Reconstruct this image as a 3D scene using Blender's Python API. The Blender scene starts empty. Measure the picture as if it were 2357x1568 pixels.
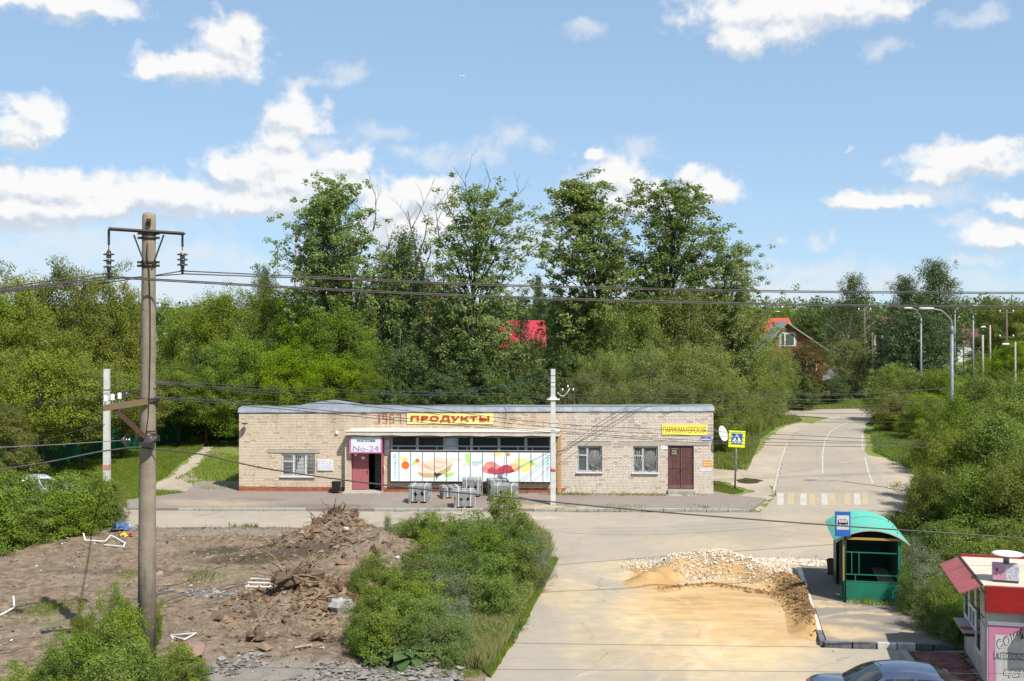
import bpy, math, random
import numpy as np
from mathutils import Vector, Matrix

S = bpy.context.scene
COL = S.collection
random.seed(11)
rng = np.random.default_rng(11)

# ---- calibration: a level camera 9.3 m up; (u, v) are photograph coordinates on a 2357-wide copy
F, H, U0, V0 = 2619.0, 9.3, 1178.5, 705.0
def G(u, v, z=0.0):
    Y = F * (H - z) / (v - V0)
    return ((u - U0) * Y / F, Y)
def P(u, v, Y):
    return Vector(((u - U0) * Y / F, Y, H - (v - V0) * Y / F))

# ---- camera
cd = bpy.data.cameras.new('camera')
cd.sensor_width = 36.0
cd.lens = F / 2357.0 * 36.0
cd.shift_y = -79.0 / 2357.0
cd.clip_start, cd.clip_end = 0.1, 12000.0
cam = bpy.data.objects.new('camera', cd)
cam.location = (0, 0, H)
cam.rotation_euler = (math.radians(90), 0, 0)
COL.objects.link(cam)
S.camera = cam

# ---- exposure
S.view_settings.view_transform = 'Standard'
S.view_settings.look = 'None'
S.view_settings.exposure = 0.52
S.view_settings.gamma = 1.0
S.view_settings.use_curve_mapping = False
S.cycles.max_bounces = 6
S.cycles.diffuse_bounces = 3
S.cycles.transmission_bounces = 4
S.cycles.transparent_max_bounces = 6
S.cycles.caustics_reflective = False
S.cycles.caustics_refractive = False

# ---- sun
SUN = Vector((0.49, -0.60, 1.05)).normalized()      # towards the sun
sl = bpy.data.lights.new('sun', 'SUN')
sl.energy = 5.0
sl.angle = math.radians(0.53)
sl.color = (1.0, 0.955, 0.88)
so = bpy.data.objects.new('sun', sl)
so.rotation_euler = SUN.to_track_quat('Z', 'Y').to_euler()
so.location = (30, -40, 60)
COL.objects.link(so)

# ---- node helpers
def is_sock(v):
    return isinstance(v, bpy.types.NodeSocket)
def nd(t, typ, ins=None, **props):
    n = t.nodes.new(typ)
    for k, v in props.items():
        setattr(n, k, v)
    for k, v in (ins or {}).items():
        s = n.inputs[k]
        if is_sock(v):
            t.links.new(v, s)
        else:
            if isinstance(v, (tuple, list)):
                try: L = len(s.default_value)
                except TypeError: L = 0
                if L == 4 and len(v) == 3: v = (*v, 1.0)
            s.default_value = v
    return n
def MA(t, op, a, b=0.0, c=0.0, clamp=False):
    return nd(t, 'ShaderNodeMath', {0: a, 1: b, 2: c}, operation=op, use_clamp=clamp).outputs[0]
def VM(t, op, a, b=(0, 0, 0), c=(0, 0, 0)):
    n = nd(t, 'ShaderNodeVectorMath', {0: a, 1: b, 2: c}, operation=op)
    return n.outputs['Value'] if op in ('LENGTH', 'DOT_PRODUCT', 'DISTANCE') else n.outputs['Vector']
def NOI(t, vec, scale, detail=4.0, rough=0.55, dist=0.0, out='Fac'):
    return nd(t, 'ShaderNodeTexNoise', {'Vector': vec, 'Scale': scale, 'Detail': detail, 'Roughness': rough, 'Distortion': dist}).outputs[out]
def MAP(t, v, a, b, c=0.0, d=1.0, smooth=False):
    return nd(t, 'ShaderNodeMapRange', {'Value': v, 'From Min': a, 'From Max': b, 'To Min': c, 'To Max': d},
              interpolation_type='SMOOTHSTEP' if smooth else 'LINEAR', clamp=True).outputs[0]
def MIX(t, f, a, b, mode='MIX'):
    n = nd(t, 'ShaderNodeMix', data_type='RGBA', blend_type=mode)
    for i, v in ((0, f), (6, a), (7, b)):
        if is_sock(v):
            t.links.new(v, n.inputs[i])
        else:
            n.inputs[i].default_value = v if i == 0 else (*v[:3], 1.0)
    return n.outputs[2]

# ---- world: Nishita sky with cumulus in it
W = bpy.data.worlds.new('World')
S.world = W
W.use_nodes = True
W.cycles.sampling_method = 'NONE'
wt = W.node_tree
wt.nodes.clear()
sky = nd(wt, 'ShaderNodeTexSky', sky_type='NISHITA', sun_disc=False)
sky.sun_elevation = math.asin(SUN.z)
sky.sun_rotation = math.atan2(SUN.x, SUN.y)
sky.altitude = 150.0
sky.air_density = 0.7
sky.dust_density = 0.0
sky.ozone_density = 6.0
tc = nd(wt, 'ShaderNodeTexCoord').outputs['Generated']
sx = nd(wt, 'ShaderNodeSeparateXYZ', {0: tc})
az = MA(wt, 'ARCTAN2', sx.outputs[0], sx.outputs[1])
el = MA(wt, 'ARCSINE', sx.outputs[2])
pv = nd(wt, 'ShaderNodeCombineXYZ', {0: az, 1: el, 2: 0.0}).outputs[0]
def sky_dir(u, v):
    x, z = (u - U0) / F, (V0 - v) / F
    return math.atan2(x, 1.0), math.asin(z / math.sqrt(x * x + 1 + z * z))
THICK = [  # cu, cv, ru, rv of every puff
    (676, 266, 64, 50), (660, 322, 60, 54), (645, 375, 92, 52), (560, 385, 82, 40), (508, 384, 42, 26), (660, 420, 150, 58),
    (800, 385, 58, 40), (770, 430, 100, 50), (600, 462, 170, 38), (420, 452, 100, 40), (320, 450, 100, 40), (290, 468, 60, 30),
    (120, 425, 190, 34), (0, 415, 130, 28), (40, 470, 160, 45), (200, 470, 120, 35),
    (960, 455, 90, 42), (900, 472, 60, 42), (1000, 428, 40, 24), (950, 520, 120, 60),
    (1400, 408, 76, 48), (1362, 360, 20, 13), (1450, 425, 60, 48), (1518, 420, 26, 22), (1600, 403, 28, 20), (1632, 442, 60, 42), (1550, 465, 90, 34), (1420, 470, 130, 40),
    (1780, 18, 175, 58), (1695, 78, 62, 44), (1930, 15, 140, 42), (1800, 60, 110, 36),
    (430, 150, 108, 32), (520, 110, 62, 56), (560, 75, 36, 38), (490, 152, 90, 38), (365, 157, 52, 20),
    (78, 262, 52, 40), (60, 302, 58, 36), (118, 290, 30, 20), (40, 332, 40, 18),
    (130, 0, 165, 26),
    (2230, 365, 112, 36), (2290, 335, 56, 22), (2165, 398, 90, 30), (1975, 462, 55, 20), (2062, 464, 62, 19),
    (2300, 542, 68, 25), (2352, 540, 30, 22), (2332, 466, 42, 20)]
THIN = [
    (1165, 312, 44, 36), (1237, 330, 40, 24), (1110, 352, 62, 26), (1000, 366, 64, 30), (940, 345, 44, 24), (1470, 333, 60, 28),
    (2250, 45, 80, 24), (1345, 72, 58, 24), (800, 158, 60, 32), (772, 178, 34, 20), (2040, 110, 56, 24), (590, 593, 60, 13),
    (1800, 555, 16, 13), (1880, 560, 22, 11), (1920, 555, 14, 11), (1790, 612, 26, 22), (2205, 506, 56, 16), (2262, 600, 66, 18),
    (2100, 450, 150, 28), (150, 555, 330, 85), (420, 590, 190, 55), (1230, 560, 150, 55), (1650, 610, 90, 30), (1900, 620, 110, 26), (460, 48, 36, 12), (690, 180, 60, 16), (1960, 345, 10, 6), (880, 300, 80, 24), (760, 330, 60, 20), (980, 590, 220, 60), (350, 655, 900, 55), (1750, 665, 900, 50)]
warp = nd(wt, 'ShaderNodeVectorMath', {0: NOI(wt, pv, 14.0, 4.0, 0.6, out='Color'), 1: (0.5, 0.5, 0.5)}, operation='SUBTRACT').outputs[0]
warp2 = nd(wt, 'ShaderNodeVectorMath', {0: NOI(wt, pv, 48.0, 4.0, 0.6, out='Color'), 1: (0.5, 0.5, 0.5)}, operation='SUBTRACT').outputs[0]
def field(p, blobs, wa, wb, sm):
    q = VM(wt, 'MULTIPLY_ADD', warp, (wa, wa * .8, 0), p)
    q = VM(wt, 'MULTIPLY_ADD', warp2, (wb, wb, 0), q)
    acc = None
    for cu, cv, ru, rv in blobs:
        a, e = sky_dir(cu, cv)
        r1, r2 = F / ru / 1.26, F / rv / 1.24
        l = VM(wt, 'LENGTH', VM(wt, 'MULTIPLY_ADD', q, (r1, r2, 0), (-a * r1, -e * r2, 0)))
        acc = l if acc is None else MA(wt, 'SMOOTH_MIN', acc, l, sm)
    return MA(wt, 'SUBTRACT', 1.0, acc)
def puffs(p):
    f = NOI(wt, p, 52.0, 6.0, 0.60)
    v = nd(wt, 'ShaderNodeTexVoronoi', {'Vector': VM(wt, 'MULTIPLY_ADD', warp2, (.02, .02, 0), p), 'Scale': 58.0}, feature='SMOOTH_F1').outputs['Distance']
    return f, MA(wt, 'SUBTRACT', MA(wt, 'MULTIPLY', f, .9), MA(wt, 'MULTIPLY', v, .42))
fine, puff = puffs(pv)
puff_up = puffs(VM(wt, 'ADD', pv, (0.0022, 0.0048, 0)))[1]
# the same kind of scattered clouds over the part of the sky the photograph does not show
offa = MA(wt, 'ABSOLUTE', az)
outside = MAP(wt, MA(wt, 'MAXIMUM', MA(wt, 'SUBTRACT', offa, 0.44), MA(wt, 'SUBTRACT', el, 0.285)), 0.0, 0.12)
gen = MA(wt, 'SUBTRACT', NOI(wt, VM(wt, 'MULTIPLY', tc, (1, 1, 1.6)), 3.6, 5.0, 0.5), 0.56)
gen = MA(wt, 'MULTIPLY_ADD', gen, 4.0, MA(wt, 'MULTIPLY', MA(wt, 'SUBTRACT', outside, 1.0), 4.0))
dF = field(pv, THICK, .036, .018, .14)
d0 = MA(wt, 'MAXIMUM', dF, gen)
d1 = field(VM(wt, 'ADD', pv, (0.004, 0.012, 0)), THICK, .036, .018, .14)
dens = MA(wt, 'MULTIPLY_ADD', MA(wt, 'SUBTRACT', puff, .30), 1.5, d0)
a_thick = MAP(wt, dens, -0.24, 0.46, 0, 1, True)
t0 = MA(wt, 'ADD', field(pv, THIN, .05, .02, .3), MA(wt, 'MULTIPLY', MA(wt, 'SUBTRACT', fine, .5), 1.6))
a_thin = MAP(wt, t0, -0.05, 1.0, 0, 0.62, True)
# lit from above and from the right, behind the camera: thick parts white, bases greyer
light = MA(wt, 'ADD', MA(wt, 'MULTIPLY', MA(wt, 'SUBTRACT', dF, d1), 1.0), MA(wt, 'MULTIPLY', MA(wt, 'SUBTRACT', puff, puff_up), 1.35))
c_col = MIX(wt, MAP(wt, light, -0.50, 0.22, 0, 1, True), (5.5, 6.15, 7.0), (8.4, 8.4, 8.42))
c_thin = (7.1, 7.45, 7.9)
base = VM(wt, 'MULTIPLY', nd(wt, 'ShaderNodeGamma', {0: sky.outputs[0], 1: .35}).outputs[0], (2.82, 3.48, 4.08))
cc = MIX(wt, a_thin, base, c_thin)
cc = MIX(wt, a_thick, cc, c_col)
bg = nd(wt, 'ShaderNodeBackground', {'Color': cc, 'Strength': 0.08})
wo = nd(wt, 'ShaderNodeOutputWorld', {'Surface': bg.outputs[0]})

# ---- mesh and object helpers
class MB:
    """collects shapes into one mesh; faces may carry a material slot"""
    def __init__(s):
        s.v, s.f, s.m, s.sm = [], [], [], []
        s.T = None
    def add(s, vs, fs, mi=0, smooth=False):
        o = len(s.v)
        if s.T is not None:
            vs = [s.T @ Vector(p) for p in vs]
        s.v += [tuple(p) for p in vs]
        for f in fs:
            s.f.append(tuple(i + o for i in f)); s.m.append(mi); s.sm.append(smooth)
        return s
    def box(s, x0, x1, y0, y1, z0, z1, mi=0, bev=0.0):
        if bev <= 0:
            vs = [(x, y, z) for z in (z0, z1) for y in (y0, y1) for x in (x0, x1)]
            return s.add(vs, [(0, 2, 3, 1), (4, 5, 7, 6), (0, 1, 5, 4), (1, 3, 7, 5), (3, 2, 6, 7), (2, 0, 4, 6)], mi)
        b = bev
        ring = lambda z, i: [(x0 + b + i, y0 + i, z), (x1 - b - i, y0 + i, z), (x1 - i, y0 + b + i, z), (x1 - i, y1 - b - i, z), (x1 - b - i, y1 - i, z), (x0 + b + i, y1 - i, z), (x0 + i, y1 - b - i, z), (x0 + i, y0 + b + i, z)]
        vs = ring(z0, b * .6) + ring(z0 + b, 0) + ring(z1 - b, 0) + ring(z1, b * .6)
        fs = [tuple(range(7, -1, -1)), tuple(range(24, 32))]
        for k in range(3):
            fs += [(k * 8 + i, k * 8 + (i + 1) % 8, k * 8 + 8 + (i + 1) % 8, k * 8 + 8 + i) for i in range(8)]
        return s.add(vs, fs, mi)
    def tube(s, pts, r, n=6, mi=0, smooth=True, cap=True):
        pts = [Vector(p) for p in pts]
        rs = r if isinstance(r, (list, tuple)) else [r] * len(pts)
        vs, fs = [], []
        up = Vector((0, 0, 1))
        d0 = (pts[-1] - pts[0])
        if abs(d0.normalized().z) > .9: up = Vector((1, 0, 0))
        for i, p in enumerate(pts):
            d = (pts[min(i + 1, len(pts) - 1)] - pts[max(i - 1, 0)])
            if d.length < 1e-9: d = Vector((0, 0, 1))
            d.normalize()
            a = d.cross(up)
            if a.length < 1e-4: a = d.cross(Vector((0, 1, 0)))
            a.normalize(); b = a.cross(d)
            for k in range(n):
                t = 2 * math.pi * k / n
                vs.append(p + (a * math.cos(t) + b * math.sin(t)) * rs[i])
        for i in range(len(pts) - 1):
            for k in range(n):
                k2 = (k + 1) % n
                fs.append((i * n + k, i * n + k2, i * n + n + k2, i * n + n + k))
        if cap:
            fs.append(tuple(range(n - 1, -1, -1)))
            fs.append(tuple((len(pts) - 1) * n + k for k in range(n)))
        return s.add(vs, fs, mi, smooth)
    def lathe(s, prof, n=14, c=(0, 0, 0), mi=0, smooth=True):
        vs, fs = [], []
        for r, z in prof:
            for k in range(n):
                t = 2 * math.pi * k / n
                vs.append((c[0] + r * math.cos(t), c[1] + r * math.sin(t), c[2] + z))
        for i in range(len(prof) - 1):
            for k in range(n):
                k2 = (k + 1) % n
                fs.append((i * n + k, i * n + k2, i * n + n + k2, i * n + n + k))
        fs.append(tuple(range(n - 1, -1, -1)))
        fs.append(tuple((len(prof) - 1) * n + k for k in range(n)))
        return s.add(vs, fs, mi, smooth)
    def prism(s, poly, y0, y1, mi=0):
        """poly in x,z extruded along y"""
        n = len(poly)
        vs = [(x, y0, z) for x, z in poly] + [(x, y1, z) for x, z in poly]
        fs = [tuple(range(n)), tuple(range(2 * n - 1, n - 1, -1))]
        fs += [(i, i + n, (i + 1) % n + n, (i + 1) % n) for i in range(n)]
        return s.add(vs, fs, mi)
    def slab(s, poly, z0, z1, mi=0):
        n = len(poly)
        vs = [(x, y, z0) for x, y in poly] + [(x, y, z1) for x, y in poly]
        fs = [tuple(range(n - 1, -1, -1)), tuple(range(n, 2 * n))]
        fs += [(i, (i + 1) % n, (i + 1) % n + n, i + n) for i in range(n)]
        return s.add(vs, fs, mi)
    def grid(s, fn, nu, nv, mi=0, smooth=True):
        vs = [fn(i / nu, j / nv) for j in range(nv + 1) for i in range(nu + 1)]
        fs = [(j * (nu + 1) + i, j * (nu + 1) + i + 1, (j + 1) * (nu + 1) + i + 1, (j + 1) * (nu + 1) + i) for j in range(nv) for i in range(nu)]
        return s.add(vs, fs, mi, smooth)
    def mesh(s, name, mats):
        me = bpy.data.meshes.new(name)
        me.from_pydata(s.v, [], s.f)
        for m in (mats if isinstance(mats, (list, tuple)) else [mats]):
            me.materials.append(m)
        me.polygons.foreach_set('material_index', s.m)
        me.polygons.foreach_set('use_smooth', s.sm)
        me.update()
        return me

def link(name, data, parent=None, loc=None):
    o = bpy.data.objects.new(name, data)
    COL.objects.link(o)
    if parent is not None: o.parent = parent
    if loc is not None: o.location = loc
    return o
def obj(name, mb, mats, parent=None, loc=None):
    return link(name, mb.mesh(name, mats), parent, loc)
def tag(o, label=None, cat=None, group=None, kind=None):
    if label: o['label'] = label
    if cat: o['category'] = cat
    if group: o['group'] = group
    if kind: o['kind'] = kind
    return o
def thing(name, label, cat, loc=(0, 0, 0), rz=0.0, group=None):
    o = link(name, None, None, loc)
    o.empty_display_size = .3
    o.rotation_euler = (0, 0, rz)
    return tag(o, label, cat, group)
def struct(name, mb, mats, parent=None):
    o = obj(name, mb, mats, parent)
    if parent is None: o['kind'] = 'structure'
    return o
def copy_tree(o, parent=None):
    c = o.copy(); COL.objects.link(c)
    if parent is not None: c.parent = parent
    for ch in list(o.children): copy_tree(ch, c)
    return c
def text_mesh(txt, w, h, depth=.01, bold=0.0, shear=0.0, mat=None, space=1.0):
    """lettering in x,z facing -y, bottom left at 0,0, fitted into w x h"""
    c = bpy.data.curves.new('lettering', 'FONT')
    c.body = txt; c.offset = bold; c.shear = shear; c.space_character = space; c.resolution_u = 3
    o = bpy.data.objects.new('lettering', c)
    COL.objects.link(o)
    dg = bpy.context.evaluated_depsgraph_get()
    m0 = bpy.data.meshes.new_from_object(o.evaluated_get(dg))
    vs = [v.co.copy() for v in m0.vertices]
    fs = [tuple(p.vertices) for p in m0.polygons]
    bpy.data.objects.remove(o); bpy.data.curves.remove(c); bpy.data.meshes.remove(m0)
    x0 = min(v.x for v in vs); x1 = max(v.x for v in vs); y0 = min(v.y for v in vs); y1 = max(v.y for v in vs)
    if h is None: h = w * (y1 - y0) / (x1 - x0)
    pts = [((v.x - x0) / (x1 - x0) * w, (v.y - y0) / (y1 - y0) * h) for v in vs]
    mb = MB()
    n = len(pts)
    # front faces, then side walls along boundary edges
    cnt = {}
    for f in fs:
        for i in range(len(f)):
            e = (f[i], f[(i + 1) % len(f)])
            cnt[e] = 1
    side = [e for e in cnt if (e[1], e[0]) not in cnt]
    V = [(x, -depth, z) for x, z in pts] + [(x, 0, z) for x, z in pts]
    mb.add(V, fs + [(b, a, a + n, b + n) for a, b in side])
    return mb

# ---- materials
MATS = {}
def newmat(name):
    m = bpy.data.materials.new(name); m.use_nodes = True
    t = m.node_tree; t.nodes.clear()
    return m, t
def finish(t, shader, disp=None):
    nd(t, 'ShaderNodeOutputMaterial', {'Surface': shader})
def princ(t, col, rough=.7, metal=0.0, normal=None, spec=.3, **kw):
    ins = {'Base Color': col, 'Roughness': rough, 'Metallic': metal, 'Specular IOR Level': spec}
    ins.update(kw)
    n = nd(t, 'ShaderNodeBsdfPrincipled', ins)
    if normal is not None: t.links.new(normal, n.inputs['Normal'])
    return n.outputs[0]
def bump(t, h, strength=.4, dist=.02):
    return nd(t, 'ShaderNodeBump', {'Height': h, 'Strength': strength, 'Distance': dist}).outputs[0]
def pm(name, c1, c2=None, scale=8.0, rough=.7, metal=0.0, bmp=.15, bdist=.01, detail=5.0, spec=.3, streak=None, rnd=0.0):
    """plain surface: two tones by noise, fine relief, optional vertical streaks and per-object variation"""
    if name in MATS: return MATS[name]
    m, t = newmat(name)
    p = nd(t, 'ShaderNodeTexCoord').outputs['Object']
    n = NOI(t, p, scale, detail, .6)
    c2 = c2 or tuple(x * .72 for x in c1)
    col = MIX(t, MAP(t, n, .35, .68), c1, c2)
    if streak:
        q = VM(t, 'MULTIPLY', p, (6.0, 6.0, .5))
        col = MIX(t, MAP(t, NOI(t, q, 1.4, 4.0, .6), .52, .75, 0, .75), col, streak)
    if rnd:
        r = nd(t, 'ShaderNodeObjectInfo').outputs['Random']
        hs = nd(t, 'ShaderNodeHueSaturation', {'Hue': .5, 'Saturation': 1.0, 'Value': MAP(t, r, 0, 1, 1 - rnd, 1 + rnd), 'Fac': 1.0, 'Color': col})
        col = hs.outputs[0]
    nb = bump(t, NOI(t, p, scale * 5, 4.0, .6), bmp, bdist) if bmp else None
    finish(t, princ(t, col, rough, metal, nb, spec))
    MATS[name] = m
    return m
def leafmat(name, dark, light, trans=.36, gloss=.35, third=None):
    m, t = newmat(name)
    a = nd(t, 'ShaderNodeAttribute', attribute_name='tint', attribute_type='GEOMETRY').outputs['Fac']
    r = nd(t, 'ShaderNodeObjectInfo').outputs['Random']
    col = MIX(t, a, dark, light)
    if third: col = MIX(t, MAP(t, a, .93, .97), col, third)
    col = nd(t, 'ShaderNodeHueSaturation', {'Hue': MAP(t, r, 0, 1, .483, .512), 'Saturation': MAP(t, MA(t, 'FRACT', MA(t, 'MULTIPLY', r, 7.3)), 0, 1, .95, 1.12), 'Value': MAP(t, MA(t, 'FRACT', MA(t, 'MULTIPLY', r, 3.7)), 0, 1, .80, 1.2), 'Fac': 1.0, 'Color': col}).outputs[0]
    d = princ(t, col, .45, 0, None, gloss)
    tcol = MIX(t, .5, col, (light[0] * 1.25, light[1] * 1.25, light[2] * .6))
    tr = nd(t, 'ShaderNodeBsdfTranslucent', {'Color': tcol}).outputs[0]
    finish(t, nd(t, 'ShaderNodeMixShader', {0: trans, 1: d, 2: tr}).outputs[0])
    return m
def glass(name, col, rough=.05, spec=.9):
    m, t = newmat(name)
    p = nd(t, 'ShaderNodeTexCoord').outputs['Object']
    c = MIX(t, NOI(t, p, 2.5, 3.0), col, tuple(x * .5 for x in col))
    finish(t, princ(t, c, rough, 0, None, spec))
    return m

M_conc = pm('concrete', (.36, .34, .30), (.27, .25, .22), 5, .9, 0, .3, .01, streak=(.22, .20, .17))
M_polec = pm('pole_concrete', (.265, .215, .165), (.185, .15, .115), 3, .92, 0, .3, .01, streak=(.105, .085, .068))
M_white = pm('white_paint', (.74, .73, .71), (.62, .61, .58), 3, .5, 0, .05)
M_whitec = pm('whitewashed_concrete', (.58, .57, .54), (.46, .45, .42), 3, .8, 0, .2)
M_rust = pm('rusty_steel', (.085, .042, .026), (.055, .033, .025), 9, .75, .2, .3)
M_dark = pm('dark_steel', (.045, .038, .036), (.075, .055, .05), 9, .6, .3, .2)
M_black = pm('black_rubber', (.012, .012, .013), (.02, .02, .02), 6, .6, 0, .1)
M_galv = pm('galvanised_steel', (.21, .225, .235), (.16, .17, .18), 5, .55, .2, .08)
M_wood = pm('pallet_wood', (.46, .36, .24), (.30, .23, .15), 14, .85, 0, .3)
M_lens = pm('lamp_glass', (.75, .76, .75), None, 4, .2, 0, 0)
M_red = pm('red_paint', (.55, .06, .045), (.45, .05, .04), 3, .4, 0, .05)
M_yellow = pm('yellow_sign', (.82, .74, .10), (.76, .68, .09), 2, .5, 0, .03)
M_blue = pm('blue_sign', (.03, .12, .42), (.025, .10, .36), 3, .4, 0, .03)
M_blacks = pm('black_print', (.015, .015, .016), None, 3, .5, 0, 0)
M_whites = pm('white_print', (.80, .80, .79), (.74, .74, .73), 3, .5, 0, 0)

# ---- numpy helpers for ground and vegetation
def vnoise(x, y, seed=0):
    xi = np.floor(x).astype(np.int64); yi = np.floor(y).astype(np.int64)
    fx = x - xi; fy = y - yi
    fx = fx * fx * (3 - 2 * fx); fy = fy * fy * (3 - 2 * fy)
    def h(a, b):
        n = (a * 374761393 + b * 668265263 + seed * 974711) & 0x7fffffff
        n = ((n ^ (n >> 13)) * 1274126177) & 0x7fffffff
        return ((n ^ (n >> 16)) & 0xffff) / 65535.0
    return (h(xi, yi) * (1 - fx) + h(xi + 1, yi) * fx) * (1 - fy) + (h(xi, yi + 1) * (1 - fx) + h(xi + 1, yi + 1) * fx) * fy
def fbm(x, y, oct=5, seed=0):
    r, a, tot = 0, 1.0, 0
    for k in range(oct):
        r = r + a * vnoise(x * 2 ** k, y * 2 ** k, seed + k); tot += a; a *= .55
    return r / tot
def np_mesh(name, V, Fc, k, mats, tint=None, mi=None, smooth=False):
    """V (n,3) vertices, Fc (m,k) faces of k corners"""
    me = bpy.data.meshes.new(name)
    V = np.ascontiguousarray(V, dtype=np.float32); Fc = np.ascontiguousarray(Fc, dtype=np.int32)
    me.vertices.add(len(V)); me.vertices.foreach_set('co', V.ravel())
    me.loops.add(Fc.size); me.loops.foreach_set('vertex_index', Fc.ravel())
    me.polygons.add(len(Fc)); me.polygons.foreach_set('loop_start', np.arange(0, Fc.size, k, dtype=np.int32))
    for m in (mats if isinstance(mats, (list, tuple)) else [mats]): me.materials.append(m)
    if mi is not None: me.polygons.foreach_set('material_index', mi.astype(np.int32))
    me.polygons.foreach_set('use_smooth', np.full(len(Fc), bool(smooth)))
    if tint is not None:
        at = me.attributes.new('tint', 'FLOAT', 'FACE')
        at.data.foreach_set('value', np.ascontiguousarray(tint, dtype=np.float32))
    me.update(calc_edges=True)
    return me
def rand_dirs(n):
    v = rng.normal(size=(n, 3)); return v / np.linalg.norm(v, axis=1)[:, None]
def rocks(name, C, size, mat, flat=.7, tint=None):
    """irregular lumps: squashed jittered octahedra"""
    n = len(C)
    base = np.array([(1, 0, 0), (0, 1, 0), (-1, 0, 0), (0, -1, 0), (0, 0, 1), (0, 0, -1)], float)
    fc = np.array([(0, 1, 4), (1, 2, 4), (2, 3, 4), (3, 0, 4), (1, 0, 5), (2, 1, 5), (3, 2, 5), (0, 3, 5)])
    q = base[None] * rng.uniform(.6, 1.2, (n, 6, 1)) + rng.normal(0, .26, (n, 6, 3))
    a = rng.uniform(0, 6.28, n); ca, sa = np.cos(a)[:, None], np.sin(a)[:, None]
    x = q[:, :, 0] * ca - q[:, :, 1] * sa; y = q[:, :, 0] * sa + q[:, :, 1] * ca
    q = np.stack([x, y, q[:, :, 2] * flat], -1) * np.asarray(size).reshape(-1, 1, 1)
    V = (q + np.asarray(C)[:, None]).reshape(-1, 3)
    Fc = (fc[None] + (np.arange(n) * 6)[:, None, None]).reshape(-1, 3)
    t = np.repeat(rng.random(n) if tint is None else tint, 8)
    return np_mesh(name, V, Fc, 3, mat, t)
def blades(name, C, h, w, mat, lean=.35, tint=None):
    n = len(C); C = np.asarray(C, float)
    h = np.broadcast_to(h, n); w = np.broadcast_to(w, n)
    a = rng.uniform(0, 6.28, n); b = rng.uniform(0, 6.28, n); l = rng.uniform(0.05, lean, n) * h
    sx = np.stack([np.cos(a), np.sin(a), 0 * a], -1) * (w / 2)[:, None]
    mid = C + np.stack([np.cos(b) * l * .35, np.sin(b) * l * .35, h * .6], -1)
    tip = C + np.stack([np.cos(b) * l, np.sin(b) * l, h], -1)
    V = np.stack([C - sx, C + sx, mid + sx * .8, tip, mid - sx * .8], 1).reshape(-1, 3)
    Fc = (np.array([0, 1, 2, 3, 4])[None] + (np.arange(n) * 5)[:, None])
    return np_mesh(name, V, Fc, 5, mat, rng.random(n) if tint is None else tint)
def in_poly(x, y, poly):
    r = np.zeros(x.shape, bool); n = len(poly); j = n - 1
    for i in range(n):
        xi, yi = poly[i]; xj, yj = poly[j]
        c = ((yi > y) != (yj > y)) & (x < (xj - xi) * (y - yi) / (yj - yi + 1e-12) + xi)
        r ^= c; j = i
    return r
def scatter(poly, n):
    xs = [p[0] for p in poly]; ys = [p[1] for p in poly]
    out = []
    got = 0
    while got < n:
        x = rng.uniform(min(xs), max(xs), n * 2); y = rng.uniform(min(ys), max(ys), n * 2)
        k = in_poly(x, y, poly); out.append(np.stack([x[k], y[k]], -1)); got += k.sum()
    return np.concatenate(out)[:n]
def ragged(pts, step=.6, amp=.12, seed=0):
    out = []
    r = random.Random(seed)
    for i in range(len(pts)):
        a, b = Vector(pts[i]), Vector(pts[(i + 1) % len(pts)])
        L = (b - a).length; n = max(1, int(L / step))
        nrm = Vector((-(b - a).y, (b - a).x)).normalized()
        for k in range(n):
            out.append(a.lerp(b, k / n) + nrm * (r.uniform(-amp, amp) if k else 0))
    return [tuple(p) for p in out]
def sheet(name, poly, z, mat, parent=None):
    mb = MB(); mb.add([(x, y, z) for x, y in poly], [tuple(range(len(poly)))])
    o = struct(name, mb, mat, parent)
    p = o.data.polygons[0]
    if p.normal.z < 0: o.data.flip_normals()
    return o

def attr_tint(t):
    return nd(t, 'ShaderNodeAttribute', attribute_name='tint', attribute_type='GEOMETRY').outputs['Fac']
def spots(t, p, lst, amp=.5, sc=.7):
    """soft stain mask: union of noisy ellipses x, y, rx, ry, strength"""
    w = nd(t, 'ShaderNodeVectorMath', {0: NOI(t, p, sc, 5.0, .6, out='Color'), 1: (.5, .5, .5)}, operation='SUBTRACT').outputs[0]
    q = VM(t, 'MULTIPLY_ADD', w, (amp * 4, amp * 4, 0), p)
    q = VM(t, 'MULTIPLY', q, (1, 1, 0))
    acc = None
    for x, y, rx, ry, k in lst:
        l = VM(t, 'LENGTH', VM(t, 'MULTIPLY_ADD', q, (1 / rx, 1 / ry, 0), (-x / rx, -y / ry, 0)))
        m = MAP(t, l, 1.15, .45, 0, k, True)
        acc = m if acc is None else MA(t, 'MAXIMUM', acc, m)
    return acc

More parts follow.
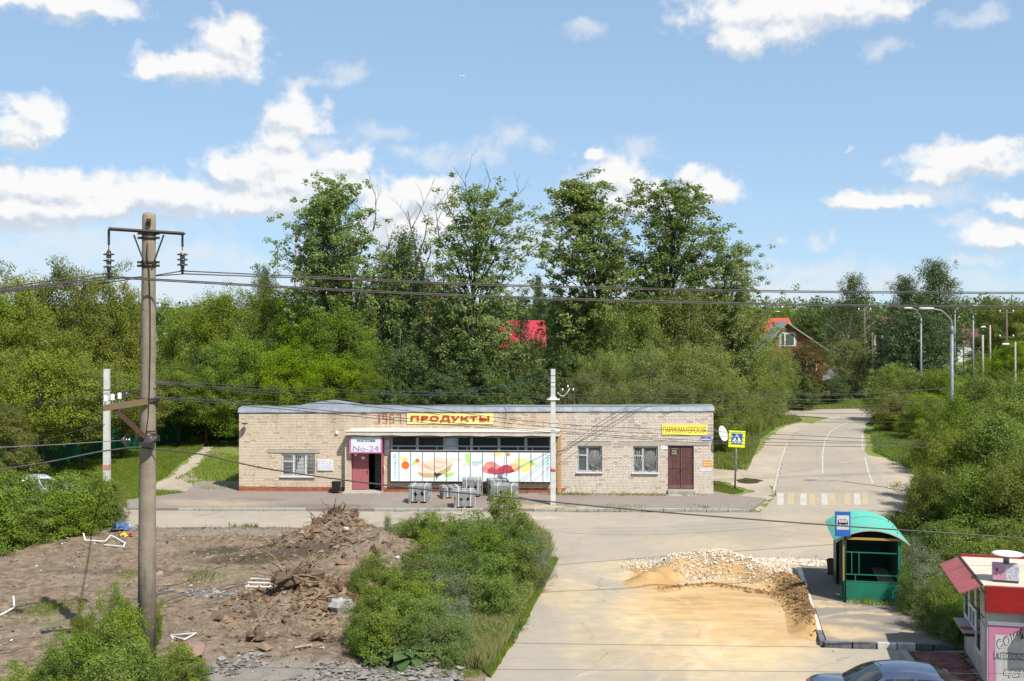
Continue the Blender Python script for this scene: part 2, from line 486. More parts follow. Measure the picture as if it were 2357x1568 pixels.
# ---- ground materials
def ground_mat():
    m, t = newmat('meadow_soil')
    p = nd(t, 'ShaderNodeTexCoord').outputs['Object']
    n1 = NOI(t, p, .35, 5.0, .6); n2 = NOI(t, p, 3.0, 5.0, .65)
    c = MIX(t, MAP(t, n2, .35, .65), (.12, .165, .035), (.17, .195, .06))
    c = MIX(t, MAP(t, n1, .55, .72, 0, .8), c, (.20, .165, .10))
    finish(t, princ(t, c, .95, 0, bump(t, n2, .5, .05), .1))
    return m
def asphalt_mat(name, c1, c2, sand=None, wear=.5, dark=None):
    m, t = newmat(name)
    p = nd(t, 'ShaderNodeTexCoord').outputs['Object']
    big = NOI(t, p, .22, 5.0, .6); mid = NOI(t, p, 1.3, 6.0, .65); fin = NOI(t, p, 40.0, 3.0, .7)
    c = MIX(t, MAP(t, big, .35, .65), c1, c2)
    c = MIX(t, MAP(t, mid, .5, .75, 0, wear), c, tuple(min(1, x * 1.18) for x in c1))
    c = MIX(t, MAP(t, NOI(t, VM(t, 'MULTIPLY', p, (.35, 1.6, 1)), 1.0, 5.0, .65), .56, .74, 0, .45), c, tuple(x * .78 for x in c2))
    if dark:
        c = MIX(t, spots(t, p, dark, .25, 1.1), c, tuple(x * .62 for x in c2))
    if sand:
        k = spots(t, p, sand, .55, .55)
        k = MA(t, 'MULTIPLY', k, MAP(t, NOI(t, p, 1.7, 6.0, .68), .30, .56, .25, 1.0), clamp=True)
        sc = MIX(t, MAP(t, NOI(t, VM(t, 'MULTIPLY', p, (1, 2.6, 1)), .9, 5.0, .6), .4, .66), (.56, .43, .245), (.47, .34, .18))
        c = MIX(t, k, c, sc)
    if sand:
        dk_ = spots(t, p, [(6.2, 35.6, 3.0, 3.0, 1.0), (6.9, 33.0, 2.3, 2.4, .8), (7.6, 37.4, 1.9, 1.9, 1.0), (5.0, 37.0, .8, 1.6, .6)], .32, .6)
        str_ = NOI(t, VM(t, 'MULTIPLY', p, (.5, 2.2, 1)), .9, 6.0, .65)
        deep = MIX(t, MAP(t, str_, .38, .64), (.49, .335, .165), (.345, .215, .098))
        deep = MIX(t, MAP(t, NOI(t, p, .55, 5.0, .6), .55, .72, 0, .45), deep, (.56, .43, .25))
        c = MIX(t, MA(t, 'MULTIPLY', dk_, MAP(t, NOI(t, p, 2.3, 5.0, .65), .25, .5, .45, 1.0)), c, deep)
        for rad, cx_, cy_ in ((6.2, -1.5, 34.0), (7.6, -1.5, 34.0), (9.0, 13.5, 26.0)):
            q_ = VM(t, 'MULTIPLY_ADD', NOI(t, p, .5, 3.0, .5, out='Color'), (.8, .8, 0), p)
            l_ = VM(t, 'LENGTH', VM(t, 'MULTIPLY', VM(t, 'SUBTRACT', q_, (cx_, cy_, 0)), (1, 1, 0)))
            tr_ = MAP(t, MA(t, 'ABSOLUTE', MA(t, 'SUBTRACT', l_, rad)), .12, .05, 0, .35)
            c = MIX(t, MA(t, 'MULTIPLY', tr_, MAP(t, mid, .42, .6)), c, (.50, .45, .37))
    c = MIX(t, MAP(t, NOI(t, VM(t, 'ADD', p, (31.7, 12.3, 0)), .16, 3.0, .45), .56, .60, 0, .22), c, tuple(x * .72 for x in c2))
    c = MIX(t, MAP(t, NOI(t, p, 7.0, 4.0, .7), .60, .74, 0, .3), c, tuple(x * .7 for x in c2))
    # cracks
    vo = nd(t, 'ShaderNodeTexVoronoi', {'Vector': VM(t, 'MULTIPLY_ADD', NOI(t, p, 1.2, 3.0, .6, out='Color'), (.8, .8, 0), p), 'Scale': .28}, feature='DISTANCE_TO_EDGE').outputs['Distance']
    c = MIX(t, MA(t, 'MULTIPLY', MAP(t, vo, .002, .008, .42, 0), MAP(t, big, .45, .55)), c, tuple(x * .45 for x in c2))
    c = MIX(t, MAP(t, fin, .62, .75, 0, .35), c, tuple(x * .6 for x in c2))
    finish(t, princ(t, c, .92, 0, bump(t, MA(t, 'ADD', fin, mid), .35, .012), .15))
    return m
SANDY = [(5.6, 33.0, 3.6, 5.6, 1.0), (2.6, 31.5, 1.5, 3.6, .45), (1.9, 36.5, 1.1, 3.2, .5), (7.2, 27.0, 3.0, 2.2, .5), (4.6, 40.8, 3.0, 1.0, .45), (1.2, 49.9, 1.2, .35, .7), (9.0, 44.5, 4.5, 2.2, .25), (13.0, 47.5, 3.0, 3.5, .3), (6.2, 39.2, 3.6, 1.6, .9), (3.4, 24.0, 5, 3, .4)]
M_ground = ground_mat()
M_road = asphalt_mat('dusty_asphalt', (.33, .285, .225), (.285, .25, .205), SANDY, .5)
M_walk = asphalt_mat('worn_pavement', (.20, .168, .143), (.235, .20, .172), [(1.3, 52.6, 1.5, .5, .55), (3.3, 52.3, 1.2, .35, .35), (-14, 53.5, 3.2, 1.2, .3)], .5, [(-8.5, 52.6, 2.6, .6, .8), (-12.5, 54.2, 2.0, .7, .5)])
M_stop = asphalt_mat('stop_pavement', (.225, .195, .165), (.19, .165, .142), [(9.3, 35.0, 1.4, .45, .8), (11.6, 34.0, 1.6, .30, .7), (9.3, 32.0, 1.0, .8, .7), (12.0, 32.4, 1.4, .35, .6), (10.2, 33.1, .8, .3, .5)], .4, [(10, 38.4, 1.2, 2.2, .5)])
M_sandtrack = asphalt_mat('sandy_track', (.375, .32, .25), (.30, .255, .195), None, .6)

def dirt_mat():
    m, t = newmat('churned_earth')
    p = nd(t, 'ShaderNodeTexCoord').outputs['Object']
    n1 = NOI(t, p, .45, 6.0, .62); n2 = NOI(t, p, 3.2, 6.0, .68); n3 = NOI(t, p, 18.0, 4.0, .7)
    c = MIX(t, MAP(t, n2, .32, .66), (.105, .075, .050), (.270, .208, .150))
    c = MIX(t, MAP(t, n1, .52, .68, 0, .55), c, (.26, .21, .16))
    c = MIX(t, MAP(t, n3, .54, .70, 0, .7), c, (.075, .05, .033))
    wet = spots(t, p, [(-10.6, 43.2, 2.1, 1.1, .85), (-8.6, 41.2, 3.6, .55, .8), (-13.5, 39.6, 3.4, .6, .45)], .3, .9)
    c = MIX(t, wet, c, (.062, .047, .036))
    grey = spots(t, p, [(-5.6, 28.6, 4.4, 1.3, .8), (-9.4, 36.5, 1.0, .6, .6), (-10.5, 46.6, 5.5, .7, .5)], .35, .8)
    c = MIX(t, grey, c, MIX(t, n3, (.30, .28, .255), (.17, .155, .14)))
    grn = spots(t, p, [(-13.5, 33.2, .7, .6, .7), (-9.5, 39.3, 1.4, .6, .35), (-14.8, 35.0, .7, .5, .5)], .3, 2.0)
    c = MIX(t, MA(t, 'MULTIPLY', grn, MAP(t, n3, .4, .6)), c, (.10, .14, .04))
    finish(t, princ(t, c, .97, 0, bump(t, MA(t, 'ADD', n2, MA(t, 'MULTIPLY', n3, .7)), .9, .07), .08))
    return m
M_dirt = dirt_mat()
def tintmat(name, a, b, rough=.9, third=None):
    m, t = newmat(name)
    c = MIX(t, attr_tint(t), a, b)
    if third: c = MIX(t, MAP(t, attr_tint(t), .9, .93), c, third)
    p = nd(t, 'ShaderNodeTexCoord').outputs['Object']
    finish(t, princ(t, c, rough, 0, bump(t, NOI(t, p, 30, 3.0), .3, .01), .15))
    return m
M_clod = tintmat('earth_clods', (.075, .050, .033), (.265, .195, .135), .95, None)
M_grav = tintmat('crushed_limestone', (.40, .335, .25), (.70, .62, .50), .9, (.24, .19, .14))
M_rubble = tintmat('broken_asphalt', (.10, .093, .085), (.27, .255, .235), .9)
def sand_mat():
    m, t = newmat('wet_sand')
    p = nd(t, 'ShaderNodeTexCoord').outputs['Object']
    n1 = NOI(t, p, .9, 6.0, .65); n3 = NOI(t, p, 14.0, 5.0, .7)
    c = MIX(t, MAP(t, n1, .36, .64), (.47, .31, .145), (.335, .205, .09))
    dk = spots(t, p, [(9.15, 36.2, .55, 1.7, .95), (7.6, 38.6, 1.2, .22, .7), (8.5, 36.9, .8, .25, .8), (8.95, 33.8, .3, 1.6, .6)], .16, 1.8)
    c = MIX(t, MA(t, 'MULTIPLY', dk, MAP(t, n3, .38, .6, .2, 1)), c, (.15, .085, .04))
    finish(t, princ(t, c, .95, 0, bump(t, MA(t, 'ADD', n1, n3), .7, .04), .1))
    return m
M_sand = sand_mat()
M_grass = leafmat('grass_blades', (.145, .215, .035), (.275, .325, .085), .5, .15, (.38, .34, .16))
M_dry = leafmat('dry_grass', (.22, .25, .075), (.36, .34, .15), .45, .15, (.20, .27, .06))

# ---- ground, roads, pavements
gm = MB()
gm.add([(-4000, -300, -.06), (4000, -300, -.06), (4000, 7000, -.06), (-4000, 7000, -.06)], [(0, 1, 2, 3)])
struct('ground', gm, M_ground)
LOT = [(-30, 20), (-3.5, 20), (-.75, 28.2), (.35, 33.5), (1.35, 41.0), (.9, 46.2), (-1.5, 47.8), (-30, 47.75)]
road_l = [(11.2, 51.3), (12.7, 55.2), (13.3, 57.5), (16.3, 68.6), (19.6, 79.9), (22.2, 87.5), (25.2, 92.5), (26.6, 94.6), (24.5, 96.6), (18, 97.2), (18, 102.3), (27, 102.4), (33, 103.6), (46, 108)]
road_r = [(48, 103), (37, 99.5), (31.5, 96), (28.0, 90), (25.6, 82.6), (22.6, 72.7), (19.6, 60), (17.8, 52.5), (16.4, 49.2), (14.6, 44.6), (12.6, 41.4), (10.3, 41.2)]
ROAD = [(-45, 47.6), (-1.6, 47.6), (.95, 46.0), (1.5, 41.0), (.4, 33.4), (-.7, 28.1), (-3.5, 19.5), (15, 19.5), (15, 27), (11.0, 30.7), (8.4, 31.0), (10.05, 40.2)] + road_r[::-1] + road_l[::-1] + [(-16.4, 51.75), (-19, 53.2), (-45, 54.5)]
# drop the duplicated far corner ordering: right edge runs outwards, left edge comes back
sheet('road', ragged(ROAD, .7, .10, 3), 0.0, M_road)
sheet('sandy_verge', ragged([(10.6, 66.2), (13.0, 64.0), (14.8, 64.2), (13.2, 57.6), (12.5, 55.0), (11.3, 51.7), (10.7, 52.6), (10.4, 54.0), (10.8, 55.5), (12.3, 57.5), (11.3, 60.5), (9.2, 61.6), (9.4, 65.5)], .5, .22, 5), -.036, M_sandtrack)
sheet('sandy_verge', ragged([(13.6, 58.0), (16.6, 68.6), (19.9, 79.9), (23.8, 90), (23.2, 91.5), (20.5, 87), (18.0, 79.9), (14.6, 69.5), (12.8, 64.5)], .6, .2, 6), -.030, M_sandtrack)
sheet('sandy_verge', ragged([(18.0, 50.5), (21.5, 58.0), (22.6, 63.0), (22.9, 69.5), (22.2, 72.0), (19.4, 60.2), (17.4, 52.0)], .6, .25, 7), -.033, M_sandtrack)
sheet('footpath', ragged([(-18.8, 57.2), (-14.9, 57.3), (-15.6, 59.6), (-17.6, 62.5), (-18.4, 66.0), (-19.2, 71.0), (-19.8, 75.5), (-20.4, 75.5), (-19.9, 71.0), (-19.2, 66), (-18.7, 62.4), (-18.6, 59.6), (-20.2, 58.6)], .5, .16, 8), -.034, M_sandtrack)
sheet('puddle', ragged([G(1694, 1104), G(1716, 1099), G(1743, 1102), G(1758, 1106), G(1742, 1111), G(1716, 1112), G(1698, 1109)], .3, .08, 9), -.022, pm('puddle_water', (.05, .04, .03), (.08, .065, .045), 2, .12, 0, .02, .002, spec=.6))
sheet('far_road', [(33, 158), (60, 158), (85, 166), (85, 169), (60, 163), (33, 163)], 0.0, M_sandtrack)
# pavement in front of the shop with a low kerb
mb = MB()
mb.slab(ragged([(-17.6, 51.95), (10.9, 51.75), (12.2, 54.6), (10.9, 55.6), (9.5, 57.5), (9.5, 60), (-16.6, 60), (-16.2, 56.4), (-18.4, 54.2)], 1.0, .05, 2), -.05, .075)
pav = struct('pavement', mb, M_walk)
for x0, x1, n in ((-15.2, -9.4, 6), (-6.3, -1.3, 5), (1.0, 10.8, 10)):
    for i in range(n):
        a = x0 + (x1 - x0) * i / n; b = x0 + (x1 - x0) * (i + 1) / n - .02
        k = MB(); k.box(a, b, 51.72 - a * .007, 51.86 - a * .007, -.05, .09 + random.uniform(-.012, .012), bev=.015)
        obj('kerb_stone', k, M_conc, pav)

# bare building lot: one height field with the two spoil heaps
def lot_h(x, y):
    h = .10 * (fbm(x * .5, y * .5, 4, 3) - .35) + .16 * (fbm(x * 1.9, y * 1.9, 4, 8) - .42)
    h = h + .17 * (fbm(x * 4.2, y * 4.2, 3, 15) - .45) * (.4 + 1.2 * fbm(x * .8, y * .8, 2, 19))
    g = lambda cx, cy, sx, sy: np.exp(-((x - cx) / sx) ** 2 - ((y - cy) / sy) ** 2)
    heap = 1.0 * g(-6.8, 44.2, 1.15, 1.5) + .55 * g(-5.3, 43.0, 2.1, 1.8) + .45 * g(-8.2, 42.6, 1.7, 1.3) + .60 * g(-5.2, 41.0, 1.9, 1.6) + .80 * g(-6.4, 34.8, 1.7, 1.5) + .35 * g(-5.0, 36.8, 1.3, 1.6) + .30 * g(-3.6, 39.5, 1.7, 2.2)
    h = h + heap * (.72 + .55 * fbm(x * 1.5, y * 1.5, 4, 21)) + heap * .35 * (fbm(x * 4.5, y * 4.5, 3, 33) - .5)
    h = h - .22 * g(-10.7, 43.3, 1.6, .9) - .10 * g(-9, 41.0, 3.5, .35) + .12 * g(-9, 41.6, 3.5, .35)
    return h
gx = np.arange(-26, 1.7, .13); gy = np.arange(21, 48.2, .13)
X, Y = np.meshgrid(gx, gy)
def poly_dist(x, y, poly):
    d = np.full(x.shape, 1e9)
    for i in range(len(poly)):
        ax, ay = poly[i]; bx, by = poly[(i + 1) % len(poly)]
        L = (bx - ax) ** 2 + (by - ay) ** 2
        t = np.clip(((x - ax) * (bx - ax) + (y - ay) * (by - ay)) / L, 0, 1)
        d = np.minimum(d, np.hypot(x - ax - t * (bx - ax), y - ay - t * (by - ay)))
    return d
ins = in_poly(X, Y, LOT); dd = poly_dist(X, Y, LOT) * np.where(ins, 1, -1) + .25 * (fbm(X * 1.4, Y * 1.4, 3, 44) - .5)
edge = np.clip(dd / .5, -1, 1)
Z0_ = None
Z = np.where(dd > 0, .03 + np.maximum(lot_h(X, Y), -.06) * np.clip(dd / 1.0, 0, 1), -.09)
Z = np.where(dd > 0, Z, -.05 + .08 * np.clip(1 + dd / .25, 0, 1) - .06)
ny, nx = X.shape
idx = np.arange(nx * ny).reshape(ny, nx)
Fq = np.stack([idx[:-1, :-1], idx[:-1, 1:], idx[1:, 1:], idx[1:, :-1]], -1).reshape(-1, 4)
keep = (dd.ravel()[Fq] > -.3).any(1)
tag(link('earth_lot', np_mesh('earth_lot', np.stack([X, Y, Z], -1).reshape(-1, 3), Fq[keep], 4, M_dirt, smooth=True)), kind='structure')
def lot_z(x, y):
    return float(.03 + max(lot_h(np.array([x]), np.array([y]))[0], -.06))
pts = scatter(LOT, 15000)
pts = pts[fbm(pts[:, 0] * .6, pts[:, 1] * .6, 3, 5) + .25 * rng.random(len(pts)) > .52]
extra = np.stack([rng.normal(-6.2, 2.0, 1700), rng.normal(42.6, 1.7, 1700)], -1)
extra2 = np.stack([rng.normal(-6.0, 1.6, 1500), rng.normal(35.2, 1.6, 1500)], -1)
pts = np.concatenate([pts, extra, extra2]); pts = pts[in_poly(pts[:, 0], pts[:, 1], LOT) & (poly_dist(pts[:, 0], pts[:, 1], LOT) > .3)]
zz = .03 + np.maximum(lot_h(pts[:, 0], pts[:, 1]), -.06)
tag(link('earth_clods', rocks('earth_clods', np.column_stack([pts, zz]), rng.gamma(1.6, .022, len(pts)) + .010, M_clod, .65)), kind='stuff')
rp = scatter([(-9.4, 26.4), (-1.2, 26.4), (-1.2, 29.4), (-5.0, 31.0), (-8.6, 30.6)], 4200)
rp = rp[fbm(rp[:, 0] * .9, rp[:, 1] * .9, 4, 12) - .05 * (rp[:, 1] - 28) > .48]
bp = np.concatenate([np.stack([rng.normal(-6.3, 1.2, 900), rng.normal(34.9, 1.0, 900)], -1), np.stack([rng.normal(-5.2, 1.0, 420), rng.normal(37.2, 1.3, 420)], -1), np.stack([rng.normal(-6.6, 1.4, 800), rng.normal(43.0, 1.2, 800)], -1)])
bp = bp[in_poly(bp[:, 0], bp[:, 1], LOT)]
tag(link('earth_lumps', rocks('earth_lumps', np.column_stack([bp, .02 + np.maximum(lot_h(bp[:, 0], bp[:, 1]), -.06)]), rng.gamma(1.7, .032, len(bp)) + .018, tintmat('dark_earth', (.075, .042, .024), (.215, .138, .085), .95), .75)), kind='stuff')
lp = scatter(LOT, 420); lp = lp[lp[:, 1] > 27]
tag(link('litter_bits', rocks('litter_bits', np.column_stack([lp, .05 + np.maximum(lot_h(lp[:, 0], lp[:, 1]), -.06)]), rng.gamma(1.5, .012, len(lp)) + .010, tintmat('pale_litter', (.60, .58, .55), (.75, .75, .76), .7), .4)), kind='stuff')
rt = np.concatenate([np.stack([rng.normal(-6.3, 1.0, 420), rng.normal(34.7, .9, 420)], -1), np.stack([rng.normal(-6.6, .9, 420), rng.normal(43.6, .9, 420)], -1)])
tag(link('root_fibres', blades('root_fibres', np.column_stack([rt, np.maximum(lot_h(rt[:, 0], rt[:, 1]), -.06)]), rng.uniform(.06, .3, len(rt)), .016, tintmat('root_fibre', (.12, .07, .04), (.36, .27, .17), .9), 2.2)), kind='stuff')
tag(link('asphalt_rubble', rocks('asphalt_rubble', np.column_stack([rp, .06 + np.maximum(lot_h(rp[:, 0], rp[:, 1]), -.06)]), rng.gamma(1.5, .03, len(rp)) + .010, M_rubble, .35)), kind='stuff')
rp = np.stack([rng.normal(-9.4, .7, 110), rng.normal(36.4, .35, 110)], -1)
tag(link('mortar_rubble', rocks('mortar_rubble', np.column_stack([rp, .06 + np.maximum(lot_h(rp[:, 0], rp[:, 1]), -.06)]), rng.gamma(2.0, .03, len(rp)) + .015, M_rubble, .5)), kind='stuff')
sheet('rain_puddle', ragged([(-11.6, 43.0), (-10.9, 42.6), (-10.0, 42.8), (-9.8, 43.4), (-10.4, 43.8), (-11.3, 43.6)], .3, .1, 4), -.015, MATS['puddle_water'])

# sand and gravel tipped on the road
BANK = [(4.6, 38.2), (5.6, 39.8), (6.9, 40.3), (8.2, 39.6), (9.2, 38.4), (9.35, 36.4), (9.1, 34.4), (8.7, 32.4)]
def line_d(x, y, L):
    d = np.full(x.shape, 1e9)
    for (ax, ay), (bx, by) in zip(L[:-1], L[1:]):
        t = np.clip(((x - ax) * (bx - ax) + (y - ay) * (by - ay)) / ((bx - ax) ** 2 + (by - ay) ** 2), 0, 1)
        d = np.minimum(d, np.hypot(x - ax - t * (bx - ax), y - ay - t * (by - ay)))
    return d
def sand_h(x, y):
    g = lambda cx, cy, sx, sy: np.exp(-((x - cx) / sx) ** 2 - ((y - cy) / sy) ** 2)
    w = .15 * (fbm(x * 1.1, y * 1.1, 3, 61) - .5)
    h = .40 * np.exp(-(line_d(x + w, y + w, BANK) / .55) ** 2)
    h = h + .38 * g(6.9, 40.7, 1.5, .75) + .26 * g(10.2, 40.6, 1.3, .7) + .20 * g(8.6, 40.2, 1.3, .8) + .12 * g(5.2, 40.2, .9, .7)
    h = h + .10 * np.exp(-(line_d(x, y, [(5.0, 37.2), (6.6, 38.0), (8.0, 37.0), (8.9, 35.6)]) / .25) ** 2)
    h = h
    return h * (.65 + .6 * fbm(x * 1.6, y * 1.6, 4, 71)) + .05 * (fbm(x * 5, y * 5, 3, 81) - .5) * np.clip(h * 6, 0, 1) - .035
gx = np.arange(2.5, 12.4, .09); gy = np.arange(29.0, 42.8, .09)
X, Y = np.meshgrid(gx, gy); Zs = sand_h(X, Y)
plat = [(8.42, 31.0), (10.05, 40.15), (16, 40), (16, 30)]
Zs = np.where(in_poly(X, Y, plat), -.09, Zs)
ny, nx = X.shape; idx = np.arange(nx * ny).reshape(ny, nx)
Fq = np.stack([idx[:-1, :-1], idx[:-1, 1:], idx[1:, 1:], idx[1:, :-1]], -1).reshape(-1, 4)
keep = (Zs.ravel()[Fq] > .0).any(1)
tag(link('sand_heap', np_mesh('sand_heap', np.stack([X, Y, Zs], -1).reshape(-1, 3), Fq[keep], 4, M_sand, smooth=True)), kind='structure')
gp = np.concatenate([np.stack([rng.normal(7.0, 1.1, 7400), rng.normal(40.7, .55, 7400)], -1), np.stack([rng.normal(10.0, 1.0, 5200), rng.normal(40.65, .6, 5200)], -1),
                     np.stack([rng.uniform(8.0, 9.8, 2600), rng.normal(40.0, .75, 2600)], -1), np.stack([rng.uniform(5.5, 9.4, 900), rng.normal(39.4, .7, 900)], -1), np.stack([rng.normal(5.4, .4, 400), rng.normal(40.2, .4, 400)], -1)])
gp = gp[~in_poly(gp[:, 0], gp[:, 1], plat)]
gz = np.maximum(sand_h(gp[:, 0], gp[:, 1]), 0) + .015
tag(link('gravel', rocks('gravel', np.column_stack([gp, gz]), rng.gamma(3.0, .007, len(gp)) + .010, M_grav, .8)), kind='stuff')

cp = np.concatenate([np.stack([rng.normal(9.15, .28, 1900) - .05, rng.normal(36.2, 1.1, 1900)], -1), np.stack([rng.normal(8.75, .2, 700), rng.normal(33.9, .9, 700)], -1)])
f_ = rng.random(500); bi = (f_ * 2.999).astype(int); bk = np.array([(4.9, 37.3), (6.6, 38.0), (8.0, 37.0), (8.9, 35.6)]); cp2 = bk[bi] + (bk[bi + 1] - bk[bi]) * ((f_ * 3) % 1)[:, None] + rng.normal(0, .10, (500, 2))
cp = np.concatenate([cp, cp2]); cp = cp[~in_poly(cp[:, 0], cp[:, 1], plat)]
tag(link('soil_clods', rocks('soil_clods', np.column_stack([cp, np.maximum(sand_h(cp[:, 0], cp[:, 1]), 0) + .01]), rng.gamma(1.5, .014, len(cp)) + .008, tintmat('dug_soil', (.13, .075, .035), (.26, .16, .075), .95), .7)), kind='stuff')

# bus-stop platform with painted kerb stones
mb = MB()
KL = [(8.5, 31.12), (10.1, 40.0)]
mb.slab([(8.62, 31.15), (11.1, 30.92), (15.5, 30.9), (15.5, 40.3), (10.22, 40.3)], -.05, .12)
plt = struct('bus_stop_platform', mb, M_stop)
M_kw = pm('kerb_white_paint', (.62, .605, .57), (.40, .375, .33), 5, .7, 0, .15)
M_kb = pm('kerb_black_paint', (.075, .08, .09), (.16, .16, .16), 9, .8, 0, .15)
def kerb(ax, ay, bx, by, mat, w=.15, z=.15, parent=None):
    d = Vector((bx - ax, by - ay)); L = d.length; a = math.atan2(d.y, d.x)
    k = MB(); k.T = Matrix.Translation((ax, ay, 0)) @ Matrix.Rotation(a, 4, 'Z')
    k.box(.008, L - .008, -w / 2, w / 2, -.05, z, bev=.014)
    return obj('kerb_stone', k, mat, parent or plt)
def along(f): return (KL[0][0] + (KL[1][0] - KL[0][0]) * f, KL[0][1] + (KL[1][1] - KL[0][1]) * f)
seg = [(0, .12, M_kb), (.12, .215, M_kw), (.215, .31, M_kw), (.31, .385, M_kb), (.385, .47, M_kw), (.47, .575, M_kw), (.575, .67, M_kb), (.67, .83, M_kw), (.83, 1.0, M_kw)]
for a, b, m in seg:
    kerb(*along(a), *along(b), m)
for a, b, m in ((8.5, 9.25, M_kb), (9.25, 9.9, M_kb), (9.9, 10.45, M_kw), (10.45, 10.95, M_kw), (10.95, 11.4, M_kb), (11.4, 12.0, M_kb)):
    kerb(a + .02, 31.08 - (a - 8.5) * .085, b, 31.08 - (b - 8.5) * .085, m)

# markings on the road going up: edge lines, centre line, crossing bars
M_line = pm('road_paint', (.47, .445, .395), (.34, .305, .25), 2.2, .7, 0, .1)
M_liney = pm('yellow_road_paint', (.42, .33, .19), (.34, .275, .19), 2.0, .75, 0, .1)
def ribbon(name, pts, w, z, mat):
    pts = [Vector(p) for p in pts]; mb = MB(); V = []
    for i, p in enumerate(pts):
        d = (pts[min(i + 1, len(pts) - 1)] - pts[max(i - 1, 0)]).normalized(); n = Vector((-d.y, d.x)) * w / 2
        V += [(p.x + n.x, p.y + n.y, z), (p.x - n.x, p.y - n.y, z)]
    mb.add(V, [(2 * i, 2 * i + 1, 2 * i + 3, 2 * i + 2) for i in range(len(pts) - 1)])
    o = struct(name, mb, mat)
    if o.data.polygons[0].normal.z < 0: o.data.flip_normals()
    return o
def gl(*uv): return [G(u, v) for u, v in uv]
ribbon('edge_line', gl((1780, 1132), (1788, 1096), (1793, 1074), (1800, 1052), (1812, 1019)), .11, .004, M_line)
ribbon('edge_line', gl((1877, 972), (1905, 964), (1945, 956), (1985, 948)), .09, .004, M_line)
ribbon('edge_line', gl((2009, 1113), (1998, 1085), (1991, 1052)), .11, .004, M_line)
ribbon('edge_line', gl((1986, 1035), (1984, 1018), (1986, 1002)), .09, .004, M_line)
ribbon('centre_line', gl((1894, 1090), (1893, 1065), (1894, 1040), (1899, 1014), (1911, 994), (1935, 979), (1966, 968), (2000, 961)), .09, .004, M_line)
bars = [(1788, M_line), (1812, M_liney), (1841, M_line), (1861, M_liney), (1888, M_line), (1905, M_liney), (1941, M_liney), (1963, M_line), (1981, M_liney)]
for i, (u, m) in enumerate(bars):
    w = 15
    a, b, c, d = G(u + (0 if i < 4 else 3), 1162), G(u + w + (0 if i < 4 else 4), 1163), G(u + w + 1, 1136), G(u + 2, 1135)
    mb = MB(); mb.add([(*a, .004), (*b, .004), (*c, .004), (*d, .004)], [(0, 1, 2, 3)])
    struct('crossing_bar', mb, m)

# grass that nobody could count
def grass(name, poly, n, h0, h1, w, mat=None, z=-.05, lean=.5):
    p = scatter(poly, n); k = fbm(p[:, 0] * .9, p[:, 1] * .9, 3, len(name) + n % 7)
    p = p[rng.random(n) < (np.clip(k * 6 - 2.9, .02, 1) if name == 'kerbside_weeds' else np.clip(k * 2.2 - .3, .05, 1))]
    k = fbm(p[:, 0] * .35, p[:, 1] * .35, 3, 9)
    hh = (h0 + (h1 - h0) * k * rng.uniform(.5, 1.4, len(p)))
    return tag(link(name, blades(name, np.column_stack([p, np.full(len(p), z)]), hh, w, mat or M_grass, lean)), kind='stuff')
PATHL = [(-24, 57), (-18.9, 58.0), (-18.9, 62.4), (-19.6, 67), (-20.5, 76), (-24.5, 76), (-27, 62), (-26, 57)]
grass('grass', PATHL, 42000, .08, .26, .035)
grass('grass', [(-18.2, 61.5), (-16.9, 59.8), (-15.6, 57.2), (-13.9, 57.2), (-13.9, 69), (-19.3, 73), (-18.2, 66)], 9000, .06, .24, .035)
grass('grass', [(-19.5, 54.2), (-18.4, 55.0), (-16.4, 57.0), (-19.0, 57.8), (-25, 57.4), (-27, 54.8)], 9000, .05, .2, .035)
grass('grass', [(9.6, 66.2), (13.4, 64.6), (17.5, 80), (20.5, 88), (23.6, 92.6), (23.8, 95.8), (16.5, 96.4), (11, 84)], 42000, .12, .5, .05)
grass('grass', [(10.3, 55.8), (11.7, 57.3), (11.0, 60.3), (9.5, 61.3), (9.6, 57.6)], 5200, .05, .16, .03)
grass('grass', [(23.1, 70.0), (22.9, 63.5), (21.8, 58.2), (19.5, 53.5), (26, 55), (32, 75), (31, 94), (28.5, 89.5), (25.9, 82), (23.2, 73)], 40000, .12, .45, .05)
grass('grass', [(17, 102.8), (27, 102.9), (33, 104.2), (46, 108.6), (44, 116), (20, 113)], 26000, .1, .4, .07)
grass('grass', [(30, 140), (75, 140), (80, 158), (30, 157.5)], 16000, .2, .7, .12)
grass('kerbside_weeds', [(-16.4, 47.6), (-1.8, 47.5), (-1.8, 47.95), (-16.4, 48.0)], 1500, .05, .28, .03, z=0, lean=.8)
grass('kerbside_weeds', [(1.1, 51.5), (10.6, 51.3), (11.2, 52.6), (5.8, 53.0), (1.1, 52.9)], 1300, .02, .10, .03, z=.07, lean=.9)
grass('kerbside_weeds', [(-4.0, 55.7), (9.4, 55.2), (9.4, 55.8), (-4.0, 56.3)], 1500, .03, .16, .03, z=.07, lean=.9)
grass('kerbside_weeds', [(10.1, 34.9), (12.4, 34.7), (12.4, 35.35), (10.2, 35.35)], 500, .04, .22, .025, z=.12, lean=.9)

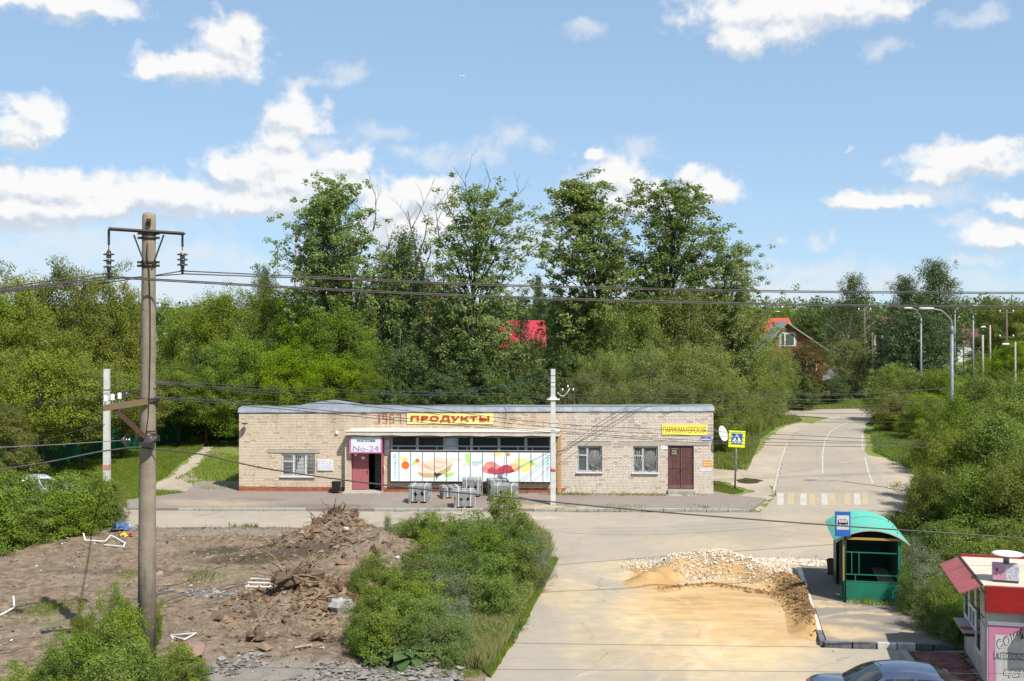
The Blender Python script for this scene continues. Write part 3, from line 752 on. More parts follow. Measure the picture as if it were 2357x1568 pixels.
# ---- the shop: long single-storey brick building
BA = math.atan(.8 / 23.6)
BO = Vector((-13.62, 56.8, 0))
bex, ben = Vector((math.cos(BA), -math.sin(BA))), Vector((-math.sin(BA), -math.cos(BA)))
def BF(u, v, d=0.0):
    """photo point on the facade plane (d metres in front of it) -> local x, z"""
    k = (u - U0) / F
    Yv = (d + BO.x * ben.x + BO.y * ben.y) / (k * ben.x + ben.y)
    return ((k * Yv - BO.x) * bex.x + (Yv - BO.y) * bex.y, H - (v - V0) * Yv / F)
def BX(u, d=0): return BF(u, 1000, d)[0]
def BZ(u, v, d=0): return BF(u, v, d)[1]
BW = BX(1642)
shop = thing('shop_building', 'long single-storey beige brick shop with grey metal roof edge, behind the pavement', 'shop', BO, -BA)
def wtop(x): return 4.02 + .14 * x / BW
M_mort = pm('mortar', (.29, .235, .18), (.22, .178, .136), 5, .95, 0, .2)
def brickmat(name, c1, c2, c3):
    m, t = newmat(name)
    a = attr_tint(t)
    r = nd(t, 'ShaderNodeObjectInfo').outputs['Random']
    p = nd(t, 'ShaderNodeTexCoord').outputs['Object']
    k = MA(t, 'FRACT', MA(t, 'ADD', a, MA(t, 'MULTIPLY', r, 7.31)))
    c = MIX(t, k, c1, c2)
    c = MIX(t, MAP(t, k, .93, .95), c, c3)
    g = NOI(t, p, .55, 5.0, .65)
    c = MIX(t, MAP(t, g, .52, .72, 0, .42), c, c3)
    st = NOI(t, VM(t, 'MULTIPLY', p, (1.1, 1.0, .28)), 1.6, 5.0, .65)
    zz = nd(t, 'ShaderNodeSeparateXYZ', {0: p}).outputs[2]
    c = MIX(t, MA(t, 'MULTIPLY', MAP(t, st, .48, .68), MAP(t, zz, 2.6, 4.0, 0, .55)), c, tuple(x * .45 for x in c3))
    c = MIX(t, MAP(t, NOI(t, VM(t, 'MULTIPLY', p, (2.2, 2.2, .35)), 1.0, 4.0, .6), .55, .75, 0, .3), c, tuple(x * .6 for x in c2))
    finish(t, princ(t, c, .9, 0, bump(t, NOI(t, p, 40, 3.0), .3, .006), .15))
    return m
M_bl = brickmat('sand_lime_brick_tan', (.63, .52, .395), (.565, .46, .34), (.44, .345, .255))
M_br = brickmat('sand_lime_brick_pale', (.65, .575, .49), (.575, .495, .41), (.43, .35, .285))
M_bred = brickmat('red_brick', (.40, .145, .075), (.31, .10, .055), (.22, .10, .07))
M_bora = brickmat('orange_brick', (.55, .35, .19), (.48, .29, .15), (.40, .25, .15))
XS = BX(1293)
op = []   # openings x0, x1, z0, z1
def opening(u0, u1, v0, v1):
    x0, z1 = BF(u0, v0); x1, z0 = BF(u1, v1); op.append((x0, x1, z0, z1)); return (x0, x1, z0, z1)
O_w1 = opening(648, 725, 1043, 1096)
O_door = opening(808, 884, 1004, 1129)
O_shop = opening(899, 1267, 1004, 1111)
O_r1 = opening(1329, 1386, 1027, 1086.5)
O_r2 = opening(1457, 1514.5, 1028, 1088)
O_rd = opening(1537, 1597, 1026, 1126)
LINT = [BF(1306, 1017) + BF(1407, 1026.6), BF(1424, 1017) + BF(1528, 1027.4), BF(1530, 1016) + BF(1632, 1025.6)]
WL = BF(617, 1035) + BF(737, 1042.6)
# masonry core as one wall with openings
xs = sorted({0.0, BW} | {v for o in op for v in o[:2]})
wall = MB()
for a, b in zip(xs[:-1], xs[1:]):
    hs = sorted([(o[2], o[3]) for o in op if o[0] < (a + b) / 2 < o[1]])
    z = -.1
    for lo, hi in hs + [(wtop((a + b) / 2) - .01, 99)]:
        if lo > z + .01: wall.box(a, b, .0, .30, z, lo)
        z = hi
front = obj('front_wall', wall, M_mort, shop)
# bricks laid proud of the mortar; the largest in view are pieces of their own
bl = dict(v=[], f=[], t=[]); br = dict(v=[], f=[], t=[]); rd = dict(v=[], f=[], t=[]); single = []
def put(dst, x0, x1, z0, z1, y1=-.014):
    o = len(dst['v']); j = rng.uniform(-.004, .004); y = y1 + j
    dst['v'] += [(x0, y, z0), (x1, y, z0), (x1, y, z1), (x0, y, z1), (x0, .002, z0), (x1, .002, z0), (x1, .002, z1), (x0, .002, z1)]
    dst['f'] += [(o, o + 1, o + 2, o + 3), (o, o + 4, o + 5, o + 1), (o + 1, o + 5, o + 6, o + 2), (o + 2, o + 6, o + 7, o + 3), (o + 3, o + 7, o + 4, o)]
    dst['t'] += [rng.random()] * 5
blocked = op + [(min(l[0], l[2]), max(l[0], l[2]), min(l[1], l[3]), max(l[1], l[3])) for l in LINT + [WL]]
CH, CW, J = .0775, .262, .012
row, z = 0, .0
while z < 4.2:
    x = -(.131 if row % 2 else 0) - (.065 if row % 5 == 3 else 0)
    while x < BW:
        right = x > XS
        w = CW if not right else CW * 1.0
        if row % 6 == 5: w *= .5
        x0, x1 = max(x, 0.0), min(x + w - J, BW)
        zc = z + CH / 2
        if x1 - x0 > .04 and z + CH < wtop(x0) - .012:
            parts = [(x0, x1)]
            for o in blocked:
                if o[2] - .03 < zc < o[3] + .03:
                    nxt = []
                    for a, b in parts:
                        if b <= o[0] or a >= o[1]: nxt.append((a, b))
                        else:
                            if a < o[0] - .03: nxt.append((a, o[0]))
                            if b > o[1] + .03: nxt.append((o[1], b))
                    parts = nxt
            for a, b in parts:
                if right:
                    if abs(b - a - (CW - J)) < .001 and len(single) < 300 and (a + b) / 2 > BX(1532): single.append((a, z))
                    else: put(br, a, b, z, z + CH - J)
                elif z < .27 : put(rd, a, b, z, z + CH - J)
                else: put(bl, a, b, z, z + CH - J)
        x += w
    z += CH; row += 1
for nm, d, m in (('brick_courses', bl, M_bl), ('brick_courses', br, M_br), ('red_brick_courses', rd, M_bred)):
    o = link(nm, np_mesh(nm, np.array(d['v']), np.array(d['f']), 4, m, np.array(d['t'])), front)
    o['kind'] = 'stuff'
pb = MB(); pb.box(0, CW - J, -.016, .002, 0, CH - J)
pbm = pb.mesh('brick', M_br)
for a, zz in single:
    o = link('brick', pbm, front, (a, rng.uniform(-.004, .004), zz))
# body behind: side walls, back wall, flat roof
mb = MB()
for xa_ in (.02, BW - .30):
    mb.add([(xa_, .3, -.1), (xa_ + .28, .3, -.1), (xa_ + .28, 11.7, -.1), (xa_, 11.7, -.1), (xa_, .3, 4.0), (xa_ + .28, .3, 4.0), (xa_ + .28, 11.7, 2.6), (xa_, 11.7, 2.6)], [(3, 2, 1, 0), (4, 5, 6, 7), (0, 1, 5, 4), (1, 2, 6, 5), (2, 3, 7, 6), (3, 0, 4, 7)])
mb.box(.02, BW - .02, 11.7, 12.0, -.1, 2.6)
obj('side_wall', mb, pm('plain_brickwork', (.46, .36, .26), (.38, .29, .2), 6, .9, 0, .3), shop)
M_felt = pm('roofing_felt', (.10, .10, .10), (.14, .135, .13), 2, .9, 0, .2)
mb = MB(); mb.add([(.0, 1.0, 4.1), (BW, 1.0, 4.2), (BW, 12.1, 2.75), (0, 12.1, 2.75), (.0, 1.0, 4.0), (BW, 1.0, 4.1), (BW, 12.1, 2.65), (0, 12.1, 2.65)], [(0, 1, 2, 3), (7, 6, 5, 4), (0, 4, 5, 1), (1, 5, 6, 2), (2, 6, 7, 3), (3, 7, 4, 0)])
obj('shed_roof', mb, M_felt, shop)
# folded metal sheets along the roof edge
M_zinc = pm('zinc_sheet', (.215, .24, .265), (.165, .185, .205), 1.6, .5, .15, .12, .02, streak=(.30, .32, .34))
n = 14
HUMP = lambda x: max(0, 1 - abs(x - BX(762)) / 1.9) * .30
for i in range(n):
    a, b = -.06 + (BW + .12) * i / n, -.06 + (BW + .12) * (i + 1) / n
    mb = MB(); V = []; K = 6
    for k in range(K + 1):
        x = a + (b - a) * k / K - (.004 if k == K else 0)
        t = wtop(max(0, min(BW, x)))
        w1, w2 = .012 * math.sin(x * 3.1) + .01 * math.sin(x * 7.7), .02 * math.sin(x * 1.9 + 1)
        V += [(x, -.06, t - .03), (x, -.05 + w1, t + .0), (x, .10 + w1, t + .17), (x, .16, t + .20), (x, .95, t + .235 + HUMP(x) + w2 * .5), (x, 1.1, t + .05)]
    mb.add(V, [(6 * k + j, 6 * k + 6 + j, 6 * k + 7 + j, 6 * k + 1 + j) for k in range(K) for j in range(5)])
    mb.box(b - .02, b - .004, -.062, .17, wtop(min(b, BW)) - .02, wtop(min(b, BW)) - .005)
    obj('roof_edge_sheet', mb, M_zinc, shop)
mb = MB(); mb.box(-.02, BW + .02, -.035, .05, 4.0, 4.02)
# entrance pier, right pier, canopy
def brick_pier(x0, x1, y0, z0, z1, mat):
    d = dict(v=[], f=[], t=[]); z = z0; r = 0
    core = MB(); core.box(x0 + .006, x1 - .006, y0 + .012, .0, z0 - .1, z1)
    o = obj('brick_pier', core, M_mort, shop)
    while z + CH < z1:
        cut = [x0, x0 + (x1 - x0) * (.62 if r % 2 else .38), x1]
        for a, b in zip(cut[:-1], cut[1:]):
            q = len(d['v']); b -= (J if b < x1 else 0); y = y0 + rng.uniform(-.003, .003)
            d['v'] += [(a, y, z), (b, y, z), (b, y, z + CH - J), (a, y, z + CH - J), (a, -.005, z), (b, -.005, z), (b, -.005, z + CH - J), (a, -.005, z + CH - J)]
            d['f'] += [(q, q + 1, q + 2, q + 3), (q, q + 4, q + 5, q + 1), (q + 1, q + 5, q + 6, q + 2), (q + 2, q + 6, q + 7, q + 3), (q + 3, q + 7, q + 4, q)]
            d['t'] += [rng.random()] * 5
        z += CH; r += 1
    c = link('brick_courses', np_mesh('brick_courses', np.array(d['v']), np.array(d['f']), 4, mat, np.array(d['t'])), o)
    c['kind'] = 'stuff'
ZC = BZ(1000, 1003, .6)
brick_pier(BX(794, .28), BX(808, .28), -.28, .02, ZC, M_bl)
brick_pier(BX(1283, .06), BX(1292, .06), -.07, .02, ZC - .02, M_bora)
x0, x1 = BX(794, .62), BX(1289, .62)
M_can = pm('canopy_board', (.60, .52, .43), (.50, .42, .34), 2.5, .8, 0, .15, streak=(.68, .64, .58))
mb = MB(); V = []
K = 22
for k in range(K + 1):
    x = x0 + (x1 - x0) * k / K; s = .018 * math.sin(k * 1.7) + .01 * math.sin(k * 3.1)
    inset = .28 if k == 0 else 0
    V += [(x, -.02, ZC + .04), (x, -.62, ZC + s), (x, -.625, ZC + .205 + s), (x + inset, -.015, ZC + .29 + s * .4)]
mb.add(V, [(4 * k + j, 4 * k + 4 + j, 4 * k + 5 + j, 4 * k + 1 + j) for k in range(K) for j in range(3)] + [(0, 1, 2, 3), (4 * K + 3, 4 * K + 2, 4 * K + 1, 4 * K)])
can = obj('canopy', mb, M_can, shop)
mb = MB(); mb.box(x0 + .1, x1 - .05, -.58, -.40, ZC - .075, ZC - .022); obj('canopy_beam', mb, pm('green_beam', (.10, .16, .12), (.07, .11, .085), 5, .7), can)
mb = MB(); mb.box(x0 + .05, x1, -.66, -.635, ZC + .19, ZC + .225); obj('drip_edge', mb, M_white, can)

# shopfront: printed panels below, strip of windows above, standing proud under the canopy
D = .26
sx0, sz1 = BF(899, 1041, D); sx1, sz0 = BF(1267, 1109.5, D)
sf = obj('shopfront', MB().box(sx0 - .02, sx1 + .02, -D + .03, .25, sz0 - .06, sz1 + .03).box(sx0 - .02, sx1 + .02, -D + .03, .25, ZC - .09, ZC - .02), pm('brown_frame', (.15, .095, .06), (.11, .07, .05), 6, .7), shop)
M_panel = pm('printed_panel', (.80, .83, .84), (.72, .80, .80), .9, .35, 0, 0)
PU = [899, 918.3, 945, 972, 999.6, 1028, 1055.5, 1082.5, 1111, 1138.5, 1166, 1194.5, 1222, 1249.7, 1267]
for a, b in zip(PU[:-1], PU[1:]):
    mb = MB(); mb.box(BX(a, D) + .018, BX(b, D) - .018, -D - .004, -D + .03, sz0, sz1)
    obj('print_panel', mb, M_panel, sf)
def decal(name, polys, mat, lay):
    """flat print: polygons in photo coordinates laid on the panels, cut at the panel joints"""
    y = -D - .005 - .0012 * lay
    for poly in polys:
        mb = MB()
        pts = [BF(u, v, D) for u, v in poly]
        for a, b in zip(PU[:-1], PU[1:]):
            xa, xb = BX(a, D) + .02, BX(b, D) - .02
            q = pts
            for lim, sgn in ((xa, 1), (xb, -1)):
                out = []
                for i in range(len(q)):
                    p0, p1 = q[i - 1], q[i]
                    i0, i1 = sgn * (p0[0] - lim) >= 0, sgn * (p1[0] - lim) >= 0
                    if i0 != i1:
                        t = (lim - p0[0]) / (p1[0] - p0[0]); out.append((lim, p0[1] + t * (p1[1] - p0[1])))
                    if i1: out.append(p1)
                q = out
                if not q: break
            if len(q) > 2:
                q = [(x, min(max(z, sz0), sz1)) for x, z in q]
                mb.add([(x, y, z) for x, z in q], [tuple(range(len(q)))])
        if mb.v: obj(name, mb, mat, sf)
def blob(cu, cv, ru, rv, rot=0, wob=.08, n=22, seed=0, a0=0, a1=360):
    r = random.Random(seed * 31 + int(cu)); out = []
    for k in range(n):
        t = math.radians(a0 + (a1 - a0) * k / (n - (0 if a1 - a0 == 360 else 1))); w = 1 + r.uniform(-wob, wob)
        x, y = ru * w * math.cos(t), rv * w * math.sin(t); c, s = math.cos(math.radians(rot)), math.sin(math.radians(rot))
        out.append((cu + x * c - y * s, cv + x * s + y * c))
    return out
def flat(name, c, c2=None, sc=6): return pm('print_' + name, c, c2 or c, sc, .4, 0, 0)
k6 = lambda x, y: (903.5 + x * .16667, 966.4 + y * .16667)   # coordinates read off an enlargement of the banner
B6 = lambda *p: [k6(*q) for q in p]
decal('print_shade', [blob(1000, 1100, 65, 8), blob(1170, 1098, 70, 10), blob(1235, 1060, 30, 18)], flat('shade', (.66, .78, .77), (.78, .84, .83), 2), 0)
decal('print_lettuce', [B6((245, 640), (300, 560), (360, 540), (370, 580), (320, 610)), B6((720, 740), (780, 730), (860, 720), (830, 770), (760, 800), (715, 790)), B6((1010, 470), (1060, 462), (1068, 640), (1030, 620), (1005, 540)), B6((1900, 560), (2000, 610), (1960, 640), (1890, 630))], flat('leaf', (.36, .66, .10), (.55, .76, .25), 14), 1)
decal('print_lettuce', [blob(*k6(1790, 610), 21, 14, -10, .2, 20, 4)], flat('pale_leaf', (.62, .76, .26), (.74, .82, .45), 10), 1)
decal('print_lemon', [blob(*k6(155, 545), 7, 5, 0, .1), B6((1760, 720), (1830, 650), (1910, 590), (1905, 690), (1840, 720)), blob(*k6(1450, 480), 10, 4)], flat('lemon', (.84, .66, .10), (.86, .76, .25), 8), 2)
decal('print_tomato', [blob(*k6(178, 628), 9.3, 9.3, 0, .03), blob(*k6(1600, 480), 3.5, 4), blob(*k6(345, 565), 5, 5, 30)], flat('tomato', (.80, .11, .02), (.82, .24, .05), 10), 2)
decal('print_bread', [B6((345, 715), (420, 735), (600, 740), (740, 660), (830, 600), (800, 690), (700, 760), (560, 800), (430, 795), (370, 765))], flat('bread', (.66, .50, .22), (.50, .34, .12), 40), 3)
decal('print_ham', [B6((340, 610), (420, 565), (540, 560), (600, 500), (660, 520), (780, 545), (840, 590), (740, 640), (640, 720), (480, 730), (360, 690)), B6((780, 520), (900, 530), (1000, 535), (960, 565), (830, 570)), B6((960, 600), (1040, 590), (1060, 620), (980, 640))], flat('ham', (.82, .60, .45), (.86, .72, .60), 12), 4)
decal('print_ham_fold', [B6((590, 545), (660, 575), (760, 590), (700, 600), (600, 585)), B6((540, 625), (640, 655), (740, 620), (650, 680), (560, 660)), B6((430, 600), (520, 650), (600, 690), (500, 690), (420, 650))], flat('ham_fold', (.72, .40, .26), (.78, .52, .38), 12), 5)
decal('print_mark', [B6((585, 720), (610, 740), (640, 735), (690, 745), (645, 775), (620, 790), (612, 830), (598, 785), (580, 770))], flat('dark_mark', (.06, .05, .04)), 6)
decal('print_knife', [B6((1095, 570), (1200, 568), (1240, 535), (1240, 600), (1150, 650), (1098, 625))], flat('steel', (.42, .52, .54), (.6, .68, .7), 10), 2)
decal('print_meat', [B6((1230, 680), (1290, 590), (1370, 572), (1450, 610), (1520, 680), (1440, 755), (1330, 745), (1250, 720))], flat('meat', (.66, .16, .15), (.78, .36, .33), 9), 3)
decal('print_meat', [B6((1310, 690), (1370, 650), (1430, 690), (1500, 640), (1580, 618), (1680, 650), (1700, 720), (1560, 740), (1420, 760), (1320, 735))], flat('dark_meat', (.42, .03, .06), (.56, .12, .14), 14), 4)
decal('print_salmon', [B6((1620, 600), (1710, 595), (1780, 640), (1760, 700), (1690, 720), (1650, 660))], flat('salmon', (.80, .42, .18), (.84, .60, .40), 14), 5)
decal('print_plate', [B6((1240, 745), (1420, 768), (1600, 745), (1740, 700), (1600, 790), (1420, 800), (1290, 780))], flat('plate', (.80, .84, .85)), 2)
# vertical shop lettering on the end panels
M_tq = flat('turquoise', (.16, .50, .62)); M_lg = flat('logo_green', (.30, .62, .20))
for a, b in ((899, 918.3), (1249.7, 1267)):
    tm = text_mesh('окраина', 1.0, .17, .002)
    tm.v = [(BX(a, D) + .33 - p[2] * 1.0, p[1] - D - .006, sz0 + .12 + p[0] * .98) for p in tm.v]
    obj('lettering', tm, M_tq, sf)
    for i in range(2):
        for j in range(2):
            mb = MB(); xx = BX(a, D) + .12 + i * .10; zz = sz1 - .28 + j * .11
            mb.box(xx, xx + .08, -D - .008, -D - .004, zz, zz + .035).box(xx, xx + .08, -D - .008, -D - .004, zz + .045, zz + .075)
            obj('logo', mb, M_lg if j else M_tq, sf)
# strip of windows
M_glassd = glass('dark_glass', (.035, .04, .042), .08, .5)
M_greyf = pm('grey_frame', (.30, .33, .35), (.24, .26, .28), 5, .6)
wz1, wz0 = BZ(1080, 1008, .2), BZ(1080, 1038, .2)
k3 = [899.5, 959.7, 1022.5, 1050.5, 1084.5, 1147.5, 1209.5, 1267]
for i, (a, b) in enumerate(zip(k3[:-1], k3[1:])):
    xa, xb = BX(a, .2), BX(b, .2)
    w = obj('transom_window', MB().box(xa, xa + .09, -.22, -.1, wz0, wz1).box(xb - .05, xb, -.22, -.1, wz0, wz1).box(xa + .09, xb - .05, -.215, -.1, wz0, wz0 + .04).box(xa + .09, xb - .05, -.215, -.1, wz0 + .19, wz0 + .26), M_greyf, sf)
    if i == 2:
        obj('blank_panel', MB().box(xa + .09, xb - .05, -.2, -.12, wz0 + .04, wz1), pm('pale_blank', (.36, .42, .45), (.30, .36, .39), 2, .5), w)
    else:
        obj('pane', MB().box(xa + .09, xb - .05, -.175, -.165, wz0 + .26, wz1), M_glassd, w)
        obj('pane', MB().box(xa + .09, xb - .05, -.178, -.168, wz0 + .04, wz0 + .19), M_glassd, w)
        xm = xa + (xb - xa) * (.28 if i % 2 == 0 else .72)
        obj('mullion', MB().box(xm - .03, xm + .03, -.20, -.16, wz0 + .04, wz0 + .19), M_greyf, w)

# shop entrance
dx0, dx1, dz0, dz1 = O_door
M_pink = pm('pink_door_paint', (.36, .115, .125), (.31, .095, .105), 2, .5, 0, .05)
dzt = BZ(845, 1040.5, 0)
zf = .17
df = obj('door_frame', MB().box(dx0, dx0 + .06, -.06, .1, zf, dz1 - .06).box(dx1 - .09, dx1, -.10, .1, zf, dz1 - .06), M_pink, shop)
leaf = obj('shop_door', MB().box(dx0 + .065, BX(849), -.03, .02, zf + .02, dzt - .03, bev=.008), M_pink, shop)
obj('notice', MB().lathe([(.085, -.002), (.085, .004)], 16), M_whites, leaf, (BX(818.5), -.034, BZ(818, 1046))).rotation_euler = (math.radians(90), 0, 0)
obj('notice', MB().box(BX(832), BX(840), -.036, -.031, BZ(836, 1057), BZ(836, 1051)), M_whites, leaf)
obj('door_handle', MB().box(BX(846), BX(846.8), -.08, -.035, 1.0, 1.16), M_dark, leaf)
ol = MB(); ol.T = Matrix.Translation((dx1 - .1, -.05, 0)) @ Matrix.Rotation(math.radians(-82), 4, 'Z')
ol.box(-.02, .42, -.02, .02, zf + .02, dzt - .03)
obj('open_door_leaf', ol, M_pink, shop)
obj('door_pull', MB().tube([(dx1 + .01, -.14, 1.05), (dx1 + .05, -.2, 1.1), (dx1 + .05, -.2, 1.35), (dx1 + .01, -.14, 1.4)], .016), M_whites, shop)
# dim interior behind the open leaf
obj('interior_wall', MB().box(dx0 - .3, dx1 + .5, 3.0, 3.1, 0, 2.8).box(dx0 - .4, dx0 - .3, .3, 3.0, 0, 2.8).box(dx1 + .5, dx1 + .6, .3, 3.0, 0, 2.8), pm('interior_paint', (.10, .10, .095), (.07, .07, .065), 3, .8), shop)
fr = obj('drinks_fridge', MB().box(BX(856), BX(878), .9, 1.5, .1, 1.9, bev=.02), pm('fridge_grey', (.16, .17, .17), (.10, .105, .105), 3, .35), shop)
for i in range(4):
    obj('shelf', MB().box(BX(857), BX(877), .87, .90, .5 + i * .35, .53 + i * .35), M_galv, fr)
# steps
obj('entrance_step', MB().box(BX(795), BX(880, .5), -.95, -.0, -.05, .17, bev=.02), M_conc, shop)
# signs on the shop: things of their own
def facade_thing(name, label, cat): 
    return thing(name, label, cat, BO, -BA)
M_signw = pm('sign_white', (.66, .67, .70), (.58, .59, .62), 1.5, .4, 0, 0)
M_signp = pm('sign_pink', (.52, .17, .36), (.46, .14, .31), 2, .4, 0, 0)
s = facade_thing('shop_sign', 'white and pink board reading магазин № 24 above the open pink door', 'sign')
zb, zt = dzt, ZC - .03
obj('board', MB().box(dx0 + .005, dx1 - .02, -.50, -.40, zb, zt), M_signp, s)
obj('face', MB().box(dx0 + .09, dx1 - .10, -.508, -.501, zb + .06, zt - .02), M_signw, s)
xa, xb = dx0 + .10, dx1 - .11
tm = text_mesh('магазин', (xb - xa) * .62, .13, .004, .008); tm.v = [(p[0] + xa + (xb - xa) * .2, p[1] - .509, p[2] + zt - .30) for p in tm.v]; obj('lettering', tm, M_blacks, s)
tm = text_mesh('No-24', (xb - xa) * .88, .27, .004, .0); tm.v = [(p[0] + xa + (xb - xa) * .06, p[1] - .509, p[2] + zb + .10) for p in tm.v]; obj('lettering', tm, pm('print_mauve', (.46, .17, .46), None, 3, .4, 0, 0), s)
s = facade_thing('shop_sign', 'long yellow board with red ПРОДУКТЫ letters above the canopy', 'sign')
xa, zt = BF(937, 952, .04); xb, zb = BF(1135.5, 976, .04)
obj('board', MB().box(xa, xb, -.055, -.018, zb, zt), pm('yellow_board', (.84, .76, .27), (.80, .71, .24), 1.2, .5, 0, 0), s)
tm = text_mesh('ПРОДУКТЫ', (xb - xa) * .91, (zt - zb) * .60, .045, .022, space=1.08); tm.v = [(p[0] + xa + (xb - xa) * .046, p[1] - .056, p[2] + zb + (zt - zb) * .2) for p in tm.v]
obj('lettering', tm, pm('red_letters', (.56, .035, .02), (.46, .03, .02), 4, .35, 0, 0), s)
s = facade_thing('barber_sign', 'yellow board with brown ПАРИКМАХЕРСКАЯ lettering near the right corner of the shop', 'sign')
xa, zt = BF(1523.5, 977.6, .03); xb, zb = BF(1626.6, 1002, .03)
obj('board', MB().box(xa, xb, -.05, -.018, zb, zt), pm('bright_yellow_board', (.84, .75, .12), (.80, .70, .10), 1.2, .5, 0, 0), s)
tm = text_mesh('ПАРИКМАХЕРСКАЯ', (xb - xa) * .95, (zt - zb) * .58, .004, .0, space=.95); tm.v = [(p[0] + xa + (xb - xa) * .025, p[1] - .051, p[2] + zb + (zt - zb) * .24) for p in tm.v]
obj('lettering', tm, pm('print_brown', (.30, .10, .035), None, 3, .5, 0, 0), s)
# year in darker bricks
mb = MB()
SEG = {'1': [(1, 0, 1, 2)], '9': [(0, 1, 0, 2), (0, 2, 1, 2), (1, 0, 1, 2), (0, 1, 1, 1), (0, 0, 1, 0)], '6': [(0, 0, 0, 2), (0, 2, 1, 2), (0, 1, 1, 1), (1, 0, 1, 1), (0, 0, 1, 0)], '7': [(0, 2, 1, 2), (1, 0, 1, 2)]}
for ch, u in zip('1967', (865, 882, 898, 914)):
    DG = dict(v=[], f=[], t=[])
    for a, b, c, d in SEG[ch]:
        x0, z0 = BF(u + a * 8, 974 - b * 10); x1, z1 = BF(u + c * 8, 974 - d * 10)
        L = max(1, round(math.hypot(x1 - x0, z1 - z0) / .085))
        for k in range(L + 1):
            x = x0 + (x1 - x0) * k / L; zz = z0 + (z1 - z0) * k / L
            put(DG, x - .036, x + .036, zz - .031, zz + .031, -.022)
    link('year_numeral', np_mesh('year_numeral', np.array(DG['v']), np.array(DG['f']), 4, M_bred, np.array(DG['t'])), front)
# windows
M_sill = pm('sill_metal', (.66, .66, .64), (.55, .55, .53), 3, .5, 0, .1)
M_frw = pm('peeling_white_frame', (.60, .60, .58), (.36, .35, .33), 14, .7, 0, .3)
M_frg = pm('grey_peeling_frame', (.42, .44, .45), (.28, .28, .28), 12, .75, 0, .3)
M_glass2 = glass('curtained_glass', (.11, .125, .13), .06, .6)
M_curt = pm('curtain_cloth', (.30, .32, .33), (.20, .21, .22), 4, .9)
M_grille = pm('grille_bars', (.52, .50, .45), (.36, .34, .30), 10, .6)
def window(o, cols, fm, split=None):
    x0, x1, z0, z1 = o
    w = link('window', None, shop); w.empty_display_size = .2
    fw = .075
    fm_b = MB().box(x0, x0 + fw, .06, .14, z0, z1).box(x1 - fw, x1, .06, .14, z0, z1).box(x0 + fw, x1 - fw, .06, .14, z0, z0 + fw).box(x0 + fw, x1 - fw, .06, .14, z1 - fw, z1)
    for c in cols: 
        xc = x0 + (x1 - x0) * c
        fm_b.box(xc - .055, xc + .055, .055, .14, z0 + fw, z1 - fw)
    obj('frame', fm_b, fm, w)
    ed = [x0 + fw] + [x0 + (x1 - x0) * c for c in cols] + [x1 - fw]
    for i, (a, b) in enumerate(zip(ed[:-1], ed[1:])):
        a2, b2 = a + (.055 if i else 0), b - (.055 if i < len(ed) - 2 else 0)
        obj('pane', MB().box(a2, b2, .105, .115, z0 + fw, z1 - fw), M_glass2 if i != 1 or len(cols) < 2 else M_glass2, w)
        if split == i:
            zs = z0 + (z1 - z0) * .64
            obj('transom', MB().box(a2, b2, .05, .102, zs - .035, zs + .035), fm, w)
    obj('sill', MB().box(x0 - .06, x1 + .03, -.10, .055, z0 - .06, z0 - .002), M_sill, w)
    return w, ed
w, ed = window(O_w1, (.36, .72), M_frw, 0)
x0, x1, z0, z1 = O_w1
for i, (a, b) in enumerate(((ed[0], ed[1] - .05), (ed[1] + .05, ed[2] - .05), (ed[2] + .05, ed[3]))):
    mb = MB(); n = 5
    for k in range(n): mb.tube([(a + (b - a) * (k + .5) / n, .03, z0 + .08), (a + (b - a) * (k + .5) / n, .03, z1 - .08)], .007, 4)
    for k in range(6): mb.tube([(a, .028, z0 + .1 + (z1 - z0 - .2) * k / 5), (b, .028, z0 + .1 + (z1 - z0 - .2) * k / 5)], .006, 4)
    obj('window_grille', mb, M_grille, w)
obj('curtain', MB().prism([(ed[1] + .08, z0 + .1), (ed[2] - .08, z0 + .1), (ed[2] - .12, z1 - .35), (ed[1] + .45, z1 - .12), (ed[1] + .2, z1 - .5)], .088, .10), pm('net_curtain', (.40, .43, .45), (.32, .35, .36), 3, .8), w)
for o in (O_r1, O_r2):
    w, ed = window(o, (.40,), M_frg, 0)
    x0, x1, z0, z1 = o
    for a, b in ((ed[0] + .01, ed[1] - .06), (ed[1] + .06, ed[2] - .01)):
        mb = MB(); n = 9 if b - a > .5 else (4 if o is O_r2 else 0)
        zt = z1 - .2
        for k in range(n):
            f = k / (n - 1)
            mb.tube([(a + (b - a) * (.5 + (f - .5) * .25), .03, z0 + .08), (a + (b - a) * f, .03, zt - (abs(f - .5) * 2) ** 2 * .25)], .008, 4)
        if n: 
            mb.tube([(a, .032, z0 + .45), (b, .032, z0 + .1)], .008, 4)
            obj('window_grille', mb, M_grille, w)
for l in LINT + [WL]:
    obj('lintel', MB().box(min(l[0], l[2]), max(l[0], l[2]), -.022, .03, min(l[1], l[3]), max(l[1], l[3])), pm('lintel_concrete', (.40, .36, .30), (.34, .30, .25), 4, .9, 0, .2), front)
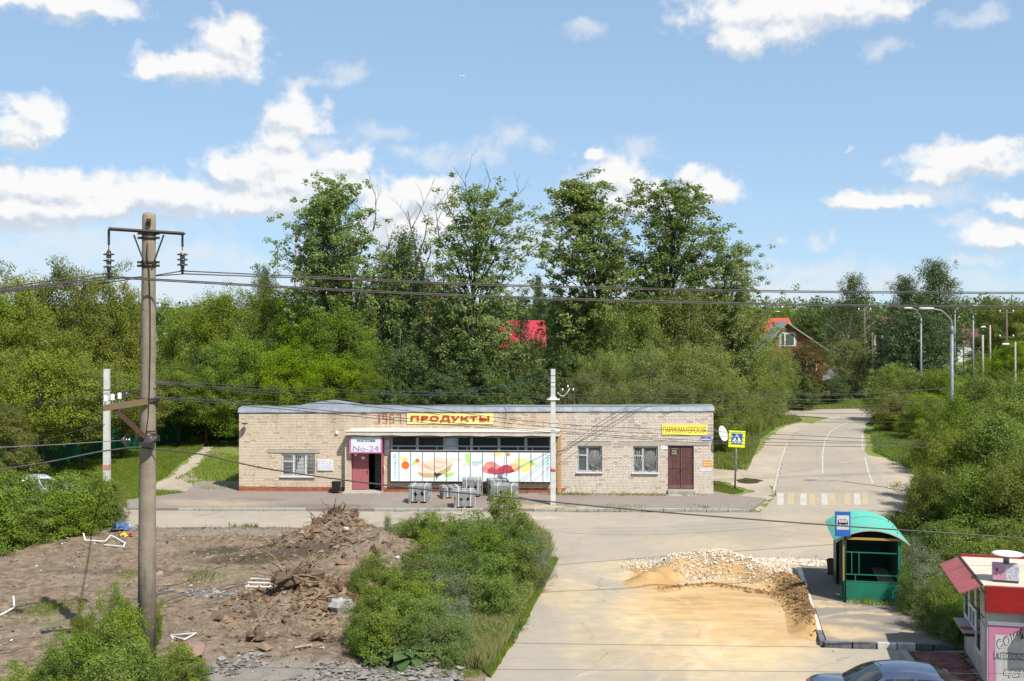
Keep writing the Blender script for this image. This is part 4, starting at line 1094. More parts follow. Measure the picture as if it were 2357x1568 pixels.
# boarded brown double door with boards
x0, x1, z0, z1 = O_rd
bd = link('double_door', None, shop)
M_brown = pm('brown_boards', (.135, .062, .056), (.10, .045, .042), 6, .65, 0, .15, rnd=.14)
obj('frame', MB().box(x0, x0 + .05, .02, .2, z0, z1).box(x1 - .05, x1, .02, .2, z0, z1).box(x0 + .05, x1 - .05, .02, .2, z1 - .05, z1), M_brown, bd)
n = 14
for k in range(n):
    a = x0 + .055 + (x1 - x0 - .11) * k / n; b = x0 + .055 + (x1 - x0 - .11) * (k + 1) / n - (.03 if k == n // 2 - 1 else .008)
    obj('board', MB().box(a, b, .05 + (.006 if k % 2 else 0), .09, z0 + .22, z1 - .06), M_brown, bd)
for a, b in ((x0 + .06, (x0 + x1) / 2 - .02), ((x0 + x1) / 2 + .01, x1 - .06)):
    obj('kick_board', MB().box(a, b, .03, .09, z0 + .02, z0 + .21), pm('worn_kick_board', (.20, .10, .10), (.14, .07, .07), 5, .6), bd)
obj('door_bar', MB().box(x0 + .2, x1 - .35, .038, .052, 1.32, 1.345), M_brown, bd)
obj('door_handle', MB().tube([((x0 + x1) / 2, .04, 1.15), ((x0 + x1) / 2, 0, 1.17), ((x0 + x1) / 2, 0, 1.3), ((x0 + x1) / 2, .04, 1.32)], .012, 5), M_dark, bd)
mb = MB(); mb.box(x0 - .02, x1 + .02, -.32, -.02, -.05, z0 - .02, bev=.015).box(x0 - .02, x1 + .02, -.72, -.33, -.05, z0 - .20, bev=.015)
obj('door_steps', mb, M_conc, shop)
s = facade_thing('door_plaque', 'small black plaque with pale lettering fixed to the brown double door', 'plaque')
xa, zt = BF(1544.5, 1032.5, 0); xb, zb = BF(1561, 1048, 0)
obj('plate', MB().box(xa, xb, .025, .048, zb, zt), pm('plaque_black', (.03, .03, .022), None, 3, .4), s)
mb = MB()
for r in range(3):
    zz = zt - .08 - r * .075; q = xa + .04
    while q < xb - .07:
        wv = random.uniform(.02, .05); mb.box(q, q + wv, .019, .024, zz - .035, zz); q += wv + .015
mb.box(xa + .01, xb - .01, .021, .0245, zt - .018, zt - .008).box(xa + .01, xb - .01, .021, .0245, zb + .008, zb + .018)
obj('lettering', mb, pm('print_cream', (.62, .58, .34), None, 3, .5, 0, 0), s)
# small things on the wall
def wallplate(name, label, cat, u0, v0, u1, v1, mat, d=.02, strokes=None, rows=4):
    t = facade_thing(name, label, cat)
    xa, zt = BF(u0, v0, .02); xb, zb = BF(u1, v1, .02)
    obj('board', MB().box(xa, xb, -.018 - d, -.017, zb, zt), mat, t)
    if strokes:
        mb = MB()
        for r in range(rows):
            zz = zt - (zt - zb) * (r + .7) / (rows + .6); q = xa + .05
            while q < xb - .08:
                wv = random.uniform(.03, .12); mb.box(q, min(q + wv, xb - .03), -.0205 - d, -.0185 - d, zz - .012, zz + .012); q += wv + random.uniform(.02, .09)
        obj('lettering', mb, strokes, t)
    return t
wallplate('notice_board', 'white notice board with papers between the left window and the shop door', 'notice board', 731, 1059, 767, 1083, M_signw, .05, pm('print_grey', (.28, .30, .36), None, 3, .5, 0, 0), 5)
wallplate('paper_notice', 'upper of two white notices beside the shop door, with a red top edge', 'notice', 885.5, 1013, 896, 1030, M_whites, .01, MATS['print_grey'], 3)
wallplate('paper_notice', 'lower of two white notices beside the shop door, plain white', 'notice', 885.5, 1032.5, 896, 1047, M_whites, .01, MATS['print_grey'], 3)
wallplate('sticker', 'small white and green sticker left of the brown door frame top', 'sticker', 1521.5, 1026.5, 1536, 1034, M_whites, .008, pm('print_green', (.10, .35, .14), None, 3, .5, 0, 0), 1)
wallplate('paper_notice', 'orange paper notice pasted right of the brown door', 'notice', 1618, 1061, 1639, 1075, pm('orange_paper', (.66, .34, .05), (.55, .30, .08), 7, .7), .006, M_whites, 2)
wallplate('paper_notice', 'torn white paper strip pasted below the orange notice', 'notice', 1609.5, 1076.5, 1638, 1085.5, pm('torn_paper', (.66, .66, .70), (.48, .46, .46), 12, .8), .004)
wallplate('junction_box', 'small white box on the beige wall left of the canopy', 'box', 982 - 2.6 - 0, 994, 987, 1000.5, M_whites, .08) if False else wallplate('junction_box', 'small white box on the beige wall left of the canopy end', 'box', 773.0, 1270.0 * 0 + 992.5, 779.0, 998.5, M_whites, .08)
t = facade_thing('street_plate', 'blue shield-shaped street plate with white rim, numbered 1, under the yellow barber board', 'street sign')
xa, zt = BF(1611.6, 1004.8, .02); xb, zb = BF(1637.2, 1017.5, .02); w, h = xb - xa, zt - zb
def shield(i): return [(xa + i, zt - i), (xa + i, zb + h * .36 + i), (xa + w * .22, zb + h * .30 + i), (xa + w * .34, zb + h * .10 + i), (xa + w * .5, zb + i), (xa + w * .66, zb + h * .10 + i), (xa + w * .78, zb + h * .30 + i), (xb - i, zb + h * .36 + i), (xb - i, zt - i)]
obj('rim', MB().prism(shield(0), -.03, -.017), pm('plate_lilac', (.52, .50, .74), None, 3, .4, 0, 0), t)
obj('face', MB().prism(shield(.022), -.034, -.0305), pm('plate_blue', (.07, .08, .42), None, 3, .4, 0, 0), t)
tm = text_mesh('улица', w * .36, .05, .003); tm.v = [(p[0] + xa + w * .32, p[1] - .0345, p[2] + zt - .095) for p in tm.v]; obj('lettering', tm, M_whites, t)
mb = MB(); q = xa + .06
while q < xb - .07: 
    wv = .032; mb.box(q, q + wv, -.037, -.0345, zt - .165, zt - .115 + (.012 if q < xa + .08 else 0)); q += wv + .012
obj('lettering', mb, M_whites, t)
tm = text_mesh('1', .035, .07, .003, .004); tm.v = [(p[0] + xa + w * .48, p[1] - .0345, p[2] + zb + .03) for p in tm.v]; obj('lettering', tm, M_whites, t)
# wall lamp bracket at the left end, roof mast, satellite dish
t = facade_thing('wall_lamp', 'thin bracket with a small dish lamp high on the left end of the brick wall', 'lamp')
a, b = BF(555, 990, .05), BF(563, 975, .3)
obj('bracket', MB().tube([(a[0], -.01, a[1] - .3), (b[0], -.28, b[1])], .012, 5), M_dark, t)
obj('lamp_shade', MB().lathe([(.02, .05), (.16, 0), (.17, -.02), (.14, -.03)], 12), M_dark, t, (b[0], -.28, b[1]))
t = facade_thing('satellite_dish', 'white satellite dish on the right corner of the brick shop', 'satellite dish')
cx, cz = BF(1658, 998, 0)
dm = MB(); R = .40
for_ = Matrix.Translation((cx + .12, -.12, cz)) @ Matrix.Rotation(math.radians(52), 4, 'Z') @ Matrix.Rotation(math.radians(72), 4, 'X')
dm.T = for_
dm.lathe([(.02, -.10), (R * .5, -.078), (R * .8, -.035), (R, .012), (R, .022), (R * .8, -.02), (R * .5, -.062), (.03, -.085)], 22)
obj('dish', dm, pm('dish_paint', (.58, .58, .55), (.46, .46, .43), 4, .6), t)
obj('arm', MB().tube([for_ @ Vector((0, -R * .95, 0)), for_ @ Vector((0, -R * .75, .36))], .014, 5), M_galv, t)
obj('receiver', MB().tube([for_ @ Vector((0, -R * .75, .34)), for_ @ Vector((0, -R * .66, .46))], .035, 8), M_whites, t)
obj('mount', MB().tube([(BW - .02, .1, cz + .22), (cx + .05, .02, cz + .05)], .018, 5).tube([(BW - .02, .1, cz - .3), (cx + .05, .02, cz - .05)], .018, 5), M_galv, t)
t = facade_thing('roof_mast', 'rusty service mast with white insulators and drooping cable on the shop roof', 'mast')
bx = BX(1307, -1.2); ztop = BZ(1310, 893, -1.2)
obj('mast', MB().tube([(bx, 1.2, 3.9), (bx, 1.2, ztop), (bx + .25, 1.2, ztop + .05), (bx + .42, 1.2, ztop - .08), (bx + .42, 1.2, ztop - .35)], .028, 6), M_rust, t)
obj('cross_arm', MB().box(bx - .3, bx + .3, 1.17, 1.22, ztop - .17, ztop - .13), M_rust, t)
for dx, dz in ((-.27, -.1), (.0, .06), (.27, -.1)):
    obj('insulator', MB().lathe([(.03, 0), (.045, .03), (.03, .06), (.045, .09), (.02, .12)], 8), M_whites, t, (bx + dx, 1.17, ztop + dz - .04))
obj('cable', MB().tube([(BX(1283, -1), .9, BZ(1283, 903, -1)), (BX(1290, -1), 1.0, BZ(1290, 911, -1)), (BX(1297, -1), 1.1, BZ(1297, 913, -1)), (BX(1304, -1), 1.1, BZ(1304, 907, -1)), (bx + .1, 1.15, ztop - .02)], .022, 5), M_whitec, t)
# litter bin, pallets of drainage blocks
t = thing('litter_bin', 'black square litter bin against the left side of the shop entrance pier', 'bin', (*BF(774, 1100, .4)[:1], 0, 0))
q = BO + Vector((bex.x * BX(774, .45), bex.y * BX(774, .45), 0)) + Vector((ben.x * .45, ben.y * .45, .075)); t.location = q
obj('body', MB().add([(-.16, -.16, .08), (.16, -.16, .08), (.16, .16, .08), (-.16, .16, .08), (-.21, -.21, .56), (.21, -.21, .56), (.21, .21, .56), (-.21, .21, .56), (-.17, -.17, .54), (.17, -.17, .54), (.17, .17, .54), (-.17, .17, .54), (-.15, -.15, .12), (.15, -.15, .12), (.15, .15, .12), (-.15, .15, .12)],
    [(3, 2, 1, 0)] + [(i, (i + 1) % 4, (i + 1) % 4 + 4, i + 4) for i in range(4)] + [(i + 4, (i + 1) % 4 + 4, (i + 1) % 4 + 8, i + 8) for i in range(4)] + [(i + 8, (i + 1) % 4 + 8, (i + 1) % 4 + 12, i + 12) for i in range(4)] + [(12, 13, 14, 15)]), M_black, t)
obj('stand', MB().box(-.22, .22, -.02, .02, 0, .04).box(-.22, -.19, -.02, .02, .0, .4).box(.19, .22, -.02, .02, 0, .4), M_dark, t)
M_blk = pm('cast_concrete_block', (.235, .24, .24), (.17, .175, .175), 9, .9, 0, .35, rnd=.10)
M_strap = pm('white_strapping', (.72, .72, .72), None, 3, .4, 0, 0)
def trough(x0, x1, y0, y1, z0, z1, up):
    """drainage channel block: half-round trough, either way up"""
    a = .05; w = y1 - y0; n = 7; c = (y0 + y1) / 2
    prof = [(y0 + a * (0 if up else 1), z0), (y1 - a * (0 if up else 1), z0)]
    s = .06 if up else 0.0
    pr = [(y0 + s, z0), (y1 - s, z0), (y1, z0 + (z1 - z0) * .35), (y1, z1 - .05), (y1 - .03, z1), (y0 + .03, z1), (y0, z1 - .05), (y0, z0 + (z1 - z0) * .35)] if up else \
         [(y0, z0 + .02), (y0 + .02, z0), (y1 - .02, z0), (y1, z0 + .02), (y1, z0 + (z1 - z0) * .55), (y1 - .07, z1 - .01), (y1 - .1, z1), (y0 + .1, z1), (y0 + .07, z1 - .01), (y0, z0 + (z1 - z0) * .55)]
    mb = MB(); m = len(pr)
    mb.add([(x0, y, z) for y, z in pr] + [(x1, y, z) for y, z in pr], [tuple(range(m - 1, -1, -1)), tuple(range(m, 2 * m))] + [(i, (i + 1) % m, (i + 1) % m + m, i + m) for i in range(m)])
    return mb
def block_pallet(u, v, rz, label, nx=3, layers=2, h=.40, L=.95, wide=.30):
    x, y = G(u, v, .075)
    t = thing('block_pallet', label, 'block pallet', (x, y + L / 2, .076), math.radians(rz), 'pallets of concrete drainage blocks on the pavement')
    W = nx * (wide + .012)
    for k in range(3):
        obj('pallet_block', MB().box(-W / 2 + (W - .1) * k / 2, -W / 2 + (W - .1) * k / 2 + .1, -L / 2, L / 2, .022, .095), M_wood, t)
    for k in range(4):
        obj('pallet_board', MB().box(-W / 2, W / 2, -L / 2 + (L - .1) * k / 3, -L / 2 + (L - .1) * k / 3 + .1, .096, .118), M_wood, t)
    for k in range(2):
        obj('pallet_board', MB().box(-W / 2, W / 2, -L / 2 + (L - .1) * k, -L / 2 + (L - .1) * k + .1, 0, .021), M_wood, t)
    for l in range(layers):
        for i in range(nx):
            x0 = -W / 2 + i * (wide + .012) + random.uniform(-.012, .012); z0 = .12 + l * (h + .004); j = random.uniform(-.025, .025)
            mb = trough(-L / 2 + j, L / 2 + j, x0, x0 + wide, z0, z0 + h, l % 2 == 1)
            mb.v = [(y, x, z) for x, y, z in mb.v]; mb.f = [f[::-1] for f in mb.f]
            obj('concrete_block', mb, M_blk, t)
    zt = .12 + layers * (h + .004)
    for f in (-.28, .28):
        mb = MB(); c = .012
        for a, b in (((-W / 2 - c, zt + c), (W / 2 + c, zt + c)),):
            mb.box(-W / 2 - .03, W / 2 + .03, f - .016, f + .016, zt + .002, zt + .01).box(-W / 2 - .035, -W / 2 - .029, f - .016, f + .016, .02, zt + .01).box(W / 2 + .029, W / 2 + .035, f - .016, f + .016, .02, zt + .01)
        obj('strap', mb, M_strap, t)
    for f in (-.3, .3):
        mb = MB(); mb.box(f * W - .016, f * W + .016, -L / 2 - .035, -L / 2 - .029, .1, zt + .01).box(f * W - .016, f * W + .016, -L / 2 - .035, L / 2 + .035, zt + .0105, zt + .016)
        obj('strap', mb, M_strap, t)
block_pallet(965, 1160, -3, 'strapped block pallet standing nearest the shop door, leftmost of the stacks', 3, 2, .35)
block_pallet(1037, 1149, 14, 'low strapped stack of concrete blocks behind the front stack', 3, 1, .42)
block_pallet(1086, 1146, 2, 'tall block stack against the printed shopfront panels, with a dark gap between layers', 3, 2, .37)
block_pallet(1068, 1171, 3, 'front strapped block stack nearest the street kerb', 3, 2, .33)
block_pallet(1145, 1143, 12, 'block stack at the back right, half hidden by another stack', 3, 2, .33)
block_pallet(1164, 1156, -6, 'block stack above the tall weed sapling, rightmost of the stacks', 3, 2, .32, 1.0, .36)

# ---- utility poles
t = thing('utility_pole', 'tall grey-brown concrete pole with steel cross-arm and disc insulators, on the bare earth lot', 'utility pole', (0, 0, 0))
PY = 29.2
pb_, pt_ = P(337, 1560, PY), P(343, 492, PY)
px = lambda z: Vector((pb_.x + (pt_.x - pb_.x) * z / pt_.z, PY, z))
pr = lambda z: .238 - .072 * z / pt_.z
t.location = (pb_.x, PY, 0)
def L(v): return Vector(v) - t.location
obj('shaft', MB().tube([L(px(z)) for z in (-.2, 3, 6, 9, pt_.z - .06)] + [L(px(pt_.z)), L(px(pt_.z + .04))], [pr(0), pr(3), pr(6), pr(9), pr(pt_.z), pr(pt_.z) * .9, .05], 24), M_polec, t)
zA = H - (541 - V0) * PY / F
a, b = P(250, 527, 28.5), P(424, 538, 29.5)
arm = MB(); d = (b - a); ang = math.atan2(d.y, d.x)
mid = px(zA)
off = Vector((0, -.22, 0))
arm.tube([L(a), L(b)], .045, 4, smooth=False)
arm.tube([L(a) + Vector((0, .10, .0)), L(b) + Vector((0, .10, 0))], .02, 4, smooth=False)
ca = obj('cross_arm', arm, M_dark, t)
for u, v0, v1 in ((308, 541, 605), (377, 541, 605)):
    obj('brace', MB().tube([L(P(u, v0, PY - .25)), L(P(334 if u < 340 else 352, 610, PY - .20))], .022, 4, smooth=False), M_dark, t)
def band(z, h, n='clamp'):
    mb = MB(); c = L(px(z)); r = pr(z)
    mb.lathe([(r + .004, -h / 2), (r + .022, -h / 2), (r + .022, h / 2), (r + .004, h / 2)], 20, (c.x, c.y, c.z))
    for s in (-1, 1):
        mb.box(c.x + s * (r + .06) - .05, c.x + s * (r + .06) + .05, c.y - .05, c.y + .0, c.z - .03, c.z + .03)
    return obj(n, mb, M_dark, t)
for v in (538, 548, 604, 612, 918, 924, 1005, 1012): band(H - (v - V0) * PY / F, .075)
obj('bracket_stub', MB().tube([L(P(342, 507, PY - .14)), L(P(342, 510, PY - .32))], .03, 6).box(*[f for f in (L(P(342, 512, PY - .2)).x - .05, L(P(342, 512, PY - .2)).x + .05, -.23, -.16, L(P(342, 516, PY)).z - .05, L(P(342, 505, PY)).z)]), M_rust, t)
def insul(u, vt, vb, Yy, capmat):
    a = L(P(u, vt, Yy)); k = (vb - vt) * Yy / F
    ins = link('insulator_string', None, t); ins.empty_display_size = .2
    obj('hanger', MB().box(a.x - .025, a.x + .025, a.y - .02, a.y + .02, a.z - k * .30, a.z + .03).tube([(a.x, a.y, a.z - k * .29), (a.x, a.y, a.z - k * .40)], .014, 5), M_dark, ins)
    obj('cap', MB().lathe([(.02, 0), (.05, -.03), (.065, -.09), (.065, -.12)], 10, (a.x, a.y, a.z - k * .40)), capmat, ins)
    for q in range(3):
        z = a.z - k * (.48 + q * .13)
        obj('disc', MB().lathe([(.05, .02), (.13, .0), (.145, -.022), (.12, -.035), (.05, -.02), (.055, -.06), (.045, -.10), (.07, -.115)], 18, (a.x, a.y, z)), pm('porcelain', (.055, .04, .042), (.08, .06, .06), 3, .15, 0, 0, spec=.8), ins)
        if q < 2: obj('neck', MB().lathe([(.055, 0), (.07, -.03), (.06, -.075)], 10, (a.x, a.y, z - .03)), pm('insulator_grey', (.24, .30, .32), None, 3, .4), ins)
    obj('wire_clamp', MB().tube([(a.x, a.y, a.z - k * .80), (a.x, a.y, a.z - k * 1.0)], .032, 6).box(a.x - .05, a.x + .05, a.y - .03, a.y + .03, a.z - k * .93, a.z - k * .88), M_dark, ins)
insul(250.5, 531, 642, 28.6, M_rust); insul(420, 541, 632, 29.6, pm('pale_rust', (.50, .40, .24), (.36, .26, .14), 8, .7))
# lower bracket arm with pin insulators, shackle and cowl
pa, pc = P(236, 940, 28.4), P(340, 924, PY - .22)
d = (pc - pa).normalized()
br_ = MB(); br_.T = None
def beam(mb, p, q, w, h):
    p, q = Vector(p), Vector(q); d = (q - p).normalized(); s = d.cross(Vector((0, 0, 1))).normalized() * w / 2; u = s.cross(d).normalized() * h / 2
    vs = [p - s - u, p + s - u, p + s + u, p - s + u, q - s - u, q + s - u, q + s + u, q - s + u]
    return mb.add(vs, [(3, 2, 1, 0), (4, 5, 6, 7), (0, 1, 5, 4), (1, 2, 6, 5), (2, 3, 7, 6), (3, 0, 4, 7)])
M_rusty2 = pm('weathered_channel', (.13, .10, .078), (.17, .11, .05), 4, .85, .1, .3)
obj('bracket_arm', beam(MB(), L(pa), L(pc), .09, .15), M_rusty2, t)
obj('strut', beam(MB(), L(P(265, 943, 28.6)), L(P(338, 1010, PY - .26)), .11, .12), M_rust, t)
for i, (u, v) in enumerate(((243, 916), (259, 913), (275, 910), (291, 908))):
    p = L(P(u, v + 18, 28.5 + i * .1))
    obj('pin_insulator', MB().tube([p, p + Vector((0, 0, .12))], .012, 5).lathe([(.05, .10), (.062, .13), (.04, .16), (.055, .2), (.05, .24), (.02, .26)], 10, p), M_whites if i < 3 else pm('porcelain', (.055, .04, .042)), t)
p = L(P(345, 1010, PY - .36))
cw = MB(); cw.T = Matrix.Translation(p) @ Matrix.Rotation(math.radians(-14), 4, 'Y') @ Matrix.Rotation(math.radians(24), 4, 'X')
cw.lathe([(.03, .16), (.06, .13), (.09, .05), (.175, -.01), (.18, -.03), (.15, -.03)], 18)
obj('cowl_insulator', cw, pm('porcelain', (.055, .04, .042)), t)
obj('clamp_fitting', MB().box(p.x - .12, p.x + .14, .0 - .30, -.18, p.z + .0, p.z + .12).tube([p + Vector((-.12, .1, .16)), p + Vector((.16, .05, .19))], .02, 5), M_rust, t)
sh = MB(); q = L(P(291, 1014, 28.9)); sh.T = Matrix.Translation(q) @ Matrix.Rotation(math.radians(90), 4, 'Y')
sh.lathe([(.02, -.13), (.06, -.11), (.115, -.05), (.12, -.03), (.06, -.02), (.05, .04), (.055, .10), (.02, .12)], 14)
obj('shackle_insulator', sh, pm('porcelain', (.055, .04, .042)), t)
obj('earth_cable', MB().tube([L(P(u, v, PY)) + Vector((0, -pr(8) - .02, 0)) for u, v in ((346, 560), (344, 590), (349, 620), (352, 700), (352, 820), (350, 900), (347, 960), (341, 1003))], .012, 5), M_black, t)
for v in (650, 681, 712, 773, 803, 835, 867, 1240, 1262, 1302, 1344, 1420, 1390):
    z = H - (v - V0) * PY / F; c = L(px(z)); r = pr(z)
    x = -.09 * r / .2
    obj('climbing_hole', MB().tube([(c.x + x, c.y - math.sqrt(r * r - x * x) - .002, c.z), (c.x + x, c.y - math.sqrt(r * r - x * x) + .03, c.z)], .016, 7), M_black, t)

def square_pole(name, label, u, vb, vt, w, group=None, red=None, mat=None, taper=.8):
    x, y = G(u, vb); z = H - (vt - V0) * y / F
    t = thing(name, label, 'utility pole', (x, y, 0), 0, group)
    a, b = w / 2, w / 2 * taper
    prof = lambda r, zz: [(-r, -r, zz), (r, -r, zz), (r, r, zz), (-r, r, zz)]
    obj('shaft', MB().add(prof(a, -.1) + prof(b, z), [(3, 2, 1, 0), (4, 5, 6, 7)] + [(i, (i + 1) % 4, (i + 1) % 4 + 4, i + 4) for i in range(4)]), mat or M_whitec, t)
    return t, x, y, z
t1, x1_, y1_, z1_ = square_pole('utility_pole', 'white square concrete pole in front of the left trees, with a red painted band', 246, 1112, 850, .32)
r = .33 / 2
t1.location.y
obj('painted_band', MB().box(-r, r, -r, r, .70, .98), pm('faded_red', (.42, .16, .12), (.46, .28, .24), 8, .8), t1)
for zz in (4.9, 4.35, 3.9): obj('pole_strap', MB().box(-.155, .155, -.155, .155, zz, zz + .04), M_galv, t1)
t2, x2_, y2_, z2_ = square_pole('utility_pole', 'white square concrete pole on the pavement in front of the canopy end', 1273, 1165, 850, .24, None, None, None, .85)
obj('painted_band', MB().lathe([(.125 * 1.35, 1.62), (.125 * 1.36, 1.78)], 4), pm('bright_red', (.52, .08, .06), (.46, .2, .17), 9, .7), t2).rotation_euler = (0, 0, math.radians(45))
for zz in (z2_ - .30, z2_ - .62, z2_ - .82): obj('pole_strap', MB().box(-.112, .112, -.112, .112, zz, zz + .03), M_galv, t2)
obj('wire_bracket', MB().box(-.28, .30, -.16, -.11, z2_ - 1.42, z2_ - 1.36).box(-.16, .16, -.13, .13, z2_ - 1.36, z2_ - 1.3), M_whites, t2)
obj('hook', MB().tube([(.11, -.05, z2_ - 2.4), (.17, -.08, z2_ - 2.4), (.18, -.08, z2_ - 2.52)], .02, 5), M_whites, t2)

# ---- overhead wires
def catmull(pts, k=6):
    out = []
    P_ = [pts[0] * 2 - pts[1]] + pts + [pts[-1] * 2 - pts[-2]]
    for i in range(1, len(P_) - 2):
        a, b, c, d = P_[i - 1:i + 3]
        for j in range(k):
            t = j / k
            out.append(.5 * ((2 * b) + (c - a) * t + (2 * a - 5 * b + 4 * c - d) * t * t + (3 * b - a - 3 * c + d) * t ** 3))
    return out + [pts[-1]]
M_wire = pm('wire', (.055, .048, .045), (.09, .08, .075), 4, .6, .2, 0)
M_wireg = pm('grey_wire', (.17, .175, .18), None, 4, .6, .2, 0)
M_wireb = pm('blue_wire', (.07, .14, .26), None, 4, .6, 0, 0)
def wire(label, pts, r, mat=None, group='overhead wires'):
    ps = [P(*p) for p in pts]
    o = obj('overhead_wire', MB().tube(catmull(ps), r, 5), mat or M_wire)
    return tag(o, label, 'wire', group)
E = 2700
for dv, w_ in ((0, 'upper'), (3.2, 'lower')):
    wire(w_ + ' wire of the upper power-line pair, from the right insulator to the right edge', [(420, 624 + dv * 2, 29.6), (800, 641 + dv, 31.5), (1180, 656 + dv, 33), (1770, 669 + dv, 36), (2357, 673 + dv, 39), (E, 672 + dv, 41)], .016, group='upper power lines')
    wire(w_ + ' wire of the lower power-line pair, from the left insulator to the right edge', [(250, 636 + dv, 28.6), (420, 646 + dv, 28.9), (800, 667 + dv, 29.6), (1180, 683 + dv, 30.5), (1770, 699 + dv, 32), (2357, 705 + dv, 33.5), (E, 704 + dv, 34.5)], .016, group='lower power lines')
LL = iter(['topmost power line from the left insulator to the left edge', 'second power line from the left insulator to the left edge, just below the topmost', 'lowest power line reaching the left edge from behind the tall pole', 'third power line from the top reaching the left edge'])
wire(next(LL), [(250, 629, 28.6), (120, 646, 27.5), (0, 663, 26.5), (-200, 690, 25)], .015, group='power lines to the left')
wire(next(LL), [(250, 637, 28.6), (120, 653, 27.5), (0, 668, 26.5), (-200, 694, 25)], .015, group='power lines to the left')
wire(next(LL), [(420, 624, 29.6), (250, 650, 29.0), (120, 661, 28), (0, 674, 27), (-200, 700, 25.5)], .015, group='power lines to the left')
wire(next(LL), [(420, 631, 29.6), (250, 643, 29.2), (120, 656, 28), (0, 671, 27), (-200, 696, 25.5)], .015, group='power lines to the left')
wire('thick black cable sagging from the tall pole across the whole shop front', [(342, 1032, 28.95), (380, 1036, 29), (470, 1047, 29), (620, 1080, 29), (880, 1116, 29), (1180, 1146, 29), (1500, 1177, 29), (1900, 1208, 29), (2357, 1239, 29), (E, 1262, 29)], .019, group=None)
wire('thick black cable running from the tall pole down to the left edge', [(342, 1032, 28.95), (310, 1030, 28.8), (230, 1040, 28), (120, 1062, 27), (0, 1082, 26), (-200, 1120, 25)], .02, group=None)
wire('thin grey stay wire from the shackle insulator to the left edge', [(283, 1014, 28.9), (140, 1023, 28), (0, 1030, 27), (-200, 1040, 26)], .011, M_wireg, None)
ML = ['topmost', 'second', 'third', 'lowest']
for i, (v0, v1, v2, v3, v4, ye) in enumerate(((879, 905, 935, 975, 1026, 44), (880, 912, 946, 984, 1030, 44), (913, 935, 964, 992, 1022, 45), (916, 941, 970, 996, 1034, 46))):
    wire(ML[i] + ' service wire slanting from the tall pole across the shop front', [(357, v0, 29.0), (640, v1, 33), (940, v2, 38), (1273, v3, 44 + i * .1), (1700, v3 + 21 + i * 2, ye), (2357, v4, 50), (E, v4 + 14, 52)], .011, group='service wires over the shop front')
BL_ = iter(['upper', 'middle', 'lower'])
for v0, v1, v2, v3, v4, m in ((878, 898, 908, 905, 880, M_wire), (884, 905, 915, 919, 905, M_wire), (915, 930, 936, 934, 926, M_wire)):
    wire(next(BL_) + ' thin wire strung between the trees and the shop roof', [(357, v0, 29.2), (800, v1, 40), (1273, v2, 53), (1700, v3, 58), (2000, v3, 60), (2357, v4, 62), (E, v4 - 10, 64)], .012, m, 'wires behind the shop roof')
wire('blue insulated cable rising to the top of the white pole before the trees', [(880, 912, 66), (1060, 903, 60), (1273, 868, 53.2)], .014, M_wireb, None)
wire('dark cable from the white pole top descending right over the willows', [(1275, 868, 53.2), (1450, 889, 55), (1700, 904, 58), (1880, 910, 60), (2040, 905, 64), (2357, 880, 72), (E, 860, 78)], .016, None, None)
RL = iter(['second', 'third', 'lowest', 'topmost'])
for v0, v1, v2 in ((932, 940, 926), (948, 952, 945), (969, 972, 968), (918, 928, 915)):
    wire(next(RL) + ' of four thin wires crossing above the upper road on the right', [(1640, v0, 58), (1980, v1, 60), (2357, v2, 63), (E, v2 - 6, 66)], .011, None, 'wires above the road')
wire('slack wire along the left edge above the green fence', [(-200, 1085, 50), (0, 1046, 54), (110, 1010, 57), (246, 975, 59.8)], .012, None, None)
wire('upper wire from the left edge to the white pole before the left trees', [(-200, 960, 40), (0, 940, 48), (120, 925, 54), (246, 905, 59.8)], .012, None, 'wires by the left trees')
wire('lower wire from the left edge to the white pole before the left trees', [(-200, 962, 40), (0, 944, 48), (120, 929, 54), (246, 910, 59.8)], .012, None, 'wires by the left trees')
wire('upper wire joining the white left pole to the tall pole', [(246, 905, 59.8), (300, 899, 44), (335, 893, 29.4)], .012, None, 'wires between the left poles')
wire('lower wire joining the white left pole to the tall pole', [(246, 910, 59.8), (300, 905, 44), (335, 898, 29.4)], .012, None, 'wires between the left poles')
wire('single thin wire close to the camera crossing low over the dusty road', [(-300, 1528, 17), (700, 1538, 17), (1500, 1543, 17), (2400, 1552, 17), (E, 1556, 17)], .003, None, None)

